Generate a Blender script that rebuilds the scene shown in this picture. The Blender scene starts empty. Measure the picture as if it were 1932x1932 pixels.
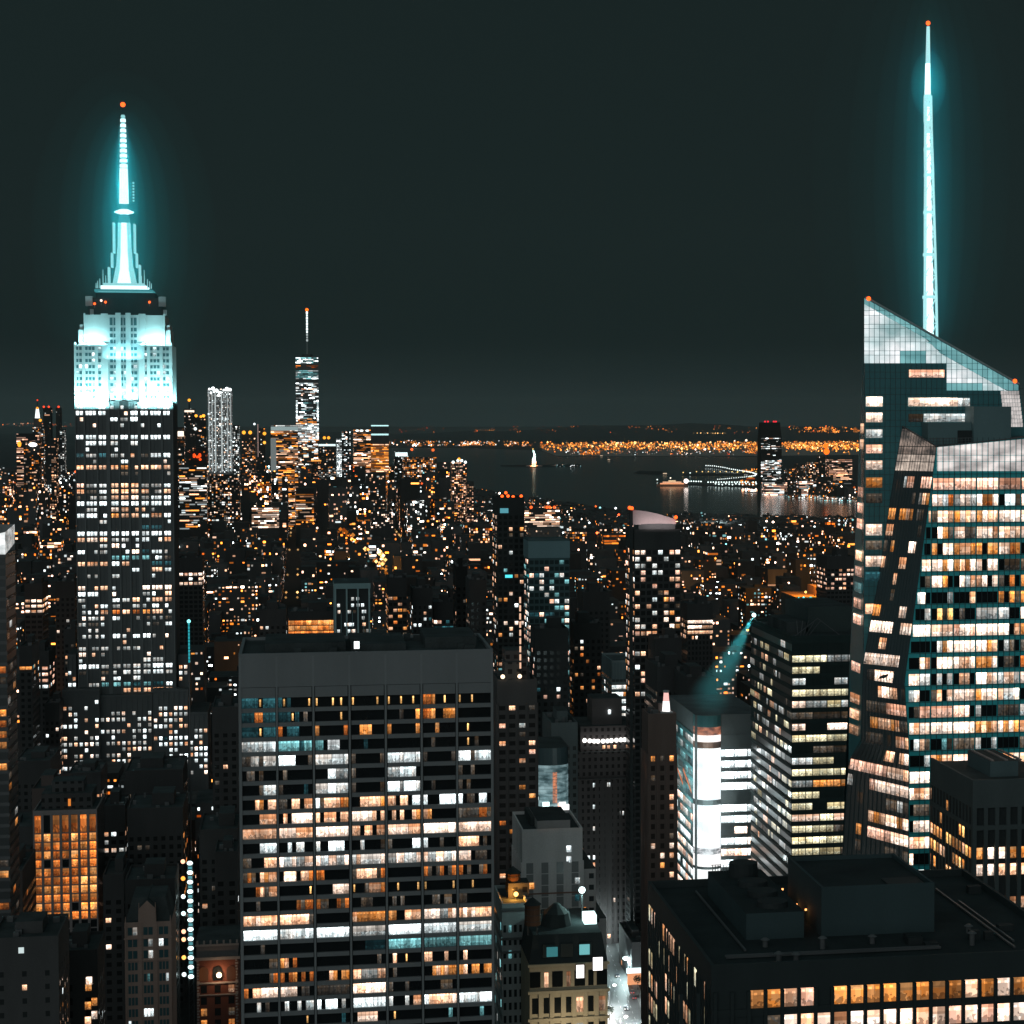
import bpy, math, random
from mathutils import Vector

R = random.Random(11)
scene = bpy.context.scene
COL = scene.collection

# ------------------------------------------------------------------ camera
F_PX, CX, CY, W_PX = 4000.0, 1300.0, 966.0, 1932.0      # focal length, optical centre, frame width in photo units
PITCH = math.atan(176.0 / F_PX)
CAM = Vector((0, 0, 260))
cam_data = bpy.data.cameras.new("camera")
cam = bpy.data.objects.new("camera", cam_data)
COL.objects.link(cam)
cam.location = CAM
cam.rotation_euler = (math.pi / 2 - PITCH, 0, 0)
cam_data.sensor_width = 36
cam_data.lens = 36 * F_PX / W_PX
cam_data.shift_x = (W_PX / 2 - CX) / W_PX
cam_data.shift_y = 0.0
cam_data.clip_start = 1.0
cam_data.clip_end = 150000
scene.camera = cam

# ------------------------------------------------------------------ night sky, city glow as one dim broad sun
world = bpy.data.worlds.new("World")
scene.world = world
world.use_nodes = True
wt = world.node_tree
wt.nodes.clear()
w_out = wt.nodes.new("ShaderNodeOutputWorld")
w_bg = wt.nodes.new("ShaderNodeBackground")
w_tc = wt.nodes.new("ShaderNodeTexCoord")
w_sep = wt.nodes.new("ShaderNodeSeparateXYZ")
w_rmp = wt.nodes.new("ShaderNodeValToRGB")
wt.links.new(w_tc.outputs["Generated"], w_sep.inputs[0])
wt.links.new(w_sep.outputs["Z"], w_rmp.inputs[0])
wt.links.new(w_rmp.outputs[0], w_bg.inputs[0])
wt.links.new(w_bg.outputs[0], w_out.inputs[0])
er = w_rmp.color_ramp.elements
er[0].position = 0.0
er[0].color = (0.0135, 0.0235, 0.0245, 1)
er[1].position = 0.21
er[1].color = (0.0092, 0.0167, 0.0166, 1)
e4 = er.new(0.30); e4.color = (0.0105, 0.0185, 0.0184, 1)
e5 = er.new(0.55); e5.color = (0.050, 0.072, 0.074, 1)      # overhead sky brightened out of view to lift the dark roofs
e2 = er.new(0.035); e2.color = (0.0066, 0.0135, 0.0135, 1)
e3 = er.new(0.085); e3.color = (0.0088, 0.0165, 0.0164, 1)
w_bg.inputs[1].default_value = 1.0

sun_d = bpy.data.lights.new("city_glow", 'SUN')
sun_d.energy = 0.58
sun_d.angle = math.radians(70)
sun_d.color = (0.93, 1.0, 0.99)
sun = bpy.data.objects.new("city_glow", sun_d)
COL.objects.link(sun)
# from behind the camera, slightly to the left, low over the roofs
sun.rotation_euler = Vector((0.22, 1.0, -0.16)).to_track_quat('-Z', 'Y').to_euler()

vs = scene.view_settings
vs.view_transform = 'Standard'
vs.look = 'None'
vs.exposure = 0.0
vs.gamma = 1.0
cy = scene.cycles
cy.use_denoising = True
cy.max_bounces = 5
cy.diffuse_bounces = 2
cy.glossy_bounces = 3
cy.transparent_max_bounces = 8
cy.volume_bounces = 0
cy.sample_clamp_indirect = 3.0
cy.caustics_reflective = False
cy.caustics_refractive = False

HAZE_D = 2.2e-5                                # even haze over the city

# ------------------------------------------------------------------ projection helpers
FWD = Vector((0, math.cos(PITCH), -math.sin(PITCH)))
UPV = Vector((0, math.sin(PITCH), math.cos(PITCH)))

def ray(px, py):
    return FWD + Vector((1, 0, 0)) * ((px - CX) / F_PX) + UPV * ((CY - py) / F_PX)

def at(px, py, Y):
    d = ray(px, py)
    return CAM + d * (Y / d.y)

def on_ground(px, py, z=0.0):
    d = ray(px, py)
    return CAM + d * ((z - CAM.z) / d.z)

def proj(p):
    q = Vector(p) - CAM
    f = q.dot(FWD)
    return CX + F_PX * q.x / f, CY - F_PX * q.dot(UPV) / f

GRID = math.radians(10.4)                      # how far the street grid is turned from the view

# ------------------------------------------------------------------ materials
MATS = {}

def new_mat(name):
    m = bpy.data.materials.new(name)
    m.use_nodes = True
    nt = m.node_tree
    nt.nodes.clear()
    o = nt.nodes.new("ShaderNodeOutputMaterial")
    return m, nt, o

def N(nt, kind, **kw):
    n = nt.nodes.new(kind)
    for k, v in kw.items():
        setattr(n, k, v)
    return n

def M(nt, op, a, b=None, c=None, clamp=False):
    n = nt.nodes.new("ShaderNodeMath")
    n.operation = op
    n.use_clamp = clamp
    for i, x in enumerate((a, b, c)):
        if x is None:
            continue
        if isinstance(x, (int, float)):
            n.inputs[i].default_value = x
        else:
            nt.links.new(x, n.inputs[i])
    return n.outputs[0]

def mixc(nt, fac, a, b):
    n = nt.nodes.new("ShaderNodeMix")
    n.data_type = 'RGBA'
    for i, x in ((0, fac), (6, a), (7, b)):
        if isinstance(x, (int, float)):
            n.inputs[i].default_value = x
        elif isinstance(x, tuple):
            n.inputs[i].default_value = (*x[:3], 1)
        else:
            nt.links.new(x, n.inputs[i])
    return n.outputs[2]

def wall(color, rough=0.8, spec=0.3, var=0.25, grid=None, key=None, metal=0.0):
    """Masonry, metal or glass skin with weathering; grid=(dx, dz, w, h, colour) adds rows of unlit windows."""
    k = ("wall", color, rough, spec, var, grid, metal)
    if k in MATS:
        return MATS[k]
    m, nt, o = new_mat(key or "facade")
    b = N(nt, "ShaderNodeBsdfPrincipled")
    nt.links.new(b.outputs[0], o.inputs[0])
    b.inputs["Roughness"].default_value = rough
    b.inputs["Specular IOR Level"].default_value = spec
    b.inputs["Metallic"].default_value = metal
    tc = N(nt, "ShaderNodeTexCoord")
    nz = N(nt, "ShaderNodeTexNoise")
    nz.inputs["Scale"].default_value = 0.13
    nz.inputs["Detail"].default_value = 6
    mp = N(nt, "ShaderNodeMapping")
    mp.inputs["Scale"].default_value = (1, 1, 0.35)
    nt.links.new(tc.outputs["Object"], mp.inputs[0])
    nt.links.new(mp.outputs[0], nz.inputs["Vector"])
    nz2 = N(nt, "ShaderNodeTexNoise")
    nz2.inputs["Scale"].default_value = 1.7
    nz2.inputs["Detail"].default_value = 3
    nt.links.new(tc.outputs["Object"], nz2.inputs["Vector"])
    s = M(nt, 'ADD', M(nt, 'MULTIPLY', nz.outputs[0], 1.4), M(nt, 'MULTIPLY', nz2.outputs[0], 0.6))
    f = M(nt, 'ADD', M(nt, 'MULTIPLY', M(nt, 'SUBTRACT', s, 1.0), var * 2.0), 1.0)
    vm = N(nt, "ShaderNodeVectorMath", operation='SCALE')
    vm.inputs[0].default_value = color[:3]
    nt.links.new(f, vm.inputs["Scale"])
    c = vm.outputs[0]
    if grid:
        dx, dz, gw, gh, gc = grid
        sp = N(nt, "ShaderNodeSeparateXYZ")
        nt.links.new(tc.outputs["Object"], sp.inputs[0])
        h = M(nt, 'ADD', sp.outputs[0], sp.outputs[1])
        fx = M(nt, 'FRACT', M(nt, 'DIVIDE', h, dx))
        fz = M(nt, 'FRACT', M(nt, 'DIVIDE', sp.outputs[2], dz))
        ix = M(nt, 'LESS_THAN', M(nt, 'ABSOLUTE', M(nt, 'SUBTRACT', fx, 0.5)), gw / dx / 2)
        iz = M(nt, 'LESS_THAN', M(nt, 'ABSOLUTE', M(nt, 'SUBTRACT', fz, 0.5)), gh / dz / 2)
        geo = N(nt, "ShaderNodeNewGeometry")
        sn = N(nt, "ShaderNodeSeparateXYZ")
        nt.links.new(geo.outputs["Normal"], sn.inputs[0])
        vert = M(nt, 'LESS_THAN', sn.outputs[2], 0.5)
        mask = M(nt, 'MULTIPLY', M(nt, 'MULTIPLY', ix, iz), vert)
        c = mixc(nt, mask, c, gc)
        rr = M(nt, 'SUBTRACT', rough, M(nt, 'MULTIPLY', mask, rough - 0.15))
        nt.links.new(rr, b.inputs["Roughness"])
    nt.links.new(c, b.inputs["Base Color"])
    MATS[k] = m
    return m

LIT = {  # two room colours and a strength
    'W': ((0.80, 0.97, 1.00), (0.95, 1.00, 1.00), 1.9),
    'w': ((0.62, 0.74, 0.76), (1.00, 0.90, 0.80), 0.75),
    'C': ((1.00, 0.83, 0.71), (1.00, 0.60, 0.40), 2.0),
    'c': ((1.00, 0.64, 0.43), (1.00, 0.42, 0.19), 1.2),
    'p': ((1.00, 0.64, 0.50), (1.00, 0.46, 0.28), 1.3),
    'g': ((1.00, 0.96, 0.66), (1.00, 0.80, 0.42), 1.2),
    'a': ((1.00, 0.24, 0.018), (1.00, 0.36, 0.065), 1.05),
    'o': ((1.00, 0.16, 0.012), (1.00, 0.27, 0.035), 0.80),
    't': ((0.05, 0.21, 0.25), (0.02, 0.10, 0.12), 0.40),
    'T': ((0.22, 0.62, 0.66), (0.34, 0.80, 0.82), 0.55),
    'd': ((0.42, 0.40, 0.36), (0.55, 0.34, 0.18), 0.17),
    'l': ((1.00, 0.50, 0.14), (1.00, 0.58, 0.22), 1.5),
    'r': ((1.00, 0.08, 0.02), (1.00, 0.20, 0.03), 2.2),
}

def seed_nodes(nt):
    at_ = N(nt, "ShaderNodeAttribute", attribute_name="seed")
    oi = N(nt, "ShaderNodeObjectInfo")
    sd = M(nt, 'FRACT', M(nt, 'ADD', at_.outputs["Fac"], oi.outputs["Random"]))
    wn = N(nt, "ShaderNodeTexWhiteNoise", noise_dimensions='1D')
    nt.links.new(M(nt, 'MULTIPLY', sd, 977.0), wn.inputs["W"])
    sc = N(nt, "ShaderNodeSeparateColor")
    nt.links.new(wn.outputs["Color"], sc.inputs[0])
    return sd, sc.outputs[0], sc.outputs[1], sc.outputs[2]

NEAR = {'a': ((1.00, 0.31, 0.045), (1.00, 0.47, 0.17), 0.88), 'o': ((1.00, 0.21, 0.025), (1.00, 0.36, 0.09), 0.62)}   # the same lamps, seen closer

def lit(kind, panes=1, rooms=1.0, k=1.0, gap=0.455):
    """A lit window: a room seen through the glass, with blinds, clutter and mullions."""
    key = ("lit", kind, panes, rooms, k, gap)
    if key in MATS:
        return MATS[key]
    ca, cb, st = NEAR.get(kind, LIT[kind])
    st *= k
    m, nt, o = new_mat("lit_glass")
    sd, r1, r2, r3 = seed_nodes(nt)
    uv = N(nt, "ShaderNodeUVMap")
    sp = N(nt, "ShaderNodeSeparateXYZ")
    nt.links.new(uv.outputs[0], sp.inputs[0])
    x, y = sp.outputs[0], sp.outputs[1]
    cv = N(nt, "ShaderNodeCombineXYZ")
    nt.links.new(M(nt, 'ADD', M(nt, 'MULTIPLY', x, 5.0 * rooms), M(nt, 'MULTIPLY', sd, 83.0)), cv.inputs[0])
    nt.links.new(M(nt, 'ADD', M(nt, 'MULTIPLY', y, 3.2), M(nt, 'MULTIPLY', sd, 41.0)), cv.inputs[1])
    vo = N(nt, "ShaderNodeTexVoronoi", distance='CHEBYCHEV')
    vo.inputs["Scale"].default_value = 0.6
    nt.links.new(cv.outputs[0], vo.inputs["Vector"])
    vs_ = N(nt, "ShaderNodeSeparateColor")
    nt.links.new(vo.outputs["Color"], vs_.inputs[0])
    nz = N(nt, "ShaderNodeTexNoise")
    nz.inputs["Scale"].default_value = 1.0
    nz.inputs["Detail"].default_value = 1.5
    nt.links.new(cv.outputs[0], nz.inputs["Vector"])
    room = N(nt, "ShaderNodeTexWhiteNoise", noise_dimensions='1D')
    nt.links.new(M(nt, 'FLOOR', M(nt, 'ADD', M(nt, 'MULTIPLY', x, 2.2 * rooms), M(nt, 'MULTIPLY', sd, 57.0))), room.inputs["W"])
    # furniture: dark shapes in the lower part of the room
    low = M(nt, 'SUBTRACT', 1.0, M(nt, 'SMOOTH_MIN', M(nt, 'MULTIPLY', y, 1.9), 1.0, 0.1), clamp=True)
    clut = M(nt, 'MULTIPLY', M(nt, 'GREATER_THAN', M(nt, 'ADD', nz.outputs[0], M(nt, 'MULTIPLY', low, 0.28)), 0.63), M(nt, 'LESS_THAN', y, 0.5))
    b = M(nt, 'ADD', 0.72, M(nt, 'MULTIPLY', vs_.outputs[0], 0.4))
    b = M(nt, 'MULTIPLY', b, M(nt, 'ADD', 0.55, M(nt, 'MULTIPLY', room.outputs["Value"], 0.65)))
    b = M(nt, 'MULTIPLY', b, M(nt, 'SUBTRACT', 1.0, M(nt, 'MULTIPLY', clut, 0.58)))
    # ceiling lamps brighten the top, blinds dim it
    top = M(nt, 'GREATER_THAN', y, 0.74)
    b = M(nt, 'MULTIPLY', b, M(nt, 'ADD', 1.0, M(nt, 'MULTIPLY', top, M(nt, 'MULTIPLY', nz.outputs[0], 0.8))))
    blind = M(nt, 'MULTIPLY', M(nt, 'GREATER_THAN', y, M(nt, 'SUBTRACT', 1.0, M(nt, 'MULTIPLY', r2, 0.65))), M(nt, 'GREATER_THAN', r3, 0.62))
    b = M(nt, 'MULTIPLY', b, M(nt, 'SUBTRACT', 1.0, M(nt, 'MULTIPLY', blind, 0.35)))
    # rows of ceiling lamps seen at a slant, and light falling off across the room
    cl = M(nt, 'MULTIPLY', M(nt, 'GREATER_THAN', M(nt, 'FRACT', M(nt, 'ADD', M(nt, 'MULTIPLY', x, 3.1 * rooms), r2)), 0.55), M(nt, 'LESS_THAN', M(nt, 'ABSOLUTE', M(nt, 'SUBTRACT', y, M(nt, 'ADD', 0.78, M(nt, 'MULTIPLY', r1, 0.1)))), 0.07))
    b = M(nt, 'MULTIPLY', b, M(nt, 'ADD', 1.0, M(nt, 'MULTIPLY', cl, M(nt, 'MULTIPLY', M(nt, 'LESS_THAN', r3, 0.62), 0.9))))
    b = M(nt, 'MULTIPLY', b, M(nt, 'ADD', 0.72, M(nt, 'MULTIPLY', M(nt, 'FRACT', M(nt, 'ADD', M(nt, 'MULTIPLY', x, 0.55 * rooms), sd)), 0.5)))
    if panes > 1:
        fr = M(nt, 'ABSOLUTE', M(nt, 'SUBTRACT', M(nt, 'FRACT', M(nt, 'MULTIPLY', x, float(panes))), 0.5))
        b = M(nt, 'MULTIPLY', b, M(nt, 'SUBTRACT', 1.0, M(nt, 'MULTIPLY', M(nt, 'GREATER_THAN', fr, gap), 0.7 if gap > .4 else .93)))
    glow = M(nt, 'ADD', 0.45, M(nt, 'MULTIPLY', M(nt, 'POWER', r1, 1.3), 1.35))
    e = M(nt, 'MULTIPLY', M(nt, 'MULTIPLY', b, glow), st)
    c = mixc(nt, M(nt, 'MAXIMUM', M(nt, 'MULTIPLY', vs_.outputs[1], 0.8), blind), ca, cb)
    p = N(nt, "ShaderNodeBsdfPrincipled")
    p.inputs["Base Color"].default_value = (0.02, 0.025, 0.03, 1)
    p.inputs["Roughness"].default_value = 0.15
    nt.links.new(c, p.inputs["Emission Color"])
    nt.links.new(e, p.inputs["Emission Strength"])
    nt.links.new(p.outputs[0], o.inputs[0])
    m.cycles.emission_sampling = 'NONE'
    MATS[key] = m
    return m

def dot(kind, k=1.0, sample=False):
    """A far-off light or lit window, too small to show a room."""
    key = ("dot", kind, k, sample)
    if key in MATS:
        return MATS[key]
    ca, cb, st = LIT[kind]
    m, nt, o = new_mat("far_light")
    sd, r1, r2, r3 = seed_nodes(nt)
    e = N(nt, "ShaderNodeEmission")
    nt.links.new(mixc(nt, r2, ca, cb), e.inputs[0])
    nt.links.new(M(nt, 'MULTIPLY', M(nt, 'ADD', 0.16, M(nt, 'MULTIPLY', M(nt, 'POWER', r1, 3.0), 2.6)), st * k), e.inputs[1])
    nt.links.new(e.outputs[0], o.inputs[0])
    m.cycles.emission_sampling = 'FRONT' if sample else 'NONE'
    MATS[key] = m
    return m

def glow(color, strength, sample=False):
    key = ("glow", color, strength, sample)
    if key in MATS:
        return MATS[key]
    m, nt, o = new_mat("lamp_glow")
    e = N(nt, "ShaderNodeEmission")
    e.inputs[0].default_value = (*color, 1)
    e.inputs[1].default_value = strength
    nt.links.new(e.outputs[0], o.inputs[0])
    m.cycles.emission_sampling = 'FRONT' if sample else 'NONE'
    MATS[key] = m
    return m

def screen_glass(ca, cb, strength, scale=0.06, lo=0.25):
    """Frosted glass screens lit from behind, unevenly."""
    key = ("screen", ca, cb, strength, scale, lo)
    if key in MATS:
        return MATS[key]
    m, nt, o = new_mat("backlit_glass")
    tc = N(nt, "ShaderNodeTexCoord")
    nz = N(nt, "ShaderNodeTexNoise")
    nz.inputs["Scale"].default_value = scale
    nz.inputs["Detail"].default_value = 3
    mp = N(nt, "ShaderNodeMapping")
    mp.inputs["Scale"].default_value = (1, 1, 2.2)
    nt.links.new(tc.outputs["Object"], mp.inputs[0])
    nt.links.new(mp.outputs[0], nz.inputs["Vector"])
    mr = N(nt, "ShaderNodeMapRange")
    mr.inputs[1].default_value = 0.36
    mr.inputs[2].default_value = 0.62
    nt.links.new(nz.outputs[0], mr.inputs[0])
    wn = N(nt, "ShaderNodeAttribute", attribute_name="seed")
    s = M(nt, 'ADD', lo, M(nt, 'MULTIPLY', mr.outputs[0], 1 - lo))
    s = M(nt, 'MULTIPLY', s, M(nt, 'ADD', 0.82, M(nt, 'MULTIPLY', wn.outputs["Fac"], 0.3)))
    p = N(nt, "ShaderNodeBsdfPrincipled")
    p.inputs["Base Color"].default_value = (0.06, 0.12, 0.13, 1)
    p.inputs["Roughness"].default_value = 0.25
    nt.links.new(mixc(nt, mr.outputs[0], cb, ca), p.inputs["Emission Color"])
    nt.links.new(M(nt, 'MULTIPLY', s, strength), p.inputs["Emission Strength"])
    nt.links.new(p.outputs[0], o.inputs[0])
    m.cycles.emission_sampling = 'NONE'
    MATS[key] = m
    return m

DARK_GLASS = wall((0.012, 0.016, 0.018), 0.12, 0.5, 0.2, key="dark_glass")
ROOF_DARK = wall((0.060, 0.074, 0.076), 0.95, 0.1, 0.5, key="roof_tar")
ROOF_GREY = wall((0.12, 0.14, 0.145), 0.95, 0.1, 0.5, key="roof_gravel")
STEEL = wall((0.10, 0.11, 0.115), 0.5, 0.5, 0.2, key="steel")
BLACK = wall((0.030, 0.039, 0.041), 0.7, 0.2, 0.3, key="black_metal")
BEACON = glow((1.0, 0.10, 0.015), 3.0)

# ------------------------------------------------------------------ mesh builder
class MB:
    def __init__(s):
        s.v, s.f, s.mi, s.uv, s.sd, s.mats = [], [], [], [], [], []

    def slot(s, m):
        for i, q in enumerate(s.mats):
            if q is m:
                return i
        s.mats.append(m)
        return len(s.mats) - 1

    def face(s, pts, m, seed=0.0, uv=None):
        b = len(s.v)
        s.v.extend([tuple(p) for p in pts])
        s.f.append(tuple(range(b, b + len(pts))))
        s.mi.append(s.slot(m))
        s.uv.append(uv or ((0, 0), (1, 0), (1, 1), (0, 1))[:len(pts)] if len(pts) <= 4 else [(0.5, 0.5)] * len(pts))
        s.sd.append(seed)

    def box(s, x0, x1, y0, y1, z0, z1, m, top=None, bottom=False):
        a, b, c, d = (x0, y0), (x1, y0), (x1, y1), (x0, y1)
        for p, q in ((a, b), (b, c), (c, d), (d, a)):
            s.face(((*p, z0), (*q, z0), (*q, z1), (*p, z1)), m)
        s.face(((*a, z1), (*b, z1), (*c, z1), (*d, z1)), top or m)
        if bottom:
            s.face(((*d, z0), (*c, z0), (*b, z0), (*a, z0)), m)

    def prism(s, poly, z0, z1, m, top=None, scale_top=1.0, cap=True):
        """Upright prism over a counter-clockwise polygon, optionally tapering to its centre."""
        n = len(poly)
        cx = sum(p[0] for p in poly) / n
        cy_ = sum(p[1] for p in poly) / n
        up = [(cx + (p[0] - cx) * scale_top, cy_ + (p[1] - cy_) * scale_top) for p in poly]
        for i in range(n):
            j = (i + 1) % n
            s.face(((*poly[i], z0), (*poly[j], z0), (*up[j], z1), (*up[i], z1)), m)
        if cap and scale_top > 0.001:
            s.face([(*p, z1) for p in up], top or m)

    def cyl(s, x, y, z0, z1, r0, r1, m, n=10, cap=True):
        p0 = [(x + r0 * math.cos(2 * math.pi * i / n), y + r0 * math.sin(2 * math.pi * i / n)) for i in range(n)]
        p1 = [(x + r1 * math.cos(2 * math.pi * i / n), y + r1 * math.sin(2 * math.pi * i / n)) for i in range(n)]
        for i in range(n):
            j = (i + 1) % n
            s.face(((*p0[i], z0), (*p0[j], z0), (*p1[j], z1), (*p1[i], z1)), m)
        if cap:
            s.face([(*p, z1) for p in p1], m)
            s.face([(*p, z0) for p in reversed(p0)], m)

    def lathe(s, x, y, prof, m, n=12):
        for (r0, z0), (r1, z1) in zip(prof, prof[1:]):
            s.cyl(x, y, z0, z1, max(r0, 1e-3), max(r1, 1e-3), m, n, cap=False)

    def bar(s, p, q, r, m):
        """A square bar between two points."""
        p, q = Vector(p), Vector(q)
        d = (q - p).normalized()
        a = d.cross(Vector((0, 0, 1)))
        if a.length < 1e-3:
            a = Vector((1, 0, 0))
        a = a.normalized() * r
        b = d.cross(a).normalized() * r
        c0 = [p + a + b, p - a + b, p - a - b, p + a - b]
        c1 = [w + (q - p) for w in c0]
        for i in range(4):
            j = (i + 1) % 4
            s.face((c0[i], c0[j], c1[j], c1[i]), m)
        s.face(c1, m)
        s.face(c0[::-1], m)

    def ball(s, x, y, z, r, m, n=8, k=5, sz=1.0, seed=0.0):
        prof = [(r * math.sin(math.pi * i / k), -r * sz * math.cos(math.pi * i / k)) for i in range(k + 1)]
        for (r0, z0), (r1, z1) in zip(prof, prof[1:]):
            for i in range(n):
                a0, a1 = 2 * math.pi * i / n, 2 * math.pi * (i + 1) / n
                s.face(((x + r0 * math.cos(a0), y + r0 * math.sin(a0), z + z0), (x + r0 * math.cos(a1), y + r0 * math.sin(a1), z + z0),
                        (x + r1 * math.cos(a1), y + r1 * math.sin(a1), z + z1), (x + r1 * math.cos(a0), y + r1 * math.sin(a0), z + z1)), m, seed)

    def octa(s, x, y, z, r, m, seed=0.0):
        t, b = (x, y, z + r), (x, y, z - r)
        q = [(x + r, y, z), (x, y + r, z), (x - r, y, z), (x, y - r, z)]
        for i in range(4):
            j = (i + 1) % 4
            s.face((q[i], q[j], t), m, seed, ((0, 0), (1, 0), (1, 1)))
            s.face((q[j], q[i], b), m, seed, ((0, 0), (1, 0), (1, 1)))

    def build(s, name, parent=None, loc=None, rot=0.0):
        me = bpy.data.meshes.new(name)
        me.from_pydata(s.v, [], s.f)
        for m in s.mats:
            me.materials.append(m)
        me.polygons.foreach_set("material_index", s.mi)
        ul = me.uv_layers.new(name="UVMap")
        flat = []
        for u in s.uv:
            for p in u:
                flat.extend(p)
        ul.data.foreach_set("uv", flat)
        at_ = me.attributes.new("seed", 'FLOAT', 'FACE')
        at_.data.foreach_set("value", s.sd)
        me.update()
        o = bpy.data.objects.new(name, me)
        COL.objects.link(o)
        if parent is not None:
            o.parent = parent
        if loc is not None:
            o.location = loc
        o.rotation_euler.z = rot
        return o

def tag(o, label=None, cat=None, group=None, kind=None):
    for k, v in (("label", label), ("category", cat), ("group", group), ("kind", kind)):
        if v:
            o[k] = v
    return o

def empty(name, loc, rz=0.0):
    e = bpy.data.objects.new(name, None)
    COL.objects.link(e)
    e.location = loc
    e.rotation_euler.z = rz
    e.empty_display_size = 5
    return e

PANES = {}

def pane_mesh(m):
    """One unit slab of glass facing -y, origin at its lower left corner."""
    k = m.name
    if k not in PANES:
        b = MB()
        b.face(((0, 0, 0), (1, 0, 0), (1, 0, 1), (0, 0, 1)), m)
        mid = [(0.5, 0.9)] * 4
        b.face(((1, 0, 0), (1, 1, 0), (1, 1, 1), (1, 0, 1)), m, 0, mid)
        b.face(((0, 1, 0), (0, 0, 0), (0, 0, 1), (0, 1, 1)), m, 0, mid)
        b.face(((0, 0, 1), (1, 0, 1), (1, 1, 1), (0, 1, 1)), m, 0, mid)
        b.face(((0, 1, 0), (1, 1, 0), (1, 0, 0), (0, 0, 0)), m, 0, mid)
        o = b.build("window")
        PANES[k] = o.data
        bpy.data.objects.remove(o)
    return PANES[k]

WINDOW_PARTS = 100

class Bld:
    """A building: an Empty at the foot of its front left corner; x runs along the front, y back, z up."""
    def __init__(s, name, label, x0, yref, D, cat="building", ang=GRID, group=None, z0=0.0):
        p = at(x0, yref, D)
        s.base = Vector((p.x, p.y, z0))
        s.ang = ang
        s.u = Vector((math.cos(ang), math.sin(ang), 0))
        s.w = Vector((-math.sin(ang), math.cos(ang), 0))
        s.root = empty(name, s.base, ang)
        tag(s.root, label, cat, group)
        s.win = []
        s.D = D

    def p(s, px, py, y=0.0):
        """Local (x, z) where a sight line meets the plane y metres behind the front."""
        d = ray(px, py)
        o = s.base + s.w * y
        n = s.w
        t = (o - CAM).dot(n) / d.dot(n)
        q = CAM + d * t - s.base
        return q.dot(s.u), q.z

    def x(s, px, py=1000, y=0.0):
        return s.p(px, py, y)[0]

    def z(s, px, py, y=0.0):
        return s.p(px, py, y)[1]

    def side(s, px, py, x=0.0):
        d = ray(px, py)
        o = s.base + s.u * x
        t = (o - CAM).dot(s.u) / d.dot(s.u)
        q = CAM + d * t - s.base
        return q.dot(s.w), q.z

    def front(s, x, z, w, h, m, y=0.0, t=0.08):
        s.win.append(((x, y - t, z), 0.0, (w, t, h), m))

    def left(s, y, z, w, h, m, x=0.0, t=0.08):
        """y is the end of the window nearer the front."""
        s.win.append(((x - t, y + w, z), -math.pi / 2, (w, t, h), m))

    def right(s, y, z, w, h, m, x=0.0, t=0.08):
        s.win.append(((x + t, y, z), math.pi / 2, (w, t, h), m))

    def flush(s, limit=WINDOW_PARTS):
        def size(q):
            return -(q[2][0] * q[2][2]) * (1.0 if q[1] == 0 else 0.4)
        ws = sorted(s.win, key=size)
        for loc, rz, sc, m in ws[:limit]:
            o = bpy.data.objects.new("window", pane_mesh(m))
            COL.objects.link(o)
            o.parent = s.root
            o.location = loc
            o.rotation_euler.z = rz
            o.scale = sc
        rest = ws[limit:]
        if rest:
            b = MB()
            for (x, y, z), rz, (w, t, h), m in rest:
                c, sn = math.cos(rz), math.sin(rz)
                def P(a, d, e):
                    return (x + a * c - d * sn, y + a * sn + d * c, z + e)
                sd = R.random()
                b.face((P(0, 0, 0), P(w, 0, 0), P(w, 0, h), P(0, 0, h)), m, sd)
                b.face((P(0, 0, h), P(w, 0, h), P(w, t, h), P(0, t, h)), m, sd, [(0.5, 0.9)] * 4)
            o = b.build("smaller_lit_windows", s.root)
            o["kind"] = "stuff"
        s.win = []

def pick(pal):
    t = sum(w for _, w in pal)
    r = R.random() * t
    for k, w in pal:
        r -= w
        if r <= 0:
            return k
    return pal[-1][0]

def beacon(parent, x, y, z, r=0.6, pole=0.0):
    b = MB()
    if pole:
        b.cyl(x, y, z - pole, z - r * 0.6, r * 0.2, r * 0.2, STEEL, 6)
    b.ball(x, y, z, r, BEACON)
    return b.build("aviation_light", parent)

LAMP_N = [0]

def point(loc, color, power, parent=None, size=0.3, name="lamp"):
    d = bpy.data.lights.new(name, 'POINT')
    d.energy = power
    d.color = color
    d.shadow_soft_size = size
    o = bpy.data.objects.new(name, d)
    COL.objects.link(o)
    o.location = loc
    if parent is not None:
        o.parent = parent
    return o

def area(loc, to, color, power, sx, sy, parent=None, name="floodlight_lamp", spread=math.pi):
    d = bpy.data.lights.new(name, 'AREA')
    d.energy = power
    d.color = color
    d.shape = 'RECTANGLE'
    d.size = sx
    d.size_y = sy
    d.spread = spread
    o = bpy.data.objects.new(name, d)
    COL.objects.link(o)
    o.location = loc
    o.rotation_euler = (Vector(to) - Vector(loc)).to_track_quat('-Z', 'Y').to_euler()
    if parent is not None:
        o.parent = parent
    return o

# ------------------------------------------------------------------ ground, water, hills
asphalt = wall((0.030, 0.033, 0.034), 0.9, 0.2, 0.6, key="asphalt")
b = MB()
b.face(((-60000, -3000, 0), (60000, -3000, 0), (60000, 70000, 0), (-60000, 70000, 0)), asphalt)
tag(b.build("ground"), kind="structure")

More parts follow.
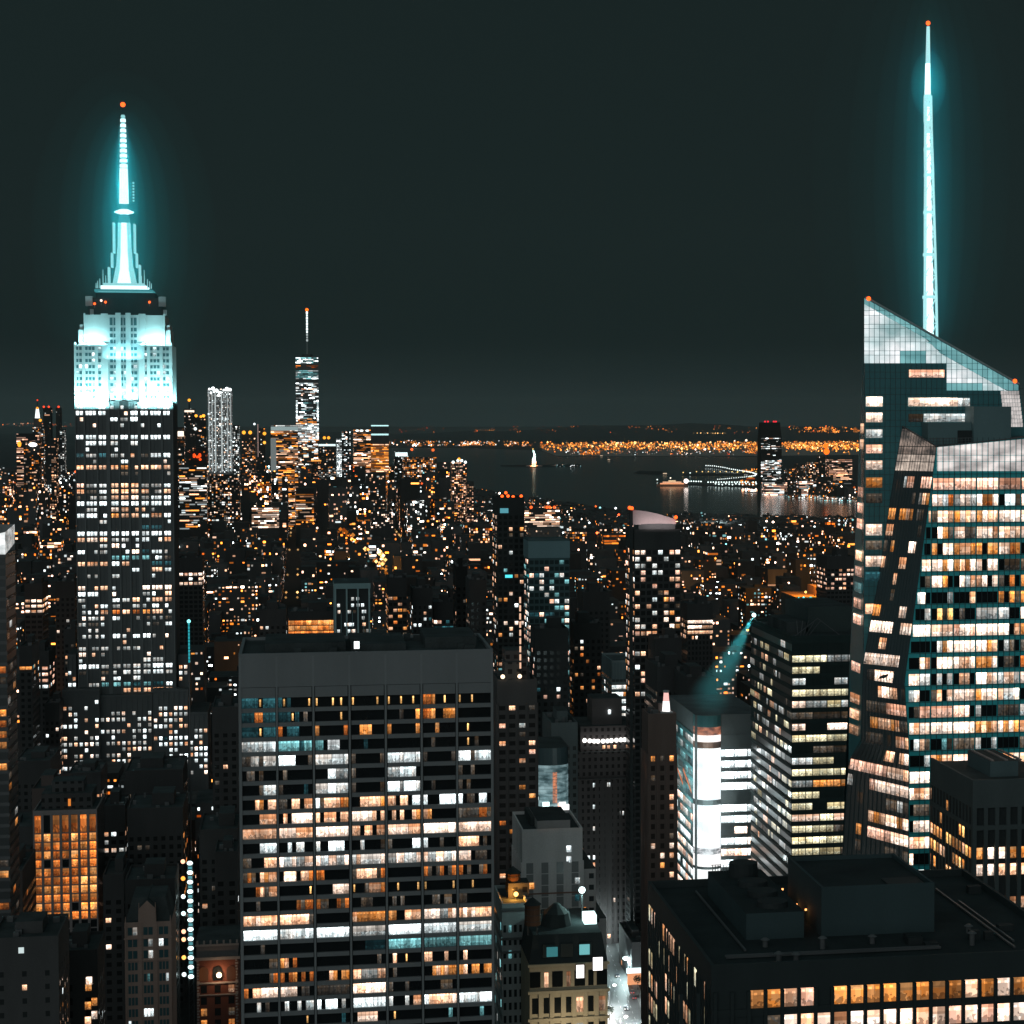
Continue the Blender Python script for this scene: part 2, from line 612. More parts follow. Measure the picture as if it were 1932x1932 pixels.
def water_mat():
    m, nt, o = new_mat("harbour_water")
    p = N(nt, "ShaderNodeBsdfPrincipled")
    p.inputs["Base Color"].default_value = (0.030, 0.044, 0.048, 1)
    p.inputs["Roughness"].default_value = 0.14
    p.inputs["Specular IOR Level"].default_value = 0.5
    tc = N(nt, "ShaderNodeTexCoord")
    nz = N(nt, "ShaderNodeTexNoise")
    nz.inputs["Scale"].default_value = 0.02
    nz.inputs["Detail"].default_value = 4
    mp = N(nt, "ShaderNodeMapping")
    mp.inputs["Scale"].default_value = (0.25, 1.0, 1.0)
    nt.links.new(tc.outputs["Object"], mp.inputs[0])
    nt.links.new(mp.outputs[0], nz.inputs["Vector"])
    bp = N(nt, "ShaderNodeBump")
    bp.inputs["Strength"].default_value = 0.25
    bp.inputs["Distance"].default_value = 4.0
    nt.links.new(nz.outputs[0], bp.inputs["Height"])
    nt.links.new(bp.outputs[0], p.inputs["Normal"])
    nt.links.new(p.outputs[0], o.inputs[0])
    return m

shore = [(560, 846), (700, 862), (800, 900), (880, 936), (960, 951), (1060, 968), (1120, 977), (1190, 986), (1300, 991), (1420, 994), (1560, 998), (1700, 1003),
         (1900, 1006), (1900, 944), (1640, 944), (1560, 940), (1480, 934), (1400, 929), (1405, 905), (1430, 876), (1440, 862), (1320, 861), (1180, 862), (1050, 861), (1018, 850),
         (900, 846), (760, 845)]
b = MB()
b.face([on_ground(x, y, 0.8) for x, y in shore], water_mat())
tag(b.build("water"), kind="structure")

b = MB()
hill = wall((0.045, 0.05, 0.052), 1.0, 0.0, 0.3, key="hillside")
xs = [-9000 + 450 * i for i in range(52)]
def hz(x, k):
    return max(10.0, (95 + 60 * math.sin(x * 0.00031 + k) + 40 * math.sin(x * 0.0011 + 2 * k) + 18 * math.sin(x * 0.0043 + k)))
rows = [(23000, 0.0), (26000, 0.5), (30000, 1.0), (36000, 0.2)]
for (y0, s0), (y1, s1) in zip(rows, rows[1:]):
    for xa, xb in zip(xs, xs[1:]):
        b.face(((xa * y0 / 26000, y0, 1 + hz(xa, 1) * s0), (xb * y0 / 26000, y0, 1 + hz(xb, 1) * s0),
                (xb * y1 / 26000, y1, 1 + hz(xb, 1) * s1), (xa * y1 / 26000, y1, 1 + hz(xa, 1) * s1)), hill)
tag(b.build("hills"), kind="structure")

# ------------------------------------------------------------------ the tall stone tower with the lit crown and mast
STONE = wall((0.115, 0.13, 0.134), 0.85, 0.2, 0.2, key="dimmed_limestone")  # limestone darkened: weaker city light on the shaft put into the colour
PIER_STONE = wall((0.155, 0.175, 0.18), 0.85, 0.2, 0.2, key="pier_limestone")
STONE_LIT = wall((0.42, 0.45, 0.46), 0.8, 0.2, 0.12, key="lit_limestone")  # same limestone, colour lightened for the floodlit crown
E = Bld("skyscraper", "stepped stone skyscraper whose crown and tall needle mast are floodlit white and cyan", 144, 1000, 1250)
EW = E.x(328.5)
ED = 42.0
e_top, e_crown = E.z(240, 651), E.z(240, 757)
gpx = [(572, 628, 2), (643, 722, 3), (738, 795, 2), (826, 883, 2), (900, 957, 2), (975, 1032, 2), (1050, 1107, 2), (1122, 1200, 3), (1217, 1268, 2)]
groups = [(E.x(a * .2546), E.x(c * .2546), n) for a, c, n in gpx]

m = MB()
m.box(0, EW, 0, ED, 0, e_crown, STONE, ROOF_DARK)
# pilasters between the window strips
cuts = [0.0] + [(groups[i][1] + groups[i + 1][0]) / 2 for i in range(8)] + [EW]
for i, c in enumerate(cuts):
    w = 0.55 if i in (0, 3, 6, 9) else 0.42
    w = 1.0 if i in (3, 6) else w
    x0, x1 = max(c - w, 0), min(c + w, EW)
    m.box(x0, x1, -0.8, 0, 0, e_crown - 0.4, PIER_STONE)
for gx0, gx1, n in groups:
    for k in range(1, n):
        xx = gx0 + (gx1 - gx0) * k / n
        m.box(xx - 0.18, xx + 0.18, -0.28, 0, 0, e_crown - 0.4, STONE)
for k in range(8):
    m.box(EW, EW + 0.5, 1 + k * 5.4, 2.2 + k * 5.4, 0, e_crown - 0.4, STONE)
m.build("tower_shaft", E.root)

def wing(pa, pb, pt, y0, y1, nm="lower_wing"):
    q = MB()
    x0, z1 = E.p(pa, pt, y0)
    x1, _ = E.p(pb, pt, y0)
    q.box(x0, x1, y0, y1, 0, z1, STONE, ROOF_DARK)
    n = max(2, int(round((x1 - x0) / 3.1)))
    for i in range(n + 1):
        xx = x0 + (x1 - x0) * i / n
        q.box(max(xx - .45, x0), min(xx + .45, x1), y0 - .45, y0, 0, z1 - .5, STONE)
    q.box(x0, x1, y0 - .6, y0 - 0.451, z1 - 1.4, z1, STONE)
    q.build(nm, E.root)
    return x0, x1, z1, y0, n
wings = [wing(127, 143.5, 1235, 6, 40), wing(336, 355, 1235, 6, 40),
         wing(117, 187, 1302, -12, -0.6), wing(288, 355, 1302, -12, -0.6), wing(188, 287, 1312, -6, -0.6), wing(84, 116, 1336, -12, 30), wing(356, 392, 1344, -14, 30)]

# lit crown: two tiers with a recessed centre bay, and a dark attic
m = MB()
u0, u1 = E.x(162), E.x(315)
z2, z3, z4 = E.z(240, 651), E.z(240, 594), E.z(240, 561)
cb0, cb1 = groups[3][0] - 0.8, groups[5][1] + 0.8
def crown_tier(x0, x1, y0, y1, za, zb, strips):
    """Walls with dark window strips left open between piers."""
    m.box(x0, cb0, y0, y1, za, zb, STONE_LIT, ROOF_GREY)
    m.box(cb1, x1, y0, y1, za, zb, STONE_LIT, ROOF_GREY)
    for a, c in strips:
        m.box(a, c, y0 - 0.5, y0, za, zb + 0.8, STONE_LIT)
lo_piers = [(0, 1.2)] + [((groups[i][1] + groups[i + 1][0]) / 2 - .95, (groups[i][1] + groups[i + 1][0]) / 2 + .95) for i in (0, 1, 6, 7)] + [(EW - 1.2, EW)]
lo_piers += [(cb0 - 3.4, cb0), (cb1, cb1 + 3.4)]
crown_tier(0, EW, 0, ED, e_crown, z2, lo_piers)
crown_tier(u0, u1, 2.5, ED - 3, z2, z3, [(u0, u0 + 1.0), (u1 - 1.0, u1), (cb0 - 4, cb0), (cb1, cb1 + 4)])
m.box(cb0, cb1, 1.6, ED - 4, e_crown, z3, STONE_LIT, ROOF_GREY)
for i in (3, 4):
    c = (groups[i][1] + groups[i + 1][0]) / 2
    m.box(c - 1.5, c + 1.5, 0.9, 1.6, e_crown, z3 + 1.2, STONE_LIT)
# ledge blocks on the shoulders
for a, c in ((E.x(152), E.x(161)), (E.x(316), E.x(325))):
    m.box(a, c, 3, ED - 8, z2, z2 + 9, STONE_LIT, ROOF_GREY)
    m.box(a + .5, c - .5, 4, ED - 10, z2 + 9, z2 + 12, STONE_LIT, ROOF_GREY)
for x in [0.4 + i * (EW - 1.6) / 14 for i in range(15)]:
    m.box(x, x + 0.8, 0.1, 0.9, z2, z2 + 1.5, STONE_LIT)
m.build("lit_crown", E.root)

m = MB()
a0, a1 = E.x(170), E.x(310)
ATTIC = wall((0.055, 0.062, 0.066), 0.85, 0.2, 0.25, key="attic_stone")
m.box(a0, a1, 6, ED - 6, z3, z4, ATTIC, ROOF_DARK)
m.box(E.x(184), E.x(296), 8, ED - 8, z4, E.z(240, 551), ATTIC, ROOF_DARK)
for px in (162, 300):
    x0 = E.x(px + 3)
    m.box(x0, x0 + 4.0, 4.5, 10, z4 - 5, z4 + 0.8, STONE_LIT)
    m.box(x0 + 2.6, x0 + 4.6, 4.2, 9, z3, z3 + 3.4, STONE_LIT)
m.build("attic", E.root)
for px, py in ((178.5, 573), (191, 567), (199, 570), (282, 570)):
    x, z = E.p(px, py, 3.5)
    q = MB(); q.ball(x, 3.5, z, 0.75, BEACON if px != 191 else glow((1, .7, .6), 2.0)); q.cyl(x, 3.5, z - 2.5, z - .5, .2, .2, STEEL, 6); q.build("aviation_light", E.root)

# mast
CYAN = (0.36, 0.95, 1.0)
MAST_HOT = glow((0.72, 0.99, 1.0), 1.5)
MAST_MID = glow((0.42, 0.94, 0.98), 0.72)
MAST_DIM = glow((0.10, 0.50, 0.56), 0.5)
mx = E.x(238.8, 800, ED / 2)
my = ED / 2
zz = lambda py: E.z(239, py, my)
hw = lambda px: abs(E.x(239 + px, 600, my) - mx)
m = MB()
m.box(mx - hw(51), mx + hw(52), my - 14, my + 14, zz(553), zz(548.5), MAST_DIM, MAST_MID)
m.box(mx - hw(40), mx + hw(41), my - 11, my + 11, zz(548.5), zz(541), MAST_HOT, MAST_HOT)
m.box(mx - hw(35), mx + hw(35), my - 9, my + 9, zz(541), zz(536), MAST_MID, MAST_HOT)
m.build("mast_base", E.root)
m = MB()
for pa, pb, ra, rb in ((536, 505, 24, 15.5), (505, 470, 15.5, 12), (470, 421, 12, 10)):
    z0, z1 = zz(pa), zz(pb)
    r0, r1 = hw(ra), hw(rb)
    m.cyl(mx, my, z0, z1, r0 * .78, r1 * .78, MAST_HOT, 12)
    for k in range(4):      # winged buttresses
        an = math.radians(45 + 90 * k) + 0.0
        for s_ in (0.93,):
            ca, sa = math.cos(an), math.sin(an)
            m.bar((mx + r0 * s_ * ca, my + r0 * s_ * sa, z0), (mx + r1 * s_ * ca, my + r1 * s_ * sa, z1), r1 * 0.17, MAST_MID)
for sx, pt, pb, off in ((-1, 421, 478, 17), (1, 423, 478, 17), (-1, 478, 505, 21), (1, 478, 505, 20.5), (-1, 505, 536, 27), (1, 500, 536, 26)):
    m.box(mx + sx * hw(off) - .5, mx + sx * hw(off) + .5, my - 4, my + 4, zz(pb), zz(pt), MAST_MID)
for sx in (-1, 1):
    for k, (off, pt) in enumerate(((31, 522), (36, 511), (42, 528), (46, 532), (49, 536))):
        m.cyl(mx + sx * hw(off), my - 9, zz(546), zz(pt), .28, .16, MAST_MID, 5)
m.build("mooring_mast", E.root)
m = MB()
m.cyl(mx, my, zz(421), zz(408), hw(9), hw(7), MAST_DIM, 12)
m.lathe(mx, my, [(hw(3), zz(405)), (hw(16), zz(401.5)), (hw(16), zz(399.5)), (hw(5), zz(395))], MAST_HOT, 16)
m.cyl(mx, my, zz(408), zz(386), hw(4), hw(4), MAST_DIM, 8)
m.build("mast_dome", E.root)
m = MB()
prof = [(384, 9.6), (350, 8.6), (318, 7.6)]
for (pa, ra), (pb, rb) in zip(prof, prof[1:]):
    m.cyl(mx, my, zz(pa), zz(pb), hw(ra) * .75, hw(rb) * .75, MAST_HOT, 10)
k = 0
py = 316.0
while py > 226:
    r = 7.4 - (316 - py) / 90 * 3.2
    m.cyl(mx, my, zz(py), zz(py - 6), hw(r) * .75, hw(r * .96) * .75, MAST_HOT, 10)
    m.cyl(mx, my, zz(py - 6), zz(py - 9.5), hw(r) * .45, hw(r) * .45, MAST_MID, 8)
    py -= 9.5
m.cyl(mx, my, zz(py), zz(217), hw(2.2), hw(.6), MAST_MID, 8)
for i in range(26):
    py = 380 - i * 5.6
    r = 13.5 - i * 0.25
    m.box(mx - hw(r * .8), mx + hw(r * .8), my - .25, my + .25, zz(py), zz(py - 0.9), MAST_DIM)
    if i < 7:
        m.box(mx + hw(14), mx + hw(17), my - .8, my + .8, zz(py), zz(py - 3), MAST_MID)
        m.box(mx, mx + hw(14), my - .15, my + .15, zz(py), zz(py - 1), MAST_DIM)
m.cyl(mx, my, zz(217), zz(200), .25, .18, BLACK, 6)
m.build("broadcast_antenna", E.root)
beacon(E.root, mx, my, zz(197.5), 1.5)
# lamps added beside the lit mast to light the added mist
for py, pw, r in ((520, 3000, 9.5), (495, 2600, 8.0), (470, 2200, 6.5), (445, 2000, 6.0), (425, 1500, 5.6), (400, 1800, 7.5), (375, 1900, 5.0), (350, 1700, 4.6), (325, 1400, 4.2), (300, 1100, 3.8), (275, 900, 3.5), (250, 700, 3.2), (228, 450, 2.8)):
    for s_ in (-1, 1):
        point((mx + s_ * r * .6, my - r, zz(py)), (0.04, 0.80, 1.0), pw * 1.4, E.root, 0.4, "mast_lamp")
# floodlights on the ledges wash the crown
for fx0, fx1 in ((0.5, cb0 - 1), (cb1 + 1, EW - .5)):
    c, wdt = (fx0 + fx1) / 2, fx1 - fx0
    area((c, -6.0, e_crown - 3.0), (c, 0.5, e_crown + 17), (0.46, 0.98, 1.0), 46000, wdt, 1.0, E.root)
    area((c, -1.6, z2 + 0.4), (c, 2.6, z2 + 10), (0.46, 0.98, 1.0), 8500, wdt * .9, 0.8, E.root)
area(((cb0 + cb1) / 2, -2.5, z2 - 8), ((cb0 + cb1) / 2, 1.5, z2 + 6), (0.30, 0.9, 1.0), 6000, cb1 - cb0, 1.0, E.root)
area(((cb0 + cb1) / 2, -3.0, e_crown + 2), ((cb0 + cb1) / 2, 1.5, e_crown + 18), (0.30, 0.9, 1.0), 4200, cb1 - cb0, 1.0, E.root)
area((EW + 3, ED / 2, e_crown - 1), (EW, ED / 2, e_crown + 14), (0.40, 0.98, 1.0), 14000, ED * .8, 1.0, E.root)

# windows of the crown
DUSK = wall((0.03, 0.10, 0.115), 0.3, 0.5, 0.2, key="crown_window_glass")
for r_ in range(9):
    py = 757 - 8 - r_ * 11.4
    for i, (gx0, gx1, n) in enumerate(groups):
        yy = 0.0 if (i < 3 or i > 5) else 1.6
        z = E.z(239, py + 3, yy)
        for k in range(n):
            w = (gx1 - gx0) / n
            mat = DUSK
            if R.random() < 0.22:
                mat = lit('W', 1)
            if r_ < 2 and R.random() < .6:
                mat = lit('W', 1)
            E.front(gx0 + w * k + w * .12, z, w * .76, 1.9, mat, yy, 0.05)
for r_ in range(4):
    py = 645 - r_ * 11.4
    for i in (3, 4, 5):
        gx0, gx1, n = groups[i]
        z = E.z(239, py + 3, 1.6)
        for k in range(n):
            w = (gx1 - gx0) / n
            E.front(gx0 + w * k + w * .12, z, w * .76, 2.2 if r_ < 3 else 4.5, DUSK, 1.6, 0.05)
crown_rest = E.win
E.win = []
ROWS = """d.WdddWdW
WWWdsWWWW
....dW...
.s..s.ss.
.........
WWWWWWWWW
.WWw.w...
.s.d.....
tdtdssdWW
.s..d...s
aaaaasaaa
....d....
.........
pddcccddd
cddccccdc
dddccCddd
WWWWWWWWW
dddCc.sd.
WW.aaadcW
........d
......tt.
WWWWWWWWW
cCcdddWsc
..dCsd...
dsd.sCtdd
...TTTTdd
aacWa..tt
.......c.
.d.d.....
.........
Cscd..CCC
WW.s..dsc
....dcscc
dsdd.dsds
sdaoaoaas
sdsd.sddd
ddd...d.d
....s....
sddWsdWss
....s....
dddd.d.s.
Csd...s..
......wwd
WWdwwwwWW
d.ddwwwWd
..s..w...
.dTTTtTtd
....ccaaa""".split()
for r_, row in enumerate(ROWS):
    py = 768.4 + r_ * 11.36
    z = E.z(239, py + 3.4)
    for i, ch in enumerate(row):
        if ch == '.':
            ch = R.choice('dds') if R.random() < .10 else '.'
        if ch == '.':
            continue
        gx0, gx1, n = groups[i]
        if ch == 's':
            k = R.randrange(n)
            w = (gx1 - gx0) / n
            E.front(gx0 + w * k + .15, z, w - .3, 2.1, lit(R.choice('WcCw'), 1, 1.0, 1.3), 0.0)
        elif ch == 'd':
            kk = R.choice('wwwWdW')
            for k in range(n):
                if R.random() < .8:
                    w = (gx1 - gx0) / n
                    E.front(gx0 + w * k + .25, z, w - .5, 2.0, lit(kk, 1, 1.0, 1.1), 0.0)
        else:
            E.front(gx0, z, gx1 - gx0, 2.35, lit({'a': R.choice('acc')}.get(ch, ch), n, 1.0, 1.5, .37), -0.02)
for wi, (x0, x1, z1, y0, n) in enumerate(wings):
    zt = z1 - 5
    py_low = {0: 1300, 1: 1300}.get(wi, 1465)
    z = zt
    zlow = E.z(240, py_low, y0)
    r_ = 0
    while z > zlow:
        dens = 0.12 if r_ < 2 else R.choice((0.35, 0.55, 0.75, 0.8))
        pal = R.choice(([('W', 3), ('w', 3), ('c', 1)], [('c', 1), ('w', 3), ('C', 2), ('W', 1)], [('c', 1), ('W', 4), ('t', .3)]))
        for i in range(n):
            if R.random() < dens:
                xx = x0 + (x1 - x0) * (i + .5) / n
                E.front(xx - .85, z, 1.7, 2.1, lit(pick(pal), 2, 1.0, 1.1), y0, .1)
        z -= 3.55
        r_ += 1
E.win += crown_rest
E.flush()

# ------------------------------------------------------------------ the wide grid-fronted office slab in the middle
TRAV = wall((0.235, 0.262, 0.272), 0.75, 0.25, 0.10, key="travertine")
TRAV2 = wall((0.205, 0.228, 0.238), 0.75, 0.25, 0.10, key="travertine_panel")
G = Bld("office_tower", "broad dark office slab with seven window bays and a plain band under its roof", 450, 1240, 590)
GW = G.x(930, 1223)
gz = G.z(450, 1240)
GD = 46.0
m = MB()
m.box(0, GW, 0.9, GD, 0, gz, DARK_GLASS, ROOF_DARK)
m.build("glazing", G.root)
bay_px = [(120, 340), (358, 575), (597, 808), (832, 1043), (1065, 1275), (1297, 1505), (1525, 1735)]
px_of = lambda c: (600 + c * 0.41408) / 1.42288
bays = [(G.x(px_of(a), 1450), G.x(px_of(c), 1450)) for a, c in bay_px]
m = MB()
edges = [0.0] + [(bays[i][1] + bays[i + 1][0]) / 2 for i in range(6)] + [GW]
for i, c in enumerate(edges):
    w = (bays[1][0] - bays[0][1]) / 2 - .1
    x0, x1 = (0.0, bays[0][0]) if i == 0 else ((bays[6][1], GW) if i == 7 else (c - w, c + w))
    m.box(x0, x1, -0.25, 0.9, 0, gz - 8.6, TRAV)
    m.box(x0, x1, -0.06, 0.9, gz - 8.6, gz, TRAV)
pitch = 27.85 * 590 / 4000
z_r1 = G.z(450, 1328)                      # middle of the top window row
m.box(0, GW, 0.0, 0.9, gz - 8.6, gz + 0.9, TRAV2)
m.box(0, 0.9, 0.9, GD, gz - 8.6, gz + .9, TRAV2)
m.box(GW - .9, GW, 0.9, GD, gz - 8.6, gz + .9, TRAV2)
m.box(.9, GW - .9, GD - .9, GD, gz - 8.6, gz + .9, TRAV2)
for a, c in bays:
    m.box(a, c, 0.05, 0.9, z_r1 + pitch * 0.36, z_r1 + pitch * 0.36 + 2.9, TRAV2)
    for r_ in range(46):
        z0 = z_r1 - pitch * (r_ + 0.64)
        if z0 < 0:
            break
        m.box(a, c, 0.05, 0.9, z0, z0 + pitch * 0.285, TRAV2)
for xx in (0.0, GW - .9):
    for k in range(7):
        m.box(xx - .2 if xx == 0 else GW - .9, .9 if xx == 0 else GW + .2, .95 + k * 7.4, 1.9 + k * 7.4, 0, gz - 8.7, TRAV)
m.build("facade_grid", G.root)
m = MB()
for x0, x1, y0, y1, h in ((7, GW * .42, 12, 40, 2.4), (GW * .44, GW * .66, 10, 42, 2.0), (GW * .74, GW * .95, 14, 42, 3.2)):
    m = MB()
    m.box(x0, x1, y0, y1, gz, gz + h, ROOF_DARK)
    m.build("roof_house", G.root)
for k in range(16):
    x = 4 + R.random() * (GW - 10); y = 8 + R.random() * 30
    m = MB()
    m.box(x, x + 1.5 + 2 * R.random(), y, y + 1.5 + 2 * R.random(), gz, gz + 1 + 1.6 * R.random(), ROOF_DARK)
    m.build("roof_unit", G.root)
q = MB()
hx, hz_ = G.p(673, 1216, 6)
q.box(hx - .9, hx + .9, 6, 6.7, gz, hz_ + 1.0, BLACK)
q.face(((hx - .75, 5.95, hz_ - 1.2), (hx + .75, 5.95, hz_ - 1.2), (hx + .75, 5.95, hz_ + .9), (hx - .75, 5.95, hz_ + .9)), glow((.9, 1, 1), 2.2))
q.build("roof_door", G.root)

GROWS = """
ttttlttt tlt....l l...l.l. l.....l. l..l..l. ooa..l.. l..l....
tttoottt tttlt.d. ......l. ........ ...d...a ooa..aaa ........
ttttlttt o.ttt... a......o ..aaa... a......a ...a.... ..l.....
wwwwwWWW TTTTTtTT TT.WWW.. ...t.... ........ ..d..... ..l.d...
ddwwdwww WWWW...d wwwwWWWw d......d WWWwWWWw d......d WWWdwWWW
.dd.d... .d...... ...WWwww d....... wwwWWWw. ........ d..d....
....dwww d.....t. wwwWWwww d......d WWWwWWWw ..d..... d.d.....
...ca.cc dd.cc.ca Woccccoa ..ccccca cc.cc.WW W...WWWW W.dd.WW.
....cccc .c.CCCCC c.aaa.cc CCCCCc.a .c.c..ca aa...... ddddoooo
cccccccc CCCCcccc CCCCCCCC cc.cc.cc CCCCCccc CCCCCCCC CCCCCCCC
....WWWW ..W.ww.. w..WWWW. ..w....d d.....WW W...d... ccccc.d.
dd...ccc CwwCwwCC CwwCCwwC wcwwwwwC wwCCwwwC CwwCCwwC CCC.ddd.
ooo.cacc .CCC.cco oo...... occcccoo ........ oo.oo.oo o.d..oo.
...ococc .......l ....CCCC l..occco ..l....l l......l ...l....
...d.... ....oooo ooo..ooo ..ddd... .d.d.... ..dd.dd. dd......
cccCcccc cccccccd ........ caaaaaaa aa..cccc CCCCwwcC cCcCcccc
WWWWWWWW wwwwwwWW WWWWWWWW wwwwwwww WWWWWWWW WWWWWWWW wwwwwwww
....d... ........ ........ ...ttttt TTTTTTTT TTTTTTTT TTTTTTTT
......od aa.o.... ........ ......d. .a..l... cc...c.. .c......
......oo o.oa.o.o ...aa.aa ccwwwwcc .d...... ..aaaaaa aa.aa.aa
o.ccCCCC CCCC.dd. dddddddd CccCCCCC d...d... ....ddd. ........
...w.d.. .w..w.ww W.WWW.w. WWWWWWWW w...w.cc WccccccC WwWWwWWW
........ ......l. ......t. .CCCCC.. .l...... ......T. .....T..
""".strip().split("\n")
for r_, row in enumerate(GROWS):
    row = ''.join({'o': R.choice('ood'), 'a': R.choice('aac')}.get(ch, ch) if r_ not in (0, 1, 2) else ch for ch in row)
    zc = z_r1 - pitch * r_
    z0, h = zc - pitch * 0.35, pitch * 0.70
    for bi, cell in enumerate(row.split()):
        a, c = bays[bi]
        i = 0
        while i < 8:
            ch = cell[i]
            j = i
            while j < 8 and cell[j] == ch:
                j += 1
            if ch != '.':
                w = (c - a) / 8
                x0, x1 = a + w * i, a + w * j
                if ch == 'l':
                    x0, x1 = x0 + w * .2, x0 + w * .6
                    G.front(x0, z0 + h * .12, x1 - x0, h * .72, lit('l', 1), 0.86)
                else:
                    n = j - i
                    G.front(x0 + .03, z0, x1 - x0 - .06, h, lit(ch, max(1, n), max(1.0, n / 2.6), 1.12), 0.86)
            i = j
G.flush()

# ------------------------------------------------------------------ the faceted glass tower on the right
TEAL = wall((0.050, 0.55, 0.60), 0.30, 0.5, 0.10, key="spandrel_teal_reflection")  # teal reflections of spire and lights put into the base colour
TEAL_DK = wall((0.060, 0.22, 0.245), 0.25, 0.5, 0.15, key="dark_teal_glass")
FACET = wall((0.075, 0.105, 0.112), 0.22, 0.5, 0.2, key="smoked_glass")
MULL = wall((0.035, 0.075, 0.082), 0.4, 0.5, 0.1, key="mullion")
K = Bld("glass_skyscraper", "faceted glass skyscraper with a sloping crown and a tall cyan lit spire", 1715, 1500, 552)
YA, YL = 12.0, 26.0
def KP(px, py, y=0.0):
    x, z = K.p(px, py, y)
    return Vector((x, y, z))
kapex, kslope = KP(1633, 562, YA), KP(1922.5, 725.6, YA)
c0 = Vector((KP(1715, 1500).x, 0, 0)); c1 = KP(1715, 1400); c2 = KP(1706, 1290); c3 = KP(1767, 843)
a0, a1, a2, a3 = KP(1703, 805, YA), KP(1686, 903, YA), KP(1658, 1092, YA), KP(1629, 1250, YA)
l0, l1 = KP(1602, 1270, YL), KP(1588, 1640, YL)
a4 = KP(1625, 1402, 16.0); a5 = KP(1601, 1437, 24.0)
l2 = Vector((l1.x - 6, YL, 0))
ls = KP(1623, 793, YL)
cR = KP(1960, 823)
aR = KP(1940, 840, YA)
m = MB()
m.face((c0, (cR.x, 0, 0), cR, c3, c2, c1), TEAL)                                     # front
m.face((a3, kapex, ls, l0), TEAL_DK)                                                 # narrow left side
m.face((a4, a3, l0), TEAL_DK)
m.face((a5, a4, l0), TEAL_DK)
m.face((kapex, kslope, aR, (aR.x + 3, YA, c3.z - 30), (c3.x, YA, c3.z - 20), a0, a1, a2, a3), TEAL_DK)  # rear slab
kb = KP(1660, 585, YA + 40); ksb = Vector((kslope.x, YA + 40, kslope.z))
kbl = KP(1612, 1625, YL + 30); kbl.z = 0
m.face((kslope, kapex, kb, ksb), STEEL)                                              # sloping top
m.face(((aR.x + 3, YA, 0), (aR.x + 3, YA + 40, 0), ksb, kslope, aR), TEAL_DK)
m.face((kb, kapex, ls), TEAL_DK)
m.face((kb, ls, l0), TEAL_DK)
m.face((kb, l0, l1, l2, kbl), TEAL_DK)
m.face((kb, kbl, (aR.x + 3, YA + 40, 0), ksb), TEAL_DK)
m.face((c3, cR, (cR.x, YA, cR.z), (a0.x, YA, c3.z)), ROOF_GREY)
m.face(((cR.x, 0, 0), (cR.x, YA, 0), (cR.x, YA, cR.z), cR), TEAL_DK)

def lerp_z(pts, z):
    """Point at height z on a polyline that runs downwards."""
    if z >= pts[0].z:
        return pts[0].copy()
    for p, q in zip(pts, pts[1:]):
        if p.z >= z >= q.z and p.z > q.z:
            return p.lerp(q, (p.z - z) / (p.z - q.z))
    return pts[-1].copy()
RB = [c3, c2, c1, c0]
LB = [a0, a1, a2, a3, a4, a5, l1, l2]
def roof_py2(px):
    return 562 + (px - 1633) * (725.6 - 562) / (1922.5 - 1633)
def lerp_x(x):
    """Lowest height at which the rear slab still shows at x (the facet's left edge)."""
    for p, q in zip(LB[:4], LB[1:4]):
        if min(p.x, q.x) <= x <= max(p.x, q.x) and abs(p.x - q.x) > 1e-6:
            return p.z + (q.z - p.z) * (x - p.x) / (q.x - p.x)
    return a3.z if x <= a3.x else a0.z
skin_levels = sorted({a0.z, c3.z, a1.z, a2.z, a3.z, a4.z, a5.z, l1.z, c1.z, c2.z, 0.0} | {a0.z - 3.0 * k for k in range(1, int(a0.z / 3.0) + 1)}, reverse=True)
def edge_pt(z, s):
    L = lerp_z(LB, z)
    Rr = a0.lerp(c3, (a0.z - z) / (a0.z - c3.z)) if z > c3.z else lerp_z(RB, z)
    v = L.lerp(Rr, s)
    v.z = z
    return v
for za, zb2 in zip(skin_levels, skin_levels[1:]):              # the leaning facet, in thin courses
    for s in range(10):
        m.face((edge_pt(zb2, s / 10), edge_pt(zb2, (s + 1) / 10), edge_pt(za, (s + 1) / 10), edge_pt(za, s / 10)), FACET)
m.build("glass_skin", K.root)
def patch(z0, z1, s0, s1, m_, out=0.06):
    """A window on the leaning facet between two heights and two fractions of its width."""
    q = MB()
    pts = []
    for z, s in ((z0, s0), (z0, s1), (z1, s1), (z1, s0)):
        L, Rr = lerp_z(LB, z), lerp_z(RB, z)
        v = L.lerp(Rr, s)
        v.z = z
        pts.append(v + Vector((-0.55, -0.8, 0)).normalized() * out)
    q.face(pts, m_, R.random())
    q.face((pts[3], pts[2], pts[2] + Vector((.1, .15, 0)), pts[3] + Vector((.1, .15, 0))), MULL)
    return q
pane_n = [0]
def patch_part(*a, **k):
    q = patch(*a, **k)
    if pane_n[0] < 46:
        q.build("window", K.root)
        pane_n[0] += 1
    else:
        late.append(q)
late = []

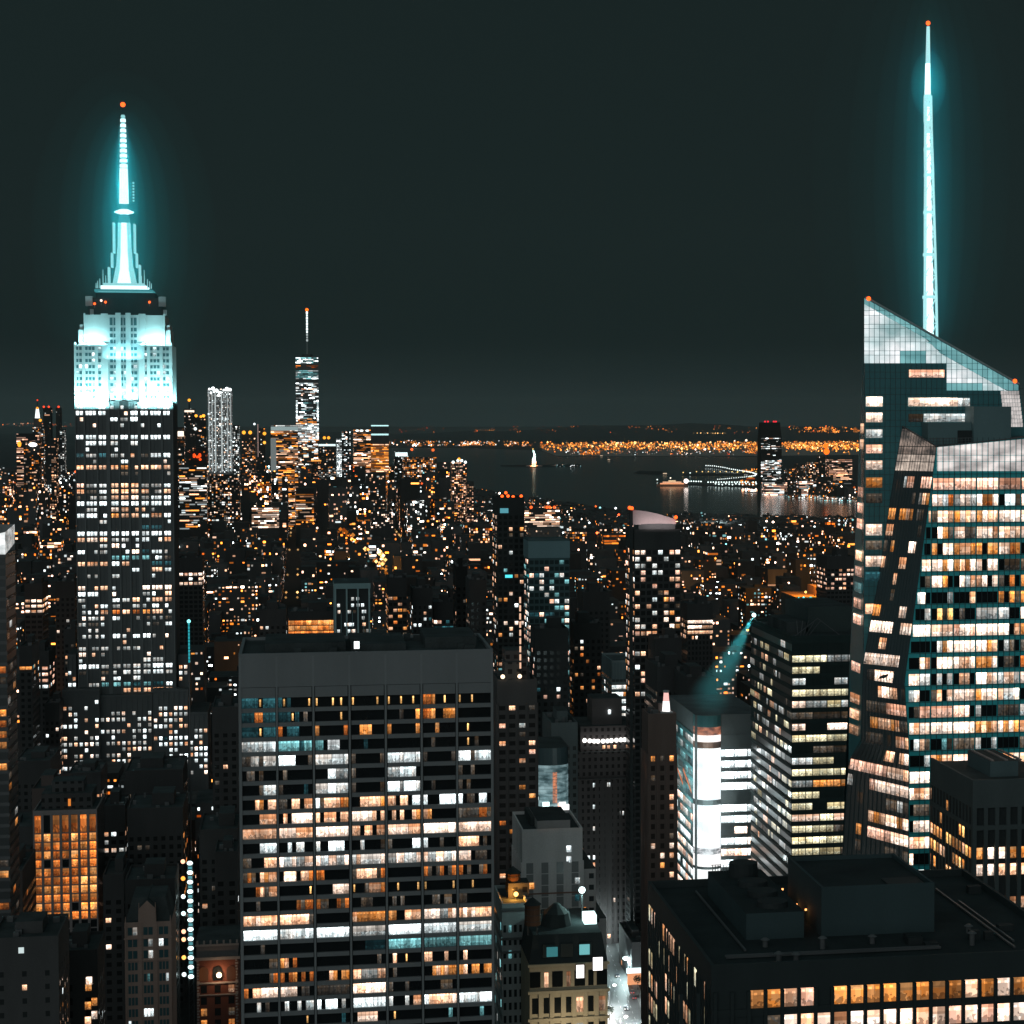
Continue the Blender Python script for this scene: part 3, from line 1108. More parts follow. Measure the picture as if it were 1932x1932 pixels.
kp = 30.75 * 552 / 4000
z_row = lambda i: K.z(1740, 913 + 30.75 * i)
CROWS = """
pppp pppp pppp pppp pppp pppp
..dd CCWo wCCw CooC .WWd CCcc
aacc dCCc accC aCcc CCCc CCcc
.... .cad CC.d CcCc CcCc CCc.
.... a.CC acca a.aa aaoa .aca
CCCC CCac acoa a.CC .d.d dd.c
.... ..a. .Cwc ca.a d.o. aoCC
.... .... .... .... a.a. a.Ca
.... .l.l .d.. wwww ww.. cc.c
CCCC CCCC pCCp CCCC Cc.c aaCC
.... ..aa CCCC Caac .wd. dC.C
..Cc .CCC Cccc aaaa .dd. oooo
ccww .w.w .cc. CCcC wccw cCCc
.... .c.c aCcc acCC cwwc .d.c
.dpp pppp ppp. .... dddd wddd
ccCC CCCC CCCC acac aaCa cacC
.wcd ..Td dddd w..w .... d.dd
.... cacc CCCC c... cccc cccc
CCcc aacc .... .... .... ....
cccC cCcc .... .... .... ....
.ddd dcdd .... .... .... ....
.CCC aaca .... .... .... ....
pccc .d.d .... .... .... ....
.... cccc .... .... .... ....
.... ccCC .... .... .... ....
""".strip().split("\n")
mull = MB()
g0 = KP(1757.8, 1000).x
gw = (KP(1800.2, 1000).x - g0)
zb_low = K.z(1740, 1665)
for i, row in enumerate(CROWS):
    zc = z_row(i)
    z0, h = zc - kp * .36, kp * .70
    xl = max(lerp_z(RB, z0).x, lerp_z(RB, z0 + h).x) + 0.25
    for gi, cell in enumerate(row.split()):
        cell = ''.join((R.choice('wcdC') if ch == '.' and R.random() < .22 else ('C' if ch in 'ac' and R.random() < .4 else ch)) for ch in cell)
        xg = g0 + gw * (gi - 1)
        j = 0
        while j < 4:
            ch = cell[j]
            e = j
            while e < 4 and cell[e] == ch:
                e += 1
            x0, x1 = xg + gw * .94 * j / 4 + .1, xg + gw * .94 * e / 4 - .02 + .1
            if ch != '.' and x1 > xl + .4:
                x0 = max(x0, xl)
                K.front(x0, z0, x1 - x0, h, lit(ch, max(1, e - j), max(.8, (e - j) / 2.5), 1.25), 0, 0.05)
            elif ch == '.' and x1 > xl + .3:
                x0 = max(x0, xl)
                mull.box(x0, x1, -0.03, 0, z0, z0 + h, DARK_GLASS)
            j = e
BROWS = {0: "...wpp..ppp", 1: "......d.wca", 2: "aa.aaca.dd.", 3: "cc.......d.", 4: "d.a....CC..", 5: "c....cc....",
         6: "....c......", 7: "....d......", 8: "aa.....CC..", 9: "CCCCCC..CCC", 10: "...cc......", 11: "CCCCCCCCC..",
         12: ".ddCCCCC...", 13: "....cCCcc.d", 14: ".dddddppppp", 15: "..aacccacdd", 16: ".dddd.d.cpc",
         17: "......cc.cC", 18: "pppppppCCCc", 19: "w...pCCCCCC", 20: "..d....ddwd", 21: "....cacCCaC", 22: "..a.ppppCCC", 23: "..d....dd.d", 24: "....ccc.ccC"}
for i, row in BROWS.items():
    zc = z_row(i) + 0.3
    z0, z1 = zc - kp * .35, zc + kp * .35
    n = len(row)
    j = 0
    while j < n:
        ch = row[j]
        e = j
        while e < n and row[e] == ch:
            e += 1
        if ch != '.':
            patch_part(z0, z1, j / n + .004, e / n - .004, lit(ch, 2 * (e - j), max(1.0, (e - j) / 2), 0.95))
        j = e
# rear slab: one column of rooms at its left edge, wide rows of plant-floor light
xw0, xw1 = KP(1634, 800, YA).x, KP(1665, 800, YA).x
for py0, py1, ch in ((748.6, 766.8, 'C'), (778.5, 796.5, 'C'), (810, 826, 'w'), (839, 855, 'p'), (869, 886, 'C'), (901, 920, 'a'), (931, 949, 'd'), (989, 1010, 'C'), (1020, 1037, 'd'), (1049, 1069, 'C'), (1079, 1096, 't'), (1139, 1158, 'c')):
    zt, zb_ = K.z(1650, py0, YA), K.z(1650, py1, YA)
    K.front(xw0, zb_, xw1 - xw0, zt - zb_, lit(ch, 3, 1.0, 1.15), YA)
for pa, pb, py0, py1, ch in ((1714.8, 1782, 697.5, 712, 'p'), (1713.8, 1807, 750.5, 766.5, 'C'), (1807, 1830, 751, 766.5, 'w'), (1743, 1834, 780.5, 796, 'w'), (1743, 1757, 809, 824, 'W'), (1714, 1742, 781, 796, 'd')):
    x0, x1 = KP(pa, py0, YA).x, KP(pb, py0, YA).x
    K.front(x0, K.z(pa, py1, YA), x1 - x0, K.z(pa, py0, YA) - K.z(pa, py1, YA), lit(ch, max(2, int((x1 - x0) / 1.45)), 2.0, 1.15), YA)
# left side rooms
for i in range(0, 24):
    py = 757 + 30.4 * i
    z = K.z(1620, py, YA)
    if R.random() < .7:
        xa, xb_ = kapex, ls
        top = lerp_z([kapex, a3, a4, a5, l1], z); bk = lerp_z([kapex, ls, l0, l1], z)
        if z < ls.z and z > a5.z + 4:
            q = MB(); pts = []
            for zz_, s in ((z, .85), (z, .2), (z + kp * .62, .2), (z + kp * .62, .85)):
                A_, B_ = lerp_z([kapex, a3, a4, a5, l1], zz_), lerp_z([kapex, ls, l0, l1], zz_)
                v = A_.lerp(B_, s); v.z = zz_; v.x -= .06
                pts.append(v)
            q.face(pts, lit(R.choice('ppcTc'), 2, 1.0, .9), R.random())
            q.build("window", K.root)
# thin mullions over front and facet
for gi in range(-2, 26):
    x = g0 + gw / 4 * gi
    zt = cR.z - 0.3
    if x < c3.x:
        # the facet edge limits how high this mullion reaches
        for zz_ in [c3.z - 0.5 * s for s in range(400)]:
            if lerp_z(RB, zz_).x < x - .1:
                zt = zz_
                break
    if x > c2.x:
        mull.box(x - .055, x + .055, -0.20, -0.05, 0, zt, MULL)
for i in range(-1, 40):
    z = z_row(i) - kp * .5
    if z > 0:
        x = lerp_z(RB, z).x
        mull.box(x + .05, cR.x, -0.13, -0.0501, z + .35, z + .47, MULL)
for s in range(0, 15):
    for k in range(len(RB) + 20):
        za, zb2 = a0.z - 6 * k, a0.z - 6 * (k + 1)
        if zb2 < 0:
            break
        p, q_ = lerp_z(LB, za).lerp(lerp_z(RB, za), s / 14), lerp_z(LB, zb2).lerp(lerp_z(RB, zb2), s / 14)
        off = Vector((-.08, -.1, 0))
        mull.bar(p + off, q_ + off, .06, MULL)
for c in range(31):
    px = 1630 + c * 9.72
    if px < 1925:
        p0 = KP(px, 1000, YA).x
        zt = K.z(px, roof_py2(px), YA)
        zl = max(lerp_x(p0), c3.z - 6 if px > 1705 else 0)
        mull.box(p0 - .05, p0 + .05, YA - .07, YA - .001, zl, zt - .2, MULL)
for r_ in range(0, 24):
    for dz in (0, 1.7):
        z = z_row(0) + kp * .5 + kp * (r_ - 10) + dz
        xr = None
        if z > c3.z:
            xr = KP(1930, 800, YA).x if z < kslope.z else kapex.x + (kslope.x - kapex.x) * (kapex.z - z) / (kapex.z - kslope.z)
        elif z > a3.z:
            xr = lerp_z(LB, z).x
        if xr and z < kapex.z:
            mull.box(kapex.x + .1, xr, YA - .06, YA - .002, z, z + .1, MULL)
mull.build("mullion_grid", K.root)
if late:
    o_ = MB()
    for q in late:
        for f_, mi_, uv_, sd_ in zip(q.f, q.mi, q.uv, q.sd):
            o_.face([q.v[i] for i in f_], q.mats[mi_], sd_, uv_)
    w_ = o_.build("smaller_lit_windows", K.root)
    w_["kind"] = "stuff"

# backlit crown screens
SC_W = screen_glass((0.97, 0.98, 1.0), (0.52, 0.80, 0.82), 1.05, 0.07, 0.55)
SC_T = screen_glass((0.36, 0.78, 0.80), (0.22, 0.60, 0.64), 0.75, 0.05, 0.6)
SC_P = screen_glass((1.0, 0.90, 0.86), (0.80, 0.72, 0.70), 1.0, 0.12, 0.45)
SC_B0 = screen_glass((.75, .55, .45), (.28, .20, .18), .42, 0.16, .3)
SC_B = screen_glass((1.0, 0.80, 0.66), (0.55, 0.42, 0.36), 0.8, 0.16, 0.35)
def roof_py(px):
    return 562 + (px - 1633) * (725.6 - 562) / (1922.5 - 1633)
rows_py = [562, 586, 595, 612, 620, 636, 645, 662, 670, 685.6]
rows_rt = rows_py + [697, 713.5, 723, 737]
m = MB()
def band_w(px):
    return 13 + (12 if px > 1755 else 0) * min(1, max(0, (px - 1745) / 30))
for c in range(30):
    pa, pb = 1630 + c * 9.72, 1630 + (c + 1) * 9.72
    if pb > 1923:
        break
    rws = rows_py if pa < 1780 else rows_rt
    for low in (0, 1):
        tl = [roof_py(p) + 1.5 for p in (pa, pb)] if not low else [roof_py(p) + band_w(p) for p in (pa, pb)]
        bl = [roof_py(p) + band_w(p) - .3 for p in (pa, pb)] if not low else [999, 999]
        for ra, rb in zip(rws, rws[1:]):
            ta, tb = max(ra + .35, tl[0]), max(ra + .35, tl[1])
            ba, bb = min(rb - .35, bl[0]), min(rb - .35, bl[1])
            if ba - ta < .25 and bb - tb < .25:
                continue
            ba, bb = max(ba, ta), max(bb, tb)
            mid = (ra + rb) / 2
            teal = not low or (1695 < pa < 1745 and 655 < mid < 680) or (1775 < pa < 1845 and mid > 722)
            P4 = [KP(pa + .5, ba, YA), KP(pb - .5, bb, YA), KP(pb - .5, tb, YA), KP(pa + .5, ta, YA)]
            for v in P4:
                v.y -= .1
            m.face(P4, SC_T if teal else SC_W, R.random())
for c in range(8):
    for r_ in range(9):
        pa, py = 1888 + c * 5.0 + r_ * .9, 737.5 + r_ * 7.6
        if pa + 4 < 1926 + r_ and py > roof_py(pa) + 4 and py < 800:
            P4 = [KP(pa, py + 7, YA), KP(pa + 4.5, py + 7, YA), KP(pa + 4.5, py, YA), KP(pa, py, YA)]
            for v in P4:
                v.y -= .1
            m.face(P4, SC_P, R.random())
m.build("crown_screen", K.root)
m = MB()
for c in range(20):
    pa, pb = 1767.5 + c * 10.6, 1767.5 + (c + 1) * 10.6
    for ra, rb in ((None, 859), (859, 871), (871, 889)):
        top = [843 - (p - 1767) * .095 + 1 for p in (pa, pb)]
        t2 = [ra + .4, ra + .4] if ra else top
        P4 = [KP(pa + .4, rb - .4), KP(pb - .4, rb - .4), KP(pb - .4, t2[1]), KP(pa + .4, t2[0])]
        for v in P4:
            v.y -= .12
        m.face(P4, SC_P, R.random())
m.build("terrace_screen", K.root)
m = MB()
zs = [a0.z - .5, c3.z, K.z(1730, 858), K.z(1730, 872), K.z(1730, 890)]
for s in range(8):
    for r_, (za, zb2) in enumerate(zip(zs, zs[1:])):
        pts = []
        for z, f in ((zb2 + .1, s / 8 + .006), (zb2 + .1, (s + 1) / 8 - .006), (za - .1, (s + 1) / 8 - .006), (za - .1, s / 8 + .006)):
            L, Rr = lerp_z(LB, z), lerp_z([a0 * 1.0] + [c3], z) if z > c3.z else lerp_z(RB, z)
            if z > c3.z:
                t = (a0.z - z) / (a0.z - c3.z)
                Rr = a0.lerp(c3, t)
            v = L.lerp(Rr, f); v.z = z
            pts.append(v + Vector((-.08, -.1, 0)))
        m.face(pts, SC_B if r_ > 1 else SC_B0, R.random())
m.build("corner_screen", K.root)
# roof terrace plant and rails
m = MB()
PLANT = wall((0.13, 0.22, 0.235), 0.6, 0.3, 0.15, key="plant_cladding")
for pa, pb, py0, py1, y0, mt in ((1837, 1908, 767, 826, 4, PLANT), (1751, 1845, 797, 826, 6, PLANT), (1808, 1842, 812, 826, 5.4, BLACK)):
    p0, p1 = KP(pa, py1, y0), KP(pb, py0, y0)
    m.box(p0.x, p1.x, y0, YA - .2, p0.z - 2, p1.z, mt, ROOF_GREY)
for k in range(14):
    px = 1755 + k * 6
    p0 = KP(px, 832, 1.5)
    m.bar((p0.x, 1.5, p0.z - 2), (p0.x, 1.5, p0.z + .9), .06, STEEL)
p0, p1 = KP(1752, 828, 1.5), KP(1836, 826, 1.5)
m.bar(p0, p1, .08, STEEL)
m.bar(p0 - Vector((0, 0, .7)), p1 - Vector((0, 0, .7)), .06, STEEL)
m.bar(kapex + Vector((0, -.2, .2)), kslope + Vector((0, -.2, .2)), .22, wall((.35, .42, .43), .4, .5, .1, key="pale_metal"))
m.bar(c3 + Vector((0, -.2, .1)), cR + Vector((0, -.2, .1)), .16, STEEL)
m.bar(a0 + Vector((-.1, -.2, .1)), c3 + Vector((0, -.2, .1)), .16, STEEL)
m.build("terrace_plant", K.root)
for px, py, yy, r in ((1639, 563.5, YA - .5, .6), (1915, 719, YA - .5, .6)):
    p = KP(px, py, yy)
    beacon(K.root, p.x, p.y, p.z, r)
# spire
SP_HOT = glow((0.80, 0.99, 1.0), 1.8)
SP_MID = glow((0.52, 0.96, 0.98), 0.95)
YS = 24.0
SP_SCALE = 1.0
def SP(px, py):
    x, z = K.p(px, py, YS)
    return x, z
m = MB()
lv = [(660, 1754.6, 15.5), (560, 1754, 14.3), (480, 1753.4, 12.8), (400, 1752.5, 11.0), (330, 1752, 9.4), (281, 1751, 8.6), (231, 1750.6, 7.6), (181, 1750.2, 7.0)]
for (pa, xa, wa), (pb, xb_, wb) in zip(lv, lv[1:]):
    x0, z0 = SP(xa, pa); x1, z1 = SP(xb_, pb)
    r0 = abs(SP(xa + wa, pa)[0] - x0) * .86; r1 = abs(SP(xb_ + wb, pb)[0] - x1) * .86
    leg = lambda x, r, z, k: Vector((x + r * math.cos(math.radians(-30 + 120 * k)) * 1.0, YS + r * math.sin(math.radians(-30 + 120 * k)), z))
    for k in range(3):
        m.bar(leg(x0, r0, z0, k), leg(x1, r1, z1, k), .34, SP_MID)
        n = 2
        for s in range(n):
            t0, t1 = s / n, (s + 1) / n
            p_, q_ = leg(x0, r0, z0, k).lerp(leg(x1, r1, z1, k), t0), leg(x0, r0, z0, (k + 1) % 3).lerp(leg(x1, r1, z1, (k + 1) % 3), t1)
            m.bar(p_, q_, .13, SP_MID)
            m.bar(leg(x0, r0, z0, k).lerp(leg(x1, r1, z1, k), t1), leg(x0, r0, z0, (k + 1) % 3).lerp(leg(x1, r1, z1, (k + 1) % 3), t1), .12, SP_MID)
    m.cyl(x1, YS, z1 - .5, z1 + .3, r1 * 1.12, r1 * 1.12, SP_MID, 12)
m.build("spire_lattice", K.root)
m = MB()
for (pa, xa, wa), (pb, xb_, wb) in zip(lv, lv[1:]):
    x0, z0 = SP(xa, pa); x1, z1 = SP(xb_, pb)
    r0 = abs(SP(xa + wa, pa)[0] - x0) * .62; r1 = abs(SP(xb_ + wb, pb)[0] - x1) * .66
    r0, r1 = r0 * .8, r1 * .8
    zm = z0 + (z1 - z0) * .58
    ox_ = -r0 * .22
    m.cyl(x0 + ox_, YS, z0, zm, r0 * 1.12, r0 * 1.05, SP_HOT, 12)
    m.cyl(x0 + ox_, YS, zm, z1, r0 * 1.05, r1 * .85, SP_HOT if pa > 300 else SP_MID, 12)
x0, z0 = SP(1750.2, 181); x1, z1 = SP(1750.8, 120); x2, z2_ = SP(1751, 50)
r = abs(SP(1755.6, 181)[0] - x0)
m.cyl(x0, YS, z0, z1, r * 1.05, r * .85, SP_HOT, 10)
m.cyl(x1, YS, z1, z2_, r * .85, r * .58, SP_MID, 10)
m.build("spire_core", K.root)
beacon(K.root, x2, YS, z2_ + .9, .62)
for py, pw in ((615, 520), (585, 420), (550, 520), (515, 420), (475, 520), (440, 400), (400, 460), (365, 380), (330, 400), (300, 320), (265, 330), (230, 260), (200, 300), (165, 800), (140, 520), (105, 160)):
    xc_ = 1754 - (620 - py) / 500 * 3.4
    x, z = SP(xc_, py)
    point((x - .6, YS - 3.4, z), (0.03, 0.75, 1.0), pw * 1.4, K.root, .3, "spire_mist_lamp")  # lamps added before the spire to light the mist shells
K.flush(72)

# ------------------------------------------------------------------ general builder for the blocks of the middle distance
WARM = [('c', 5), ('C', 2), ('a', 2), ('w', 1.5), ('d', 1.5), ('W', .6)]
AMBER = [('a', 5), ('o', 3), ('c', 2), ('d', 2)]
OFFICE = [('W', 3), ('w', 4), ('c', 2), ('C', 1), ('d', 1)]
GREEN = [('g', 6), ('w', 2), ('C', 1), ('a', .6), ('d', 1)]
TEALS = [('T', 2), ('t', 3), ('W', 1), ('c', 2)]
MIXED = [('c', 3), ('w', 2), ('W', 1), ('a', 2), ('T', .5), ('d', 1)]

def stone(v, tint=(0.96, 1.0, 1.02), dark=None, pitch=3.2, fl=3.6, ww=.5, wh=.5, rough=.85, var=.22):
    c = tuple(round(v * t, 4) for t in tint)
    dk = dark or tuple(round(q * .3, 4) for q in c)
    return wall(c, rough, .25, var, (round(pitch, 3), fl, round(ww * pitch, 3), round(wh * fl, 3), dk))

def tower(name, label, x0, x1, ytop, D, depth, yb, v=.08, tint=(.96, 1, 1.02), fl=3.6, pitch=3.2, ww=.5, wh=.5, prob=.3, pal=WARM,
          piers=0.0, ledge=0.0, side=True, side_prob=None, rowvar=.5, top_blank=1.2, roof=ROOF_DARK, parapet=1.0, plant=True, group=None, ribbon=False, cat="building",
          panes=1, limit=WINDOW_PARTS, k=1.0, ang=GRID, blankcap=None, win=True, finish=True, dark=None, tank=False):
    if win and prob < .1 and yb < 1900:
        prob, pal = prob + .05, pal + [('d', 4)]
    b_ = Bld(name, label, x0, ytop, D, cat, ang, group)
    W = b_.x(x1, ytop)
    zt = b_.z(x0, ytop)
    n = max(2, int(round(W / pitch)))
    pt = W / n
    mat = stone(v, tint, dark, pt, fl, ww, wh)
    plain = stone(v, tint, dark, pt, fl, 0.0, 0.0)
    m_ = MB()
    nf = int(zt / fl)
    zcap = max(fl, (nf - top_blank * .999) * fl // fl * fl) if blankcap is None else zt - blankcap
    zcap = min(zcap, zt - .3)
    m_.box(0, W, 0, depth, 0, zcap, mat)
    m_.box(0, W, 0, depth, zcap, zt, plain, roof)
    if parapet:
        for a in ((0, W, 0, .5), (0, W, depth - .5, depth), (0, .5, .5, depth - .5), (W - .5, W, .5, depth - .5)):
            m_.box(*a, zt, zt + parapet, plain)
    nd = max(1, int(depth / pt))
    if piers:
        for i in range(n + 1):
            x = min(max(i * pt, piers / 2), W - piers / 2)
            m_.box(x - piers / 2, x + piers / 2, -.45, 0, 0, zcap, plain)
        for j in range(nd + 1):
            y = j * pt
            if y < depth:
                m_.box(-.45, 0, y, y + piers, 0, zcap, plain)
                m_.box(W, W + .45, y, y + piers, 0, zcap, plain)
    if ledge:
        for j in range(1, int(zcap / fl) + 1):
            m_.box(-.3, W + .3, -.3, 0, j * fl - ledge / 2, j * fl + ledge / 2, plain)
    m_.build("walls", b_.root)
    if plant:
        r_ = MB()
        bx = W * (.2 + .3 * R.random()); by = depth * .3
        r_.box(bx, bx + W * .4, by, by + depth * .45, zt, zt + 3.5 + 2.5 * R.random(), plain, roof)
        r_.build("roof_house", b_.root)
        for _ in range(6):
            x, y = W * (.05 + .85 * R.random()), depth * (.08 + .8 * R.random())
            s_ = .8 + 1.6 * R.random()
            r_ = MB()
            r_.box(x, x + s_, y, y + s_, zt, zt + .8 + R.random() * 1.4, STEEL)
            r_.build("roof_unit", b_.root)
    b_.W, b_.zt, b_.dep, b_.n, b_.pt, b_.fl, b_.zcap = W, zt, depth, n, pt, fl, zcap
    if win:
        zlow = b_.z(x0, yb)
        j = int(zcap / fl) - 1
        left = (x0 + x1) / 2 > 566
        while j >= 0 and j * fl > zlow - fl:
            pr = min(1.0, prob * (1 - rowvar + 2 * rowvar * R.random()))
            row_kind = pick(pal)
            z = (j + .5) * fl - wh * fl / 2
            if ribbon and R.random() < prob:
                i = 0
                while i < n:
                    L_ = R.choice((2, 3, 4, 5))
                    L_ = min(L_, n - i)
                    if R.random() < .85:
                        b_.front(i * pt + .08, z, L_ * pt - .16, wh * fl, lit(row_kind if R.random() < .7 else pick(pal), L_, max(1, L_ / 2), k), 0)
                    i += L_
            else:
                for i in range(n):
                    if R.random() < pr:
                        ch = row_kind if R.random() < .35 else pick(pal)
                        b_.front((i + .5) * pt - ww * pt / 2, z, ww * pt, wh * fl, lit(ch, panes, 1.0, k), 0)
            if side:
                sp_ = side_prob if side_prob is not None else pr * .7
                for i in range(nd):
                    if R.random() < sp_:
                        ch = pick(pal)
                        y = (i + .5) * pt - ww * pt / 2
                        if left:
                            b_.left(y, z, ww * pt, wh * fl, lit(ch, panes, 1.0, k))
                        else:
                            b_.right(y, z, ww * pt, wh * fl, lit(ch, panes, 1.0, k), W)
            j -= 1
    if tank:
        t_ = MB()
        tx, ty = W * .7, depth * .4
        t_.cyl(tx, ty, zt + 3, zt + 7.2, 2.1, 2.1, wall((.10, .07, .05), .9, .1, .3, key="tank_wood"), 12)
        t_.cyl(tx, ty, zt + 7.2, zt + 9, 2.3, .1, ROOF_DARK, 12)
        for q in range(4):
            t_.bar((tx + 1.4 * math.cos(q * 1.57), ty + 1.4 * math.sin(q * 1.57), zt), (tx + 1.4 * math.cos(q * 1.57), ty + 1.4 * math.sin(q * 1.57), zt + 3), .14, STEEL)
        t_.build("water_tank", b_.root)
    if finish:
        b_.flush(limit)
    return b_

# ------------------------------------------------------------------ near black block at the lower right
BLK = wall((0.028, 0.042, 0.044), 0.7, 0.3, 0.2, key="black_facade")
BLK2 = wall((0.048, 0.08, 0.087), 0.8, 0.2, 0.15, key="bulkhead_cladding")
ROOF_BLK = wall((0.034, 0.046, 0.048), 0.95, 0.1, 0.4, key="black_roof")
Q = Bld("office_block", "near black flat-roofed block with orange office windows and two big roof bulkheads", 1342, 1837, 330)
QW, QD = Q.x(2040, 1800), 62.0
qz = Q.z(1342, 1837)
m = MB()
m.box(0, QW, 0, QD, 0, qz, BLK, ROOF_BLK)
for a in ((0, QW, 0, .6), (0, QW, QD - .6, QD), (0, .6, .6, QD - .6), (QW - .6, QW, .6, QD - .6)):
    m.box(*a, qz, qz + 1.3, BLK)
qp = 33.2 * 330 / 4000 * .99
qf = 4.15
zw1 = Q.z(1420, 1884)
xq0 = Q.x(1413, 1884)
for i in range(-4, 20):
    m.box(xq0 + i * qp - .36, xq0 + i * qp + .22, -.5, 0, 0, qz - 3.0, BLK)
for j in range(0, 30):
    m.box(0, QW, -.3, 0, zw1 - qf * j - 2.75, zw1 - qf * j - 1.55, BLK)
for i in range(24):
    y = 2 + i * 2.55
    m.box(-.14, 0, y, y + .35, 0, qz - 3.0, BLK)
m.build("walls", Q.root)
for i in range(-1, 18):
    for j in range(0, 3):
        x = xq0 + i * qp + .24
        z = zw1 - qf * j - 1.55
        on = (j == 0 and (0 <= i <= 3 or 5 <= i <= 18)) or (j == 1 and i >= 2) or (j == 1 and i in (1,) and True) or (j == 2 and R.random() < .7)
        if on and x + qp - .6 < QW:
            ch = ('a' if i in (0, 1, 5, 6, 7, 8, 9, 10) else R.choice('acCp')) if j == 0 else R.choice('CCpcC')
            if j == 1 and i == 1:
                ch = 'd'
            Q.front(x, z, qp - .62, 2.85, lit(ch, 1, .55, 1.05), 0, .05)
cols = [(y, j) for y in range(23) for j in range(0, 14)]
for yi, j in cols:
    py_fade = j
    z = qz - 5.6 - j * qf
    y = 2.4 + yi * 2.55
    if R.random() < (.55 if j in (0, 2, 4) else .30 + .25 * (j > 2)):
        Q.left(y, z, 1.9 if R.random() < .5 else .7, 2.9, lit(R.choice('gggcca'), 1, .7, .55), 0, .05)
m = MB()
bx0, bz = Q.p(1550, 1682, 20); bx1, _ = Q.p(1763, 1674, 20)
m.box(bx0, bx1, 20, 45, qz, bz, BLK2, ROOF_BLK)
for a in ((bx0, bx1, 20, 20.5), (bx0, bx1, 44.5, 45), (bx0, bx0 + .5, 20.5, 44.5), (bx1 - .5, bx1, 20.5, 44.5)):
    m.box(*a, bz, bz + .7, BLK2)
m.box(bx1 - 7.5, bx1 - 1.2, 21.5, 27, bz, bz + .3, BLACK)
m.build("bulkhead", Q.root)
m = MB()
cx0, cz = Q.p(1408, 1724, 20); cx1, _ = Q.p(1517, 1722, 20)
m.box(cx0, cx1, 20, 54, qz, cz, BLK2, ROOF_BLK)
m.build("cooling_tower", Q.root)
for i in range(4):
    m = MB()
    m.cyl((cx0 + cx1) / 2 + .6, 25 + i * 8, cz, cz + .9 + (1.6 if i == 3 else 0), 2.7, 2.6, BLACK, 18)
    m.build("fan_drum", Q.root)
m = MB()
for i in range(6):
    m.bar((cx0 + .7 + i * .5, 53, cz), (cx0 + .7 + i * .5, 53, cz + 1.3), .06, STEEL)
m.bar((cx0 + .4, 53, cz + 1.3), (cx0 + 4, 53, cz + 1.3), .05, STEEL)
m.build("guard_rail", Q.root)
m = MB()
for i in range(12):
    x, y = QW * (.5 + .45 * R.random()), 4 + 52 * R.random()
    s_ = 1 + 2 * R.random()
    if not (cx0 - 3 < x < bx1 + 1 and 17 < y < 56):
        m = MB()
        m.box(x, x + s_, y, y + s_ * .7, qz, qz + .6 + R.random(), BLACK)
        m.build("roof_unit", Q.root)
for x0_, y0_, x1_, y1_ in ((4, 8, 40, 8), (4, 9, 40, 9), (52, 6, 52, 50), (53.2, 10, 53.2, 40), (8, 12, 8, 56)):
    m = MB(); m.bar((x0_, y0_, qz + .35), (x1_, y1_, qz + .35), .16, STEEL); m.build("roof_pipe", Q.root)
for x, y, h in ((12, 5, 1.4), (15, 5.5, 1.0), (21, 12, 1.8), (30, 14, 1.2), (46, 10, 2.0), (48, 18, 1.2), (12, 15, 1.2)):
    m = MB(); m.cyl(x, y, qz, qz + h, .45, .45, STEEL, 10); m.cyl(x, y, qz + h, qz + h + .35, .8, .3, STEEL, 10); m.build("roof_vent", Q.root)
for y, h_ in ((30, 2.2), (37, 1.5), (48, 1.8)):
    q = MB(); q.box(bx0 - .5, bx0 - .1, y, y + .5, qz + h_, qz + h_ + .35, BLACK)
    q.face(((bx0 - .48, y - .02, qz + h_ - .05), (bx0 - .12, y - .02, qz + h_ - .05), (bx0 - .12, y - .02, qz + h_ + .3), (bx0 - .48, y - .02, qz + h_ + .3)), glow((1, .4, .12), 3))
    q.build("wall_lamp", Q.root)
    point((bx0 - 1.2, y - .4, qz + h_), (1, .35, .1), 28, Q.root, .1, "wall_lamp_light")
Q.flush()

# ------------------------------------------------------------------ pier-fronted block at the right edge
PIER = wall((0.085, 0.11, 0.113), 0.8, 0.2, 0.2, key="dark_pier_stone")
B = Bld("office_block", "dark block with tall vertical piers and golden windows low on both faces", 1837, 1480, 480)
BW, BD = B.x(2010, 1470), 33.0
bz_ = B.z(1837, 1480)
m = MB()
m.box(0, BW, .6, BD, 0, bz_, BLACK, ROOF_DARK)
m.box(-.2, BW, 0, .6, bz_ - 5.5, bz_ + .9, PIER)
m.box(-.2, .4, .6, BD, bz_ - 5.5, bz_ + .9, PIER)
bp_ = 22.3 * 480 / 4000
for i in range(12):
    m.box(i * bp_ - .2 if i else -.2, i * bp_ + .75, -.15, .6, 0, bz_ - 5.5, PIER)
for j in range(14):
    m.box(-.12, .0, .6 + j * 2.5, .6 + j * 2.5 + .7, 0, bz_ - 5.5, PIER)
bf = 32.0 * 480 / 4000
zr = B.z(1850, 1611)
for z in (B.z(1850, 1567), B.z(1850, 1567) - bf * 8):
    m.box(0, BW, -.05, .6, z, z + 1.1, PIER)
    m.box(-.25, 0, .6, BD, z, z + 1.1, PIER)
m.build("walls", B.root)
m = MB()
m.box(0.8, BW, 2, 3, bz_, bz_ + .5, STEEL)
pb0 = B.p(1868, 1468, 9); pb1 = B.p(1921, 1462, 9)
m.box(pb0[0], pb1[0], 9, 26, bz_, bz_ + 3.6, wall((.10, .15, .16), .8, .2, .15, key="plant_panel"), ROOF_DARK)
for k_ in range(3):
    x = pb0[0] + .6 + k_ * 3.4
    m.box(x - .2, x + .5, 9.5, 25, bz_ + 3.6, bz_ + 3.9, wall((.30, .26, .25), .8, .2, .2, key="pink_duct"))
m.build("roof_plant", B.root)
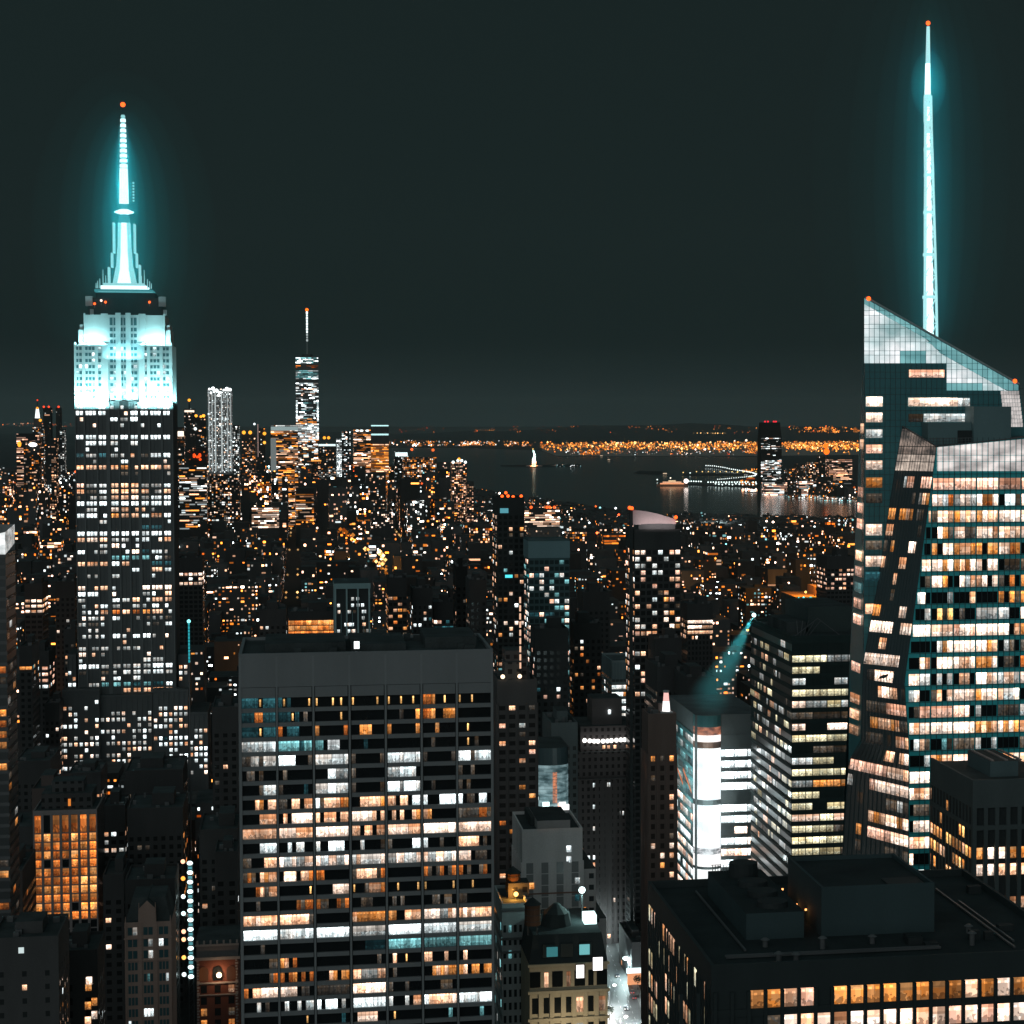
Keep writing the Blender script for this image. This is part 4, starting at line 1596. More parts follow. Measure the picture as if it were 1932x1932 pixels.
for j in range(0, 12):
    z = zr - bf * j - 1.35
    for i in range(7):
        if (j in (0, 1)) or (j > 2 and R.random() < .6) or (j == 2 and R.random() < .1):
            B.front(i * bp_ + .85, z, bp_ - 1.15, 2.6, lit(R.choice('aaCc') if j == 0 else R.choice('ccaC'), 1, .6, 1.1), .6, .05)
for j in range(-5, 12):
    z = zr - bf * j - 1.35
    for i in range(13):
        pr = {-2: .1, 0: .75, 1: .5, -1: .18, 2: .45, 3: .3}.get(j, .0 if j < 0 else .25)
        if R.random() < pr:
            B.left(.6 + i * 2.5 + .75, z, 1.65, 2.5, lit(R.choice('aaalc'), 1, .6, 1.0), 0, .05)
B.flush()

# ------------------------------------------------------------------ green glass block with the searchlight
GLS = wall((0.030, 0.048, 0.048), 0.3, 0.22, 0.2, key="green_glass")
SPG = wall((0.036, 0.058, 0.058), 0.75, 0.06, 0.15, key="spandrel_green")
T = Bld("office_tower", "green tinted glass office block with a searchlight on its roof corner", 1494, 1207, 720)
TW, TD = T.x(1640, 1200), 66.0
tz = T.z(1494, 1207)
tf = 21.7 * 720 / 4000
m = MB()
m.box(0, TW, 0, TD, 0, tz, GLS, ROOF_DARK)
j = 0
while tz - j * tf > 0:
    z = tz - j * tf
    m.box(-.25, TW, -.25, 0, z - tf * .38, z, SPG)
    m.box(-.25, 0, 0, TD, z - tf * .38, z, SPG)
    j += 1
for i in range(12):
    x = i * TW / 11
    m.box(max(x - .1, 0), x + .1, -.32, -.2501, 0, tz, SPG)
for a in ((0, TW, 0, .5), (0, .5, .5, TD), (TW - .5, TW, .5, TD), (.5, TW - .5, TD - .5, TD)):
    m.box(*a, tz, tz + 1.2, SPG)
m.build("walls", T.root)
m = MB()
m.box(TW * .42, TW, 24, TD - 6, tz, tz + 9, wall((.05, .075, .075), .7, .3, .2, key="roof_house"), ROOF_DARK)
m.box(TW * .1, TW * .36, 20, 50, tz, tz + 4, ROOF_DARK)
for i in range(5):
    m.bar((TW * .2 + i, 14, tz), (TW * .2 + i * 2.2, 16, tz + 5), .1, STEEL)
m.bar((4, 12, tz), (12, 12, tz + 6), .12, STEEL)
m.bar((20, 12, tz), (12, 12, tz + 6), .12, STEEL)
m.build("roof_plant", T.root)
tp = TW / 11
for j in range(0, 20):
    z = tz - j * tf - tf
    pr = [.3, .95, .75, .7, .8, .95, .97, .9, .85, .9, .9, .85, .95, .6, .75, .97, .9, 1, .8, .9][j]
    i = 0
    row = pick(GREEN)
    while i < 11:
        L_ = min(R.choice((2, 3, 4)), 11 - i)
        if R.random() < pr:
            T.front(i * tp + .1, z + .05, L_ * tp - .2, tf * .58, lit(row if R.random() < .6 else pick(GREEN), L_, L_ / 1.5, .95 if j != 17 else 1.5), 0, .05)
        i += L_
    y = 0.0
    while y < TD - 5:
        L_ = R.choice((2.5, 4.5, 7.0))
        if R.random() < (.5 if j not in (5, 6, 7) else .7) * (1 if j else .4):
            T.left(y + .15, z + .05, L_ - .3, tf * .58, lit(R.choice('ggwwdc'), int(L_ / 1.2), L_ / 3, .6), 0, .05)
        y += L_ + R.choice((.2, 2, 3))
T.flush()
S_ = on = None
sx, sy = .8, TD - 2
q = MB()
q.cyl(0, 0, 0, 1.2, .7, .5, STEEL, 10)
sl = q.build("searchlight", None, T.root.matrix_basis @ Vector((0, 0, 0)))
sl.location = T.base + T.u * sx + T.w * sy + Vector((0, 0, tz + 1.3))
tag(sl, "searchlight throwing a teal beam down from the roof corner of the green glass block", "searchlight")
tip = sl.location + Vector((0, 0, 1.8))
far_pt = at(1338, 1318, 735)
dirv = (far_pt - tip)
L_beam = dirv.length * .98
q = MB(); q.bar(Vector((0, 0, 1.7)) - dirv.normalized() * .6, Vector((0, 0, 1.7)) + dirv.normalized() * .7, .6, STEEL)
q.build("lamp_head", sl)
q = MB(); c_ = Vector((0, 0, 1.7)) + dirv.normalized() * .8; q.ball(c_.x, c_.y, c_.z, .75, glow((.6, 1, 1), 6)); q.build("lens", sl)
spd = bpy.data.lights.new("searchlight_lamp", 'SPOT')
spd.energy = 6.5e5
spd.color = (0.10, 0.92, 1.0)
spd.spot_size = math.radians(17)
spd.spot_blend = 1.0
spd.shadow_soft_size = .4
sp = bpy.data.objects.new("searchlight_lamp", spd)
COL.objects.link(sp)
sp.parent = sl
sp.location = Vector((0, 0, 1.7)) + dirv.normalized() * 1.8
sp.rotation_euler = dirv.to_track_quat('-Z', 'Y').to_euler()

def haze_mat(density, color=(1, 1, 1), aniso=0.0):
    m_, nt, o = new_mat("night_haze")
    v = N(nt, "ShaderNodeVolumePrincipled")
    v.inputs["Color"].default_value = (*color, 1)
    v.inputs["Density"].default_value = density
    v.inputs["Anisotropy"].default_value = aniso
    nt.links.new(v.outputs[0], o.inputs[1])
    return m_
# damp air the beam shows up in: an open cone of mist from the lamp
q = MB()
q.lathe(0, 0, [(0.3, 0), (L_beam * math.tan(math.radians(8.6)), L_beam), (0.01, L_beam * 1.04)], haze_mat(0.0030), 24)
h = q.build("haze", None, sp.location + sl.location)
h.rotation_euler = dirv.to_track_quat('Z', 'Y').to_euler()
tag(h, "thin mist lit teal inside the searchlight beam", "mist", kind="stuff")
# added mist shells imitating lens bloom round the two lit spires
def mist(center, rx, rz, dens, label):
    q = MB()
    q.ball(0, 0, 0, rx, haze_mat(dens, (.22, 1, 1) if "cyan" in label else (.9, 1, 1)), 40, 24, rz / rx)
    o = q.build("haze", None, center)
    tag(o, label, "mist", kind="stuff")
    return o
ec = E.base + E.u * mx + E.w * my
SHEATH = ["inmost slim", "second", "third", "fourth", "fifth", "sixth", "outermost faint"]
for k_, (rx, rz, py, dens) in enumerate(((5, 32, 330, .0070), (8.5, 44, 385, .0042), (13, 52, 420, .0028), (19, 62, 430, .0016), (27, 72, 435, .00085), (38, 84, 440, .00042), (54, 100, 450, .00020))):
    mist(ec + Vector((0, 0, zz(py))), rx, rz, dens, SHEATH[k_] + " sheath of added cyan bloom mist round the stone tower's mast")
for k_, (rx, rz, py, dens) in enumerate(((3.2, 48, 350, .0100), (4.8, 9, 158, .0170), (6.4, 52, 350, .0050), (10, 55, 345, .0026), (15, 58, 340, .0012), (22, 62, 335, .0006), (32, 68, 330, .00028))):
    xx_, zz_ = SP(1752, py)
    mist(K.base + K.u * xx_ + K.w * YS + Vector((0, 0, zz_)), rx, rz, dens, (SHEATH[k_] if k_ != 1 else "small bright knot in the") + " sheath of added cyan bloom mist round the glass tower's spire")

# ------------------------------------------------------------------ white lit block with the bright corner screen
C = Bld("office_tower", "office block with a blazing white rounded corner screen above the street", 1312, 1395, 790)
CWD, CDD = C.x(1440, 1347), 60.0
cz_ = C.z(1312, 1395); czt = C.z(1330, 1350)
cf = 21.2 * 790 / 4000
GREYC = wall((0.16, 0.18, 0.185), 0.7, 0.3, 0.15, key="grey_cladding")
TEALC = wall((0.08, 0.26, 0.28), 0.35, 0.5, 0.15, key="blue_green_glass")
rad = 5.6
arc = [(rad * 1.0 - rad * math.cos(math.radians(a)), rad - rad * math.sin(math.radians(a))) for a in (0, 20, 40, 60, 80, 100, 120, 140)]
arc = [(x, y - 1.0) for x, y in arc]
xe = arc[-1][0]
m = MB()
poly = [(0, CDD), (0, arc[0][1])] + arc[1:-1] + [(xe, arc[-1][1])]
poly = [(xe, 1.5), (CWD, 1.5), (CWD, CDD), (0, CDD), (0, 4.5)] + arc[:0]
m.box(.3, CWD, 1.5, CDD, 0, czt, GREYC, ROOF_GREY)
j = 1
while czt - 4 - j * cf > 0:
    z = czt - 4 - j * cf
    m.box(xe - 1, CWD, 1.2, 1.5, z - cf * .2, z + cf * .12, GREYC)
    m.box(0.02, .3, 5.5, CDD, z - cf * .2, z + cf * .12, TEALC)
    j += 1
m.build("walls", C.root)
m = MB()
def arc_band(za, zb2, mat, o=0.0, seed=None):
    for (xa, ya), (xb_, yb_) in zip(arc, arc[1:]):
        m.face(((xa - o, ya - o, za), (xb_ - o * .2, yb_ - o, za), (xb_ - o * .2, yb_ - o, zb2), (xa - o, ya - o, zb2)), mat, R.random() if seed is None else seed)
Z = lambda py: C.z(1335, py)
zbr = [1350, 1372, 1387, 1400, 1412, 1509, 1519, 1600, 1612, 1635, 1640, 1700]
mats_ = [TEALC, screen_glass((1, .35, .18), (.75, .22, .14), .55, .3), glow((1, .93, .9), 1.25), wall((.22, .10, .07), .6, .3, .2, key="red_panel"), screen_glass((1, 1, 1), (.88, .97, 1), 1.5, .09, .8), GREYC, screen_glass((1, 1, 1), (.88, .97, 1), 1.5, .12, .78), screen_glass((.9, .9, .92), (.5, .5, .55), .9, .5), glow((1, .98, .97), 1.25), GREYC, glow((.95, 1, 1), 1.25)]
for (pa, pb), mt in zip(zip(zbr, zbr[1:]), mats_):
    arc_band(Z(pb), Z(pa), mt)
m.face([(x, y, Z(1350)) for x, y in arc] + [(arc[0][0] + 6, arc[0][1] + 6, Z(1350))], GREYC)
m.build("corner_screen", C.root)
nfc = int((CWD - xe) / 2.6)
for j in range(0, 18):
    z = czt - 4 - (j + 1) * cf + cf * .14
    i = 0
    x = xe + .3
    k_ = 0
    while x < CWD - 1:
        w = 5.1
        pr = [.0, .15, .95, 1, 1, 1, .25, .9, 1, .7, .9, 1, 1, 1, 1, 1, 1, 1][j]
        if R.random() < pr:
            ch = 'W' if j < 8 else R.choice('CpWC')
            C.front(x, z, w - .25, cf * .62, lit(ch, 4, 1.6, 2.6 if k_ < 2 else 1.9), 1.5, .05)
        x += w
        k_ += 1
    y = 5.6
    while y < CDD - 6:
        pr = 0 if j < 1 else .85
        if R.random() < pr:
            C.left(y, z, 5.2, cf * .6, lit(R.choice('TtTw') if j < 7 else R.choice('CpwCW'), 4, 1.5, 1.1), .3, .05)
        y += 5.6
C.flush()
xb_, zb_ = C.side(1290, 1540, 0.0)
q = MB()
for (ya, yb2, pa) in ((8, 26, 1505), (26, 44, 1495)):
    z = C.z(1300, 1505)
    q.face(((-.05, yb2, z + 6), (-.05, ya, z), (-.05, ya, z + 1.3), (-.05, yb2, z + 7.3)), glow((1, .28, .1), .8))
q.build("neon_stripe", C.root)
area((-9, 4, Z(1480)), (-1, 40, Z(1450)), (.75, 1, 1), 9000, 4, 30, C.root, "screen_spill")

for px, py, dens, rx, rz in ((1335, 1450, .0045, 13, 24), (1335, 1570, .0045, 13, 24)):  # added mist and lamps imitating lens bloom before the screen
    x, z = C.p(px, py, -1)
    mist(C.base + C.u * x + Vector((0, 0, z)), rx, rz, dens, "added white bloom mist before the " + ("upper" if py < 1500 else "lower") + " part of the corner screen")
    for dz in (-10, 8):
        point((x - 1, -5, z + dz), (.75, 1, 1), 900, C.root, .5, "screen_spill")

# slim stone tower with a lit pencil spire beside it
P = tower("slim_tower", "slim brown pilastered tower with a small red and white lit pinnacle", 1223, 1276, 1352, 775, 15, 1665, v=.13, tint=(1.25, .95, .86), fl=3.6, pitch=3.6, ww=.42, wh=.55, prob=.33, pal=WARM + [('T', 1)], piers=.9, top_blank=2.4)
q = MB()
px_, pz_ = P.p(1257, 1352, 4)
q.box(px_ - 2.2, px_ + 2.2, 2, 6.4, P.zt, P.zt + 1.2, STONE_LIT)
q.cyl(px_, 4.2, P.zt + 1.2, P.zt + 5.0, 1.5, 1.2, glow((1, .97, .95), 1.6), 8)
q.cyl(px_, 4.2, P.zt + 5.0, P.zt + 8.2, 1.15, .9, glow((1, .55, .5), 1.1), 8)
q.cyl(px_, 4.2, P.zt + 8.2, P.zt + 9.0, 1.2, 1.2, STONE_LIT, 8)
q.build("pinnacle", P.root)

# dark residential tower with red roof lights
H1 = tower("apartment_tower", "tall dark apartment tower with a cluster of red lights on its roof", 938, 989, 942, 1150, 30, 1300, v=.035, tint=(.8, 1, 1.02), fl=3.2, pitch=3.1, ww=.62, wh=.6, prob=.22, pal=WARM + [('T', .5)], ledge=.5, rowvar=.7, plant=False, limit=60)
for dx, dz in ((3, 1.5), (5, 3.4), (6.2, 1.6), (9, 1.2), (13.4, 1.5)):
    beacon(H1.root, dx, 3, H1.zt + dz, .85)
q = MB(); x, z = H1.p(948, 968, -.1); q.box(x - 1.3, x + 3.2, -.35, 0, z, z + 2.6, glow((.12, .42, .5), .8)); x, z = H1.p(960, 1090, -.1); q.box(x - 2, x + 2, -.35, 0, z, z + 1.6, glow((.1, .85, .95), 1.2)); q.build("lit_sign", H1.root)

# teal capped tower
H2 = tower("apartment_tower", "glass tower with a pale teal blank cap above mixed lit windows", 998, 1074, 1022, 1100, 26, 1345, v=.11, tint=(.5, 1, 1.08), fl=3.4, pitch=2.6, ww=.8, wh=.62, prob=.38, k=1.3, pal=[('p', 3), ('C', 2), ('w', 2), ('T', 5), ('t', 3), ('W', 1)], ledge=.3, blankcap=8.4, roof=ROOF_GREY, plant=False, limit=70)
q = MB(); CAP = wall((.13, .235, .26), .6, .3, .08, key="teal_cap"); q.box(-.3, H2.W + .3, -.35, 26, H2.zt - 8.6, H2.zt + .2, CAP, ROOF_GREY); q.build("roof_cap", H2.root)

# tower with the glowing curved sail on top
H3 = tower("apartment_tower", "apartment tower topped by a curved pale pink lit sail", 1197, 1284, 1003, 1000, 28, 1310, v=.05, tint=(.9, 1, 1.03), fl=3.2, pitch=2.75, ww=.74, wh=.62, prob=.36, pal=WARM + [('W', 1.5), ('p', 2)], ledge=.45, rowvar=.5, plant=False, limit=100)
q = MB()
SAIL = wall((.55, .47, .48), .5, .3, .1, key="sail_screen")
sx0, sz0 = H3.p(1190, 990, 2)
n_ = 12
pts = []
for i in range(n_ + 1):
    t = i / n_
    px = 1192 + t * 84
    py = 962.5 + 16 * t ** 1.9 + 2 * t
    x, z = H3.p(px, py, 2)
    pts.append((x, z))
for (xa, za), (xb_, zb2) in zip(pts, pts[1:]):
    q.face(((xa, 2 + 2 * math.sin(xa * .14), sz0), (xb_, 2 + 2 * math.sin(xb_ * .14), sz0), (xb_, 3.2 + 2 * math.sin(xb_ * .14), zb2), (xa, 3.2 + 2 * math.sin(xa * .14), za)), SAIL)
    q.face(((xb_, 3.0 + 2 * math.sin(xb_ * .14), sz0), (xa, 3.0 + 2 * math.sin(xa * .14), sz0), (xa, 3.6 + 2 * math.sin(xa * .14), za), (xb_, 3.6 + 2 * math.sin(xb_ * .14), zb2)), SAIL)
q.build("roof_sail", H3.root)
area((H3.W * .55, -2.6, sz0 - .5), (H3.W * .55, 3, sz0 + 4), (1, .80, .78), 900, H3.W * .7, .6, H3.root)
q = MB(); q.box(2.5, H3.W - 2, 3, 20, H3.zt, sz0 + .2, wall((.12, .13, .135), .8, .2, .1, key="sail_plinth"), ROOF_DARK); q.build("roof_plinth", H3.root)
q = MB(); q.box(-1.9, -.5, 1.5, 3.5, 0, H3.p(1189, 962, 2)[1], BLACK); q.build("lift_mast", H3.root)
for px, py in ((1188, 958), (1192, 959), (1275, 976)):
    x, z = H3.p(px, py, 2); beacon(H3.root, x, 2, z, .9)

# small grey topped office
H4 = tower("office_block", "small office block with a grey ribbed plant screen and white lit floors", 1154, 1233, 1250, 1180, 40, 1425, v=.42, tint=(.8, 1, 1.04), fl=4.0, pitch=2.2, ww=.9, wh=.55, prob=.8, pal=[('W', 3), ('w', 3), ('C', 1), ('a', 1)], ribbon=True, k=1.4, blankcap=9.5, roof=ROOF_GREY, plant=False, limit=60, side_prob=.12)
q = MB()
q.box(0, H4.W, -.1, 0, H4.zt - 9.5, H4.zt, wall((.20, .28, .30), .6, .3, .1, key="screen_back"))
for i in range(28):
    x = H4.W * i / 28
    q.box(x, x + .3, -.35, 0, H4.zt - 9.5, H4.zt, wall((.32, .44, .46), .6, .3, .1, key="ribbed_screen"))
q.build("plant_screen", H4.root)

# dark setback building with a row of white lamps
H5 = Bld("setback_tower", "dark stepped stone tower with a row of white lamps under its top", 1096, 1375, 1040)
q = MB(); DST = stone(.085, (1.1, 1, 1), None, 2.9, 3.6, .45, .5); DSP = stone(.085, (1.1, 1, 1), None, 2.9, 3.6, 0, 0)
H5W = H5.x(1200, 1370)
za = H5.z(1096, 1372); zb2 = H5.z(1120, 1322); zc = H5.z(1085, 1420); zd = H5.z(1080, 1470)
q.box(6.7, H5W - 6, 7, 27, za - 1, zb2, DSP, ROOF_DARK)
q.box(0, H5W, 2, 36, zc, za, DST, ROOF_DARK)
q.box(-3, H5W + 1, 0, 40, zd, zc, DST, ROOF_DARK)
q.box(-5.5, H5W + 2.4, -2, 44, 0, zd, DST, ROOF_DARK)
for i in range(15):
    x = -5.5 + i * (H5W + 7.9) / 14
    q.box(x - .5, x + .5, -2.5, -2, 0, zd - 1, DSP)
q.build("walls", H5.root)
for i in range(12):
    px = 1103 + i * 8.4 + (1.2 if i % 3 else 0)
    x, z = H5.p(px, 1397 + 1.5 * math.sin(i * .5), -.2)
    q = MB(); q.ball(x, -.3, z, 1.15, glow((1, .96, .92), 2.2)); q.build("lamp", H5.root)
for j in range(26):
    z = zd - 4 - j * 3.6
    for i in range(8):
        pr = .75 if j in (10, 11, 16, 18, 19) and i < 4 else .10
        if R.random() < pr:
            H5.front(-4.6 + i * 3.4, z, 1.9, 2.1, lit(R.choice('WwccC'), 2), -2, .05)
for x in (11, 13.4, 16.6):
    H5.front(x, zc + 1.2, 1.3, 1.7, lit('c', 1), 2, .05)
x, z = H5.p(1150, 1343, 6); H5.front(x - .7, z - 1.2, 1.4, 2.2, lit('W', 1, 1, 1.3), 6, .05)
H5.flush(60)

# dark blue-green tower with square white windows low down
H6 = tower("stone_tower", "dark blue green stone tower with rows of square cream windows low down", 1158, 1235, 1418, 1098, 52, 1745, v=.085, tint=(.75, 1, 1.06), fl=4.3, pitch=3.05, ww=.42, wh=.5, prob=.05, pal=[('W', 3), ('C', 3), ('T', 1)], rowvar=.5, side_prob=.06, top_blank=2, finish=False)
for py in (1635, 1651, 1667, 1687, 1706, 1743, 1560):
    z = H6.z(1170, py)
    j = round(z / 4.3 - .5)
    for i in range(H6.n):
        if R.random() < (.8 if py != 1560 else .4) and i % 3 != 2:
            H6.front((i + .5) * H6.pt - .21 * H6.pt, (j + .5) * 4.3 - 1.1, .45 * H6.pt, 2.3, lit('C', 2, .6, 1.2), 0)
    for i in range(13):
        if R.random() < .5:
            H6.left(i * H6.pt + 1, (j + .5) * 4.3 - 1.1, 1.2, 2.0, lit('w', 1, .6, .9))
H6.flush(80)

# pale windowless-looking block in the lower middle
H7 = tower("stone_block", "pale grey stone block with blank window bays and a lower roof house", 985, 1099, 1571, 720, 34, 1765, v=.78, tint=(1.0, .98, .98), fl=4.0, pitch=5.2, ww=.46, wh=.93, prob=0, dark=(.30, .31, .315), piers=.9, top_blank=1.3, plant=False, roof=ROOF_DARK, win=False)
q = MB(); q.box(H7.W * .27, H7.W * .82, 4, 30, H7.zt, H7.z(1040, 1548, 4), stone(.5, (1, .97, .96), None, 5, 4, 0, 0), ROOF_DARK); q.box(H7.W * .2, H7.W * .7, 12, 32, H7.zt, H7.z(1040, 1541, 12), ROOF_DARK); q.build("roof_house", H7.root)
q = MB(); w1 = stone(.55, (1, .97, .97), (.05, .06, .065), 4.2, 4, .4, .45)
q.box(H7.W, H7.W + 5, 3, 40, 0, H7.zt - 14, w1, ROOF_DARK); q.box(H7.W + 5, H7.W + 9, 5, 40, 0, H7.zt - 32, w1, ROOF_DARK); q.build("side_setback", H7.root)
for px, py, ch in ((1073, 1602, 'W'), (1073, 1622, 'W'), (1003, 1672, 'a'), (1089, 1662, 'w'), (1089, 1694, 't'), (1103, 1722, 'a')):
    x, z = H7.p(px, py, -.02); H7.front(x - .8, z - 1, 1.7, 2.2, lit(ch, 2, .6, 1.0), 0 if px < 1099 else 3)
H7.flush()
q = MB(); z = H7.z(1040, 1686); q.box(0, H7.W, -.55, -.46, z, z + .5, wall((.30, .17, .13), .8, .2, .1, key="red_string_course")); q.build("string_course", H7.root)

# rounded glass front with the teal screen
H8 = Bld("rounded_block", "round fronted glass block with a teal lit video wall showing an orange patch", 1010, 1405, 905)
r8 = H8.x(1075, 1405) / 2
a8 = [(r8 - r8 * math.cos(math.radians(a)), 6 - 6 * math.sin(math.radians(a))) for a in range(0, 181, 15)]
zt8, zs8a, zs8b = H8.z(1040, 1412), H8.z(1040, 1444), H8.z(1040, 1522)
q = MB(); q.prism(list(reversed([(x, y) for x, y in a8])) [::-1] + [(2 * r8, 34), (0, 34)], 0, zt8, wall((.05, .085, .095), .35, .5, .2, key="curved_curtain_wall"), ROOF_DARK)
q.build("walls", H8.root)
q = MB()
for (xa, ya), (xb_, yb_) in zip(a8, a8[1:]):
    for k_ in range(12):
        z0, z1 = zs8b + (zs8a - zs8b) * k_ / 12, zs8b + (zs8a - zs8b) * (k_ + .93) / 12
        mid = (xa + xb_) / 2 / (2 * r8)
        orange = .44 < mid < .62 and 1 <= k_ < 10
        mt = screen_glass((1, .30, .12), (1, .45, .3), .75, .8) if orange else screen_glass((.50, .72, .76), (.25, .45, .50), .62 - .02 * k_, .15)
        q.face(((xa, ya - .15, z0), (xb_, yb_ - .15, z0), (xb_, yb_ - .15, z1), (xa, ya - .15, z1)), mt, R.random())
q.build("video_wall", H8.root)
for px, py, s_, col in ((1030, 1520, 2.6, (.75, 1, 1)), (1013, 1506, 1.2, (.8, 1, 1)), (1061, 1520, 2.6, (1, .97, .95)), (1068, 1523, 2.2, (1, 1, 1)), (1066, 1533, 2.4, (1, 1, 1)), (1064, 1545, 2.0, (1, .98, .96)), (1056, 1519, 1.4, (1, .4, .3))):
    x, z = H8.p(px, py, -2.5)
    q = MB(); q.box(x - s_ * .55, x + s_ * .55, -3.2, -2.4, z - s_ * .6, z + s_ * .6, glow(col, 2.4)); q.build("lit_billboard", H8.root)
q = MB(); x, z = H8.p(1040, 1528, -2); q.box(x - 9, x + 8, -2, 0, z - 4, z - 2, BLACK); q.build("canopy", H8.root)

# residential slab with many orange windows
H9 = tower("apartment_block", "grey apartment slab with orange windows in vertical strips beside the wide dark slab", 938, 1013, 1288, 770, 30, 1690, v=.115, tint=(1.04, 1, 1), fl=3.25, pitch=3.4, ww=.62, wh=.5, prob=.30, pal=[('a', 3), ('c', 3), ('p', 2), ('o', 2), ('d', 2), ('w', 1)], piers=.5, rowvar=.5, top_blank=1.5, limit=100, panes=2)
q = MB(); q.box(3, 9, 3, 12, H9.zt, H9.zt + 7, stone(.1), ROOF_DARK); q.box(H9.W * .25, H9.W * .8, 6, 20, H9.zt, H9.zt + 11, stone(.10, (1.04, 1, 1), None, 3, 3, .5, .5), ROOF_DARK)
q.build("roof_house", H9.root)
for x in (2.0, 8.2):
    q = MB(); q.ball(x, -.4, H9.zt + 2.2, .8, glow((1, .75, .5), 2.5)); q.build("roof_lamp", H9.root)
q = MB()
for k_ in range(9):
    q.box(8.2, 8.8, -.2, .2, H9.zt + 5 + k_ * 3.0, H9.zt + 7.2 + k_ * 3.0, glow((1, .6, .4), 1.0))
q.build("stair_light", H9.root)

# low grey green office in front of it
L1 = tower("office_block", "narrow grey green block with a cornice and even rows of small windows", 947, 997, 1711, 690, 28, 1945, v=.6, tint=(.88, 1, 1.02), fl=4.3, pitch=1.85, ww=.52, wh=.56, prob=.12, pal=[('T', 3), ('w', 3), ('C', 1)], top_blank=1, plant=False, dark=(.03, .045, .05))
q = MB()
for zf in (1.2, 11, 15.5):
    q.box(-.5, L1.W + .5, -.7, 0, L1.zt - zf, L1.zt - zf + .7, stone(.24, (.9, 1, 1.02), None, 3, 3, 0, 0))
q.build("cornice", L1.root)
def water_tower(parent_b, px, py, y, r, h, color, label, legs=3.2):
    x, z = parent_b.p(px, py, y)
    base = parent_b.base + parent_b.u * x + parent_b.w * y
    o = empty("water_tower", Vector((base.x, base.y, z)))
    wd = wall(color, .9, .1, .35, key="tank_staves")
    q = MB(); q.cyl(0, 0, legs, legs + h, r, r * .96, wd, 14); tk = q.build("tank", o)
    q = MB(); q.cyl(0, 0, legs + h, legs + h + r * .9, r * 1.1, .05, ROOF_DARK, 14); q.build("roof", o)
    for k_ in range(4):
        a = .785 + k_ * 1.57
        q = MB(); q.bar((r * .8 * math.cos(a), r * .8 * math.sin(a), 0), (r * .8 * math.cos(a), r * .8 * math.sin(a), legs), .16, STEEL); q.build("leg", o)
    for k_ in range(3):
        q = MB(); q.cyl(0, 0, legs + h * (.2 + .3 * k_), legs + h * (.2 + .3 * k_) + .12, r * 1.02, r * 1.02, STEEL, 14); q.build("hoop", tk)
    tag(o, label, "water tower", "rooftop water towers")
    return o
q = MB(); x0 = L1.x(958, 1705, 14); q.box(x0, x0 + 7, 12, 20, L1.zt, L1.zt + 5, stone(.09), ROOF_DARK); q.build("roof_house", L1.root)
wt_ = water_tower(L1, 968, 1694, 15, 2.6, 5.5, (.16, .075, .035), "wooden water tower glowing orange beside a roof lamp on the narrow grey green block", 3)
q = MB(); x, z = L1.p(973.5, 1687, 10); q.ball(x, 10, z, .8, glow((1, .5, .12), 4.5)); q.cyl(x, 10, L1.zt, z - .5, .12, .12, STEEL, 6); q.build("roof_lamp", L1.root)
point((x - .8, 8.8, z + .4), (1, .38, .06), 2600, L1.root, .3, "roof_lamp_light")

# beaux-arts corner building
L2 = Bld("mansion_block", "ornate yellow stone corner building with a dark mansard and bright roof signs", 999, 1822, 665)
YST = stone(.5, (1.12, 1.0, .74), None, 3, 3, 0, 0)
L2W = L2.x(1146, 1815)
z2t = L2.z(999, 1822)
q = MB()
q.box(0, L2W, 0, 40, 0, z2t, YST, ROOF_DARK)
for zf in (0.0, 8.6, 17.4):
    q.box(-.6, L2W + .6, -.9, 0, z2t - zf - .5, z2t - zf + .35, YST)
for i in range(8):
    x = i * L2W / 7
    q.box(max(x - .7, 0), min(x + .7, L2W), -.5, 0, 0, z2t - 9.2, YST)
q.build("walls", L2.root)
q = MB()
MANS = wall((.045, .06, .062), .7, .3, .2, key="slate")
q.prism([(0, .5), (L2W, .5), (L2W, 40), (0, 40)], z2t + .36, z2t + 9, MANS, ROOF_DARK, .88)
for x in (L2W * .25, L2W * .48, L2W * .72):
    q.box(x - 2, x + 2, .2, 5, z2t + 2.2, z2t + 6.4, MANS, ROOF_DARK)
q.cyl(L2W * .42, 16, z2t + 9, z2t + 13, 5.2, 4.2, MANS, 12)
q.cyl(L2W * .42, 16, z2t + 13, z2t + 16, 4.4, .8, MANS, 12)
q.build("mansard_roof", L2.root)
for j, zf in enumerate((7.2, 15.6, 24.0)):
    for i in range(7):
        x = (i + .5) * L2W / 7
        w = 3.4 if i in (0, 2, 4, 6) else 1.7
        ch = None
        if (j, i) in ((0, 3), (1, 6), (1, 4), (2, 4), (0, 1)):
            ch = 'c' if (j + i) % 2 else 'w'
        z = z2t - zf
        if ch:
            L2.front(x - w / 2 + .2, z, w - .4, 4.8, lit(ch, 2, 1, .8), 0, .1)
        else:
            q = MB(); q.box(x - w / 2, x + w / 2, -.12, 0, z, z + 5.0, DARK_GLASS); q.cyl(x, -.06, z, z + .1, .1, .1, YST, 4); q.build("window", L2.root)
for x0_, x1_, col, st, dz in ((L2W * .585, L2W * .70, (1, .92, .88), 2.2, -4.6), (L2W * .80, L2W * .94, (1, .95, .93), 2.4, -2.4)):
    q = MB(); q.box(x0_, x1_, -1.2, -.9, z2t + dz, z2t + dz + 4.6, BLACK); q.face(((x0_ + .2, -1.25, z2t + dz + .2), (x1_ - .2, -1.25, z2t + dz + .2), (x1_ - .2, -1.25, z2t + dz + 4.4), (x0_ + .2, -1.25, z2t + dz + 4.4)), glow(col, st)); q.build("lit_billboard", L2.root)
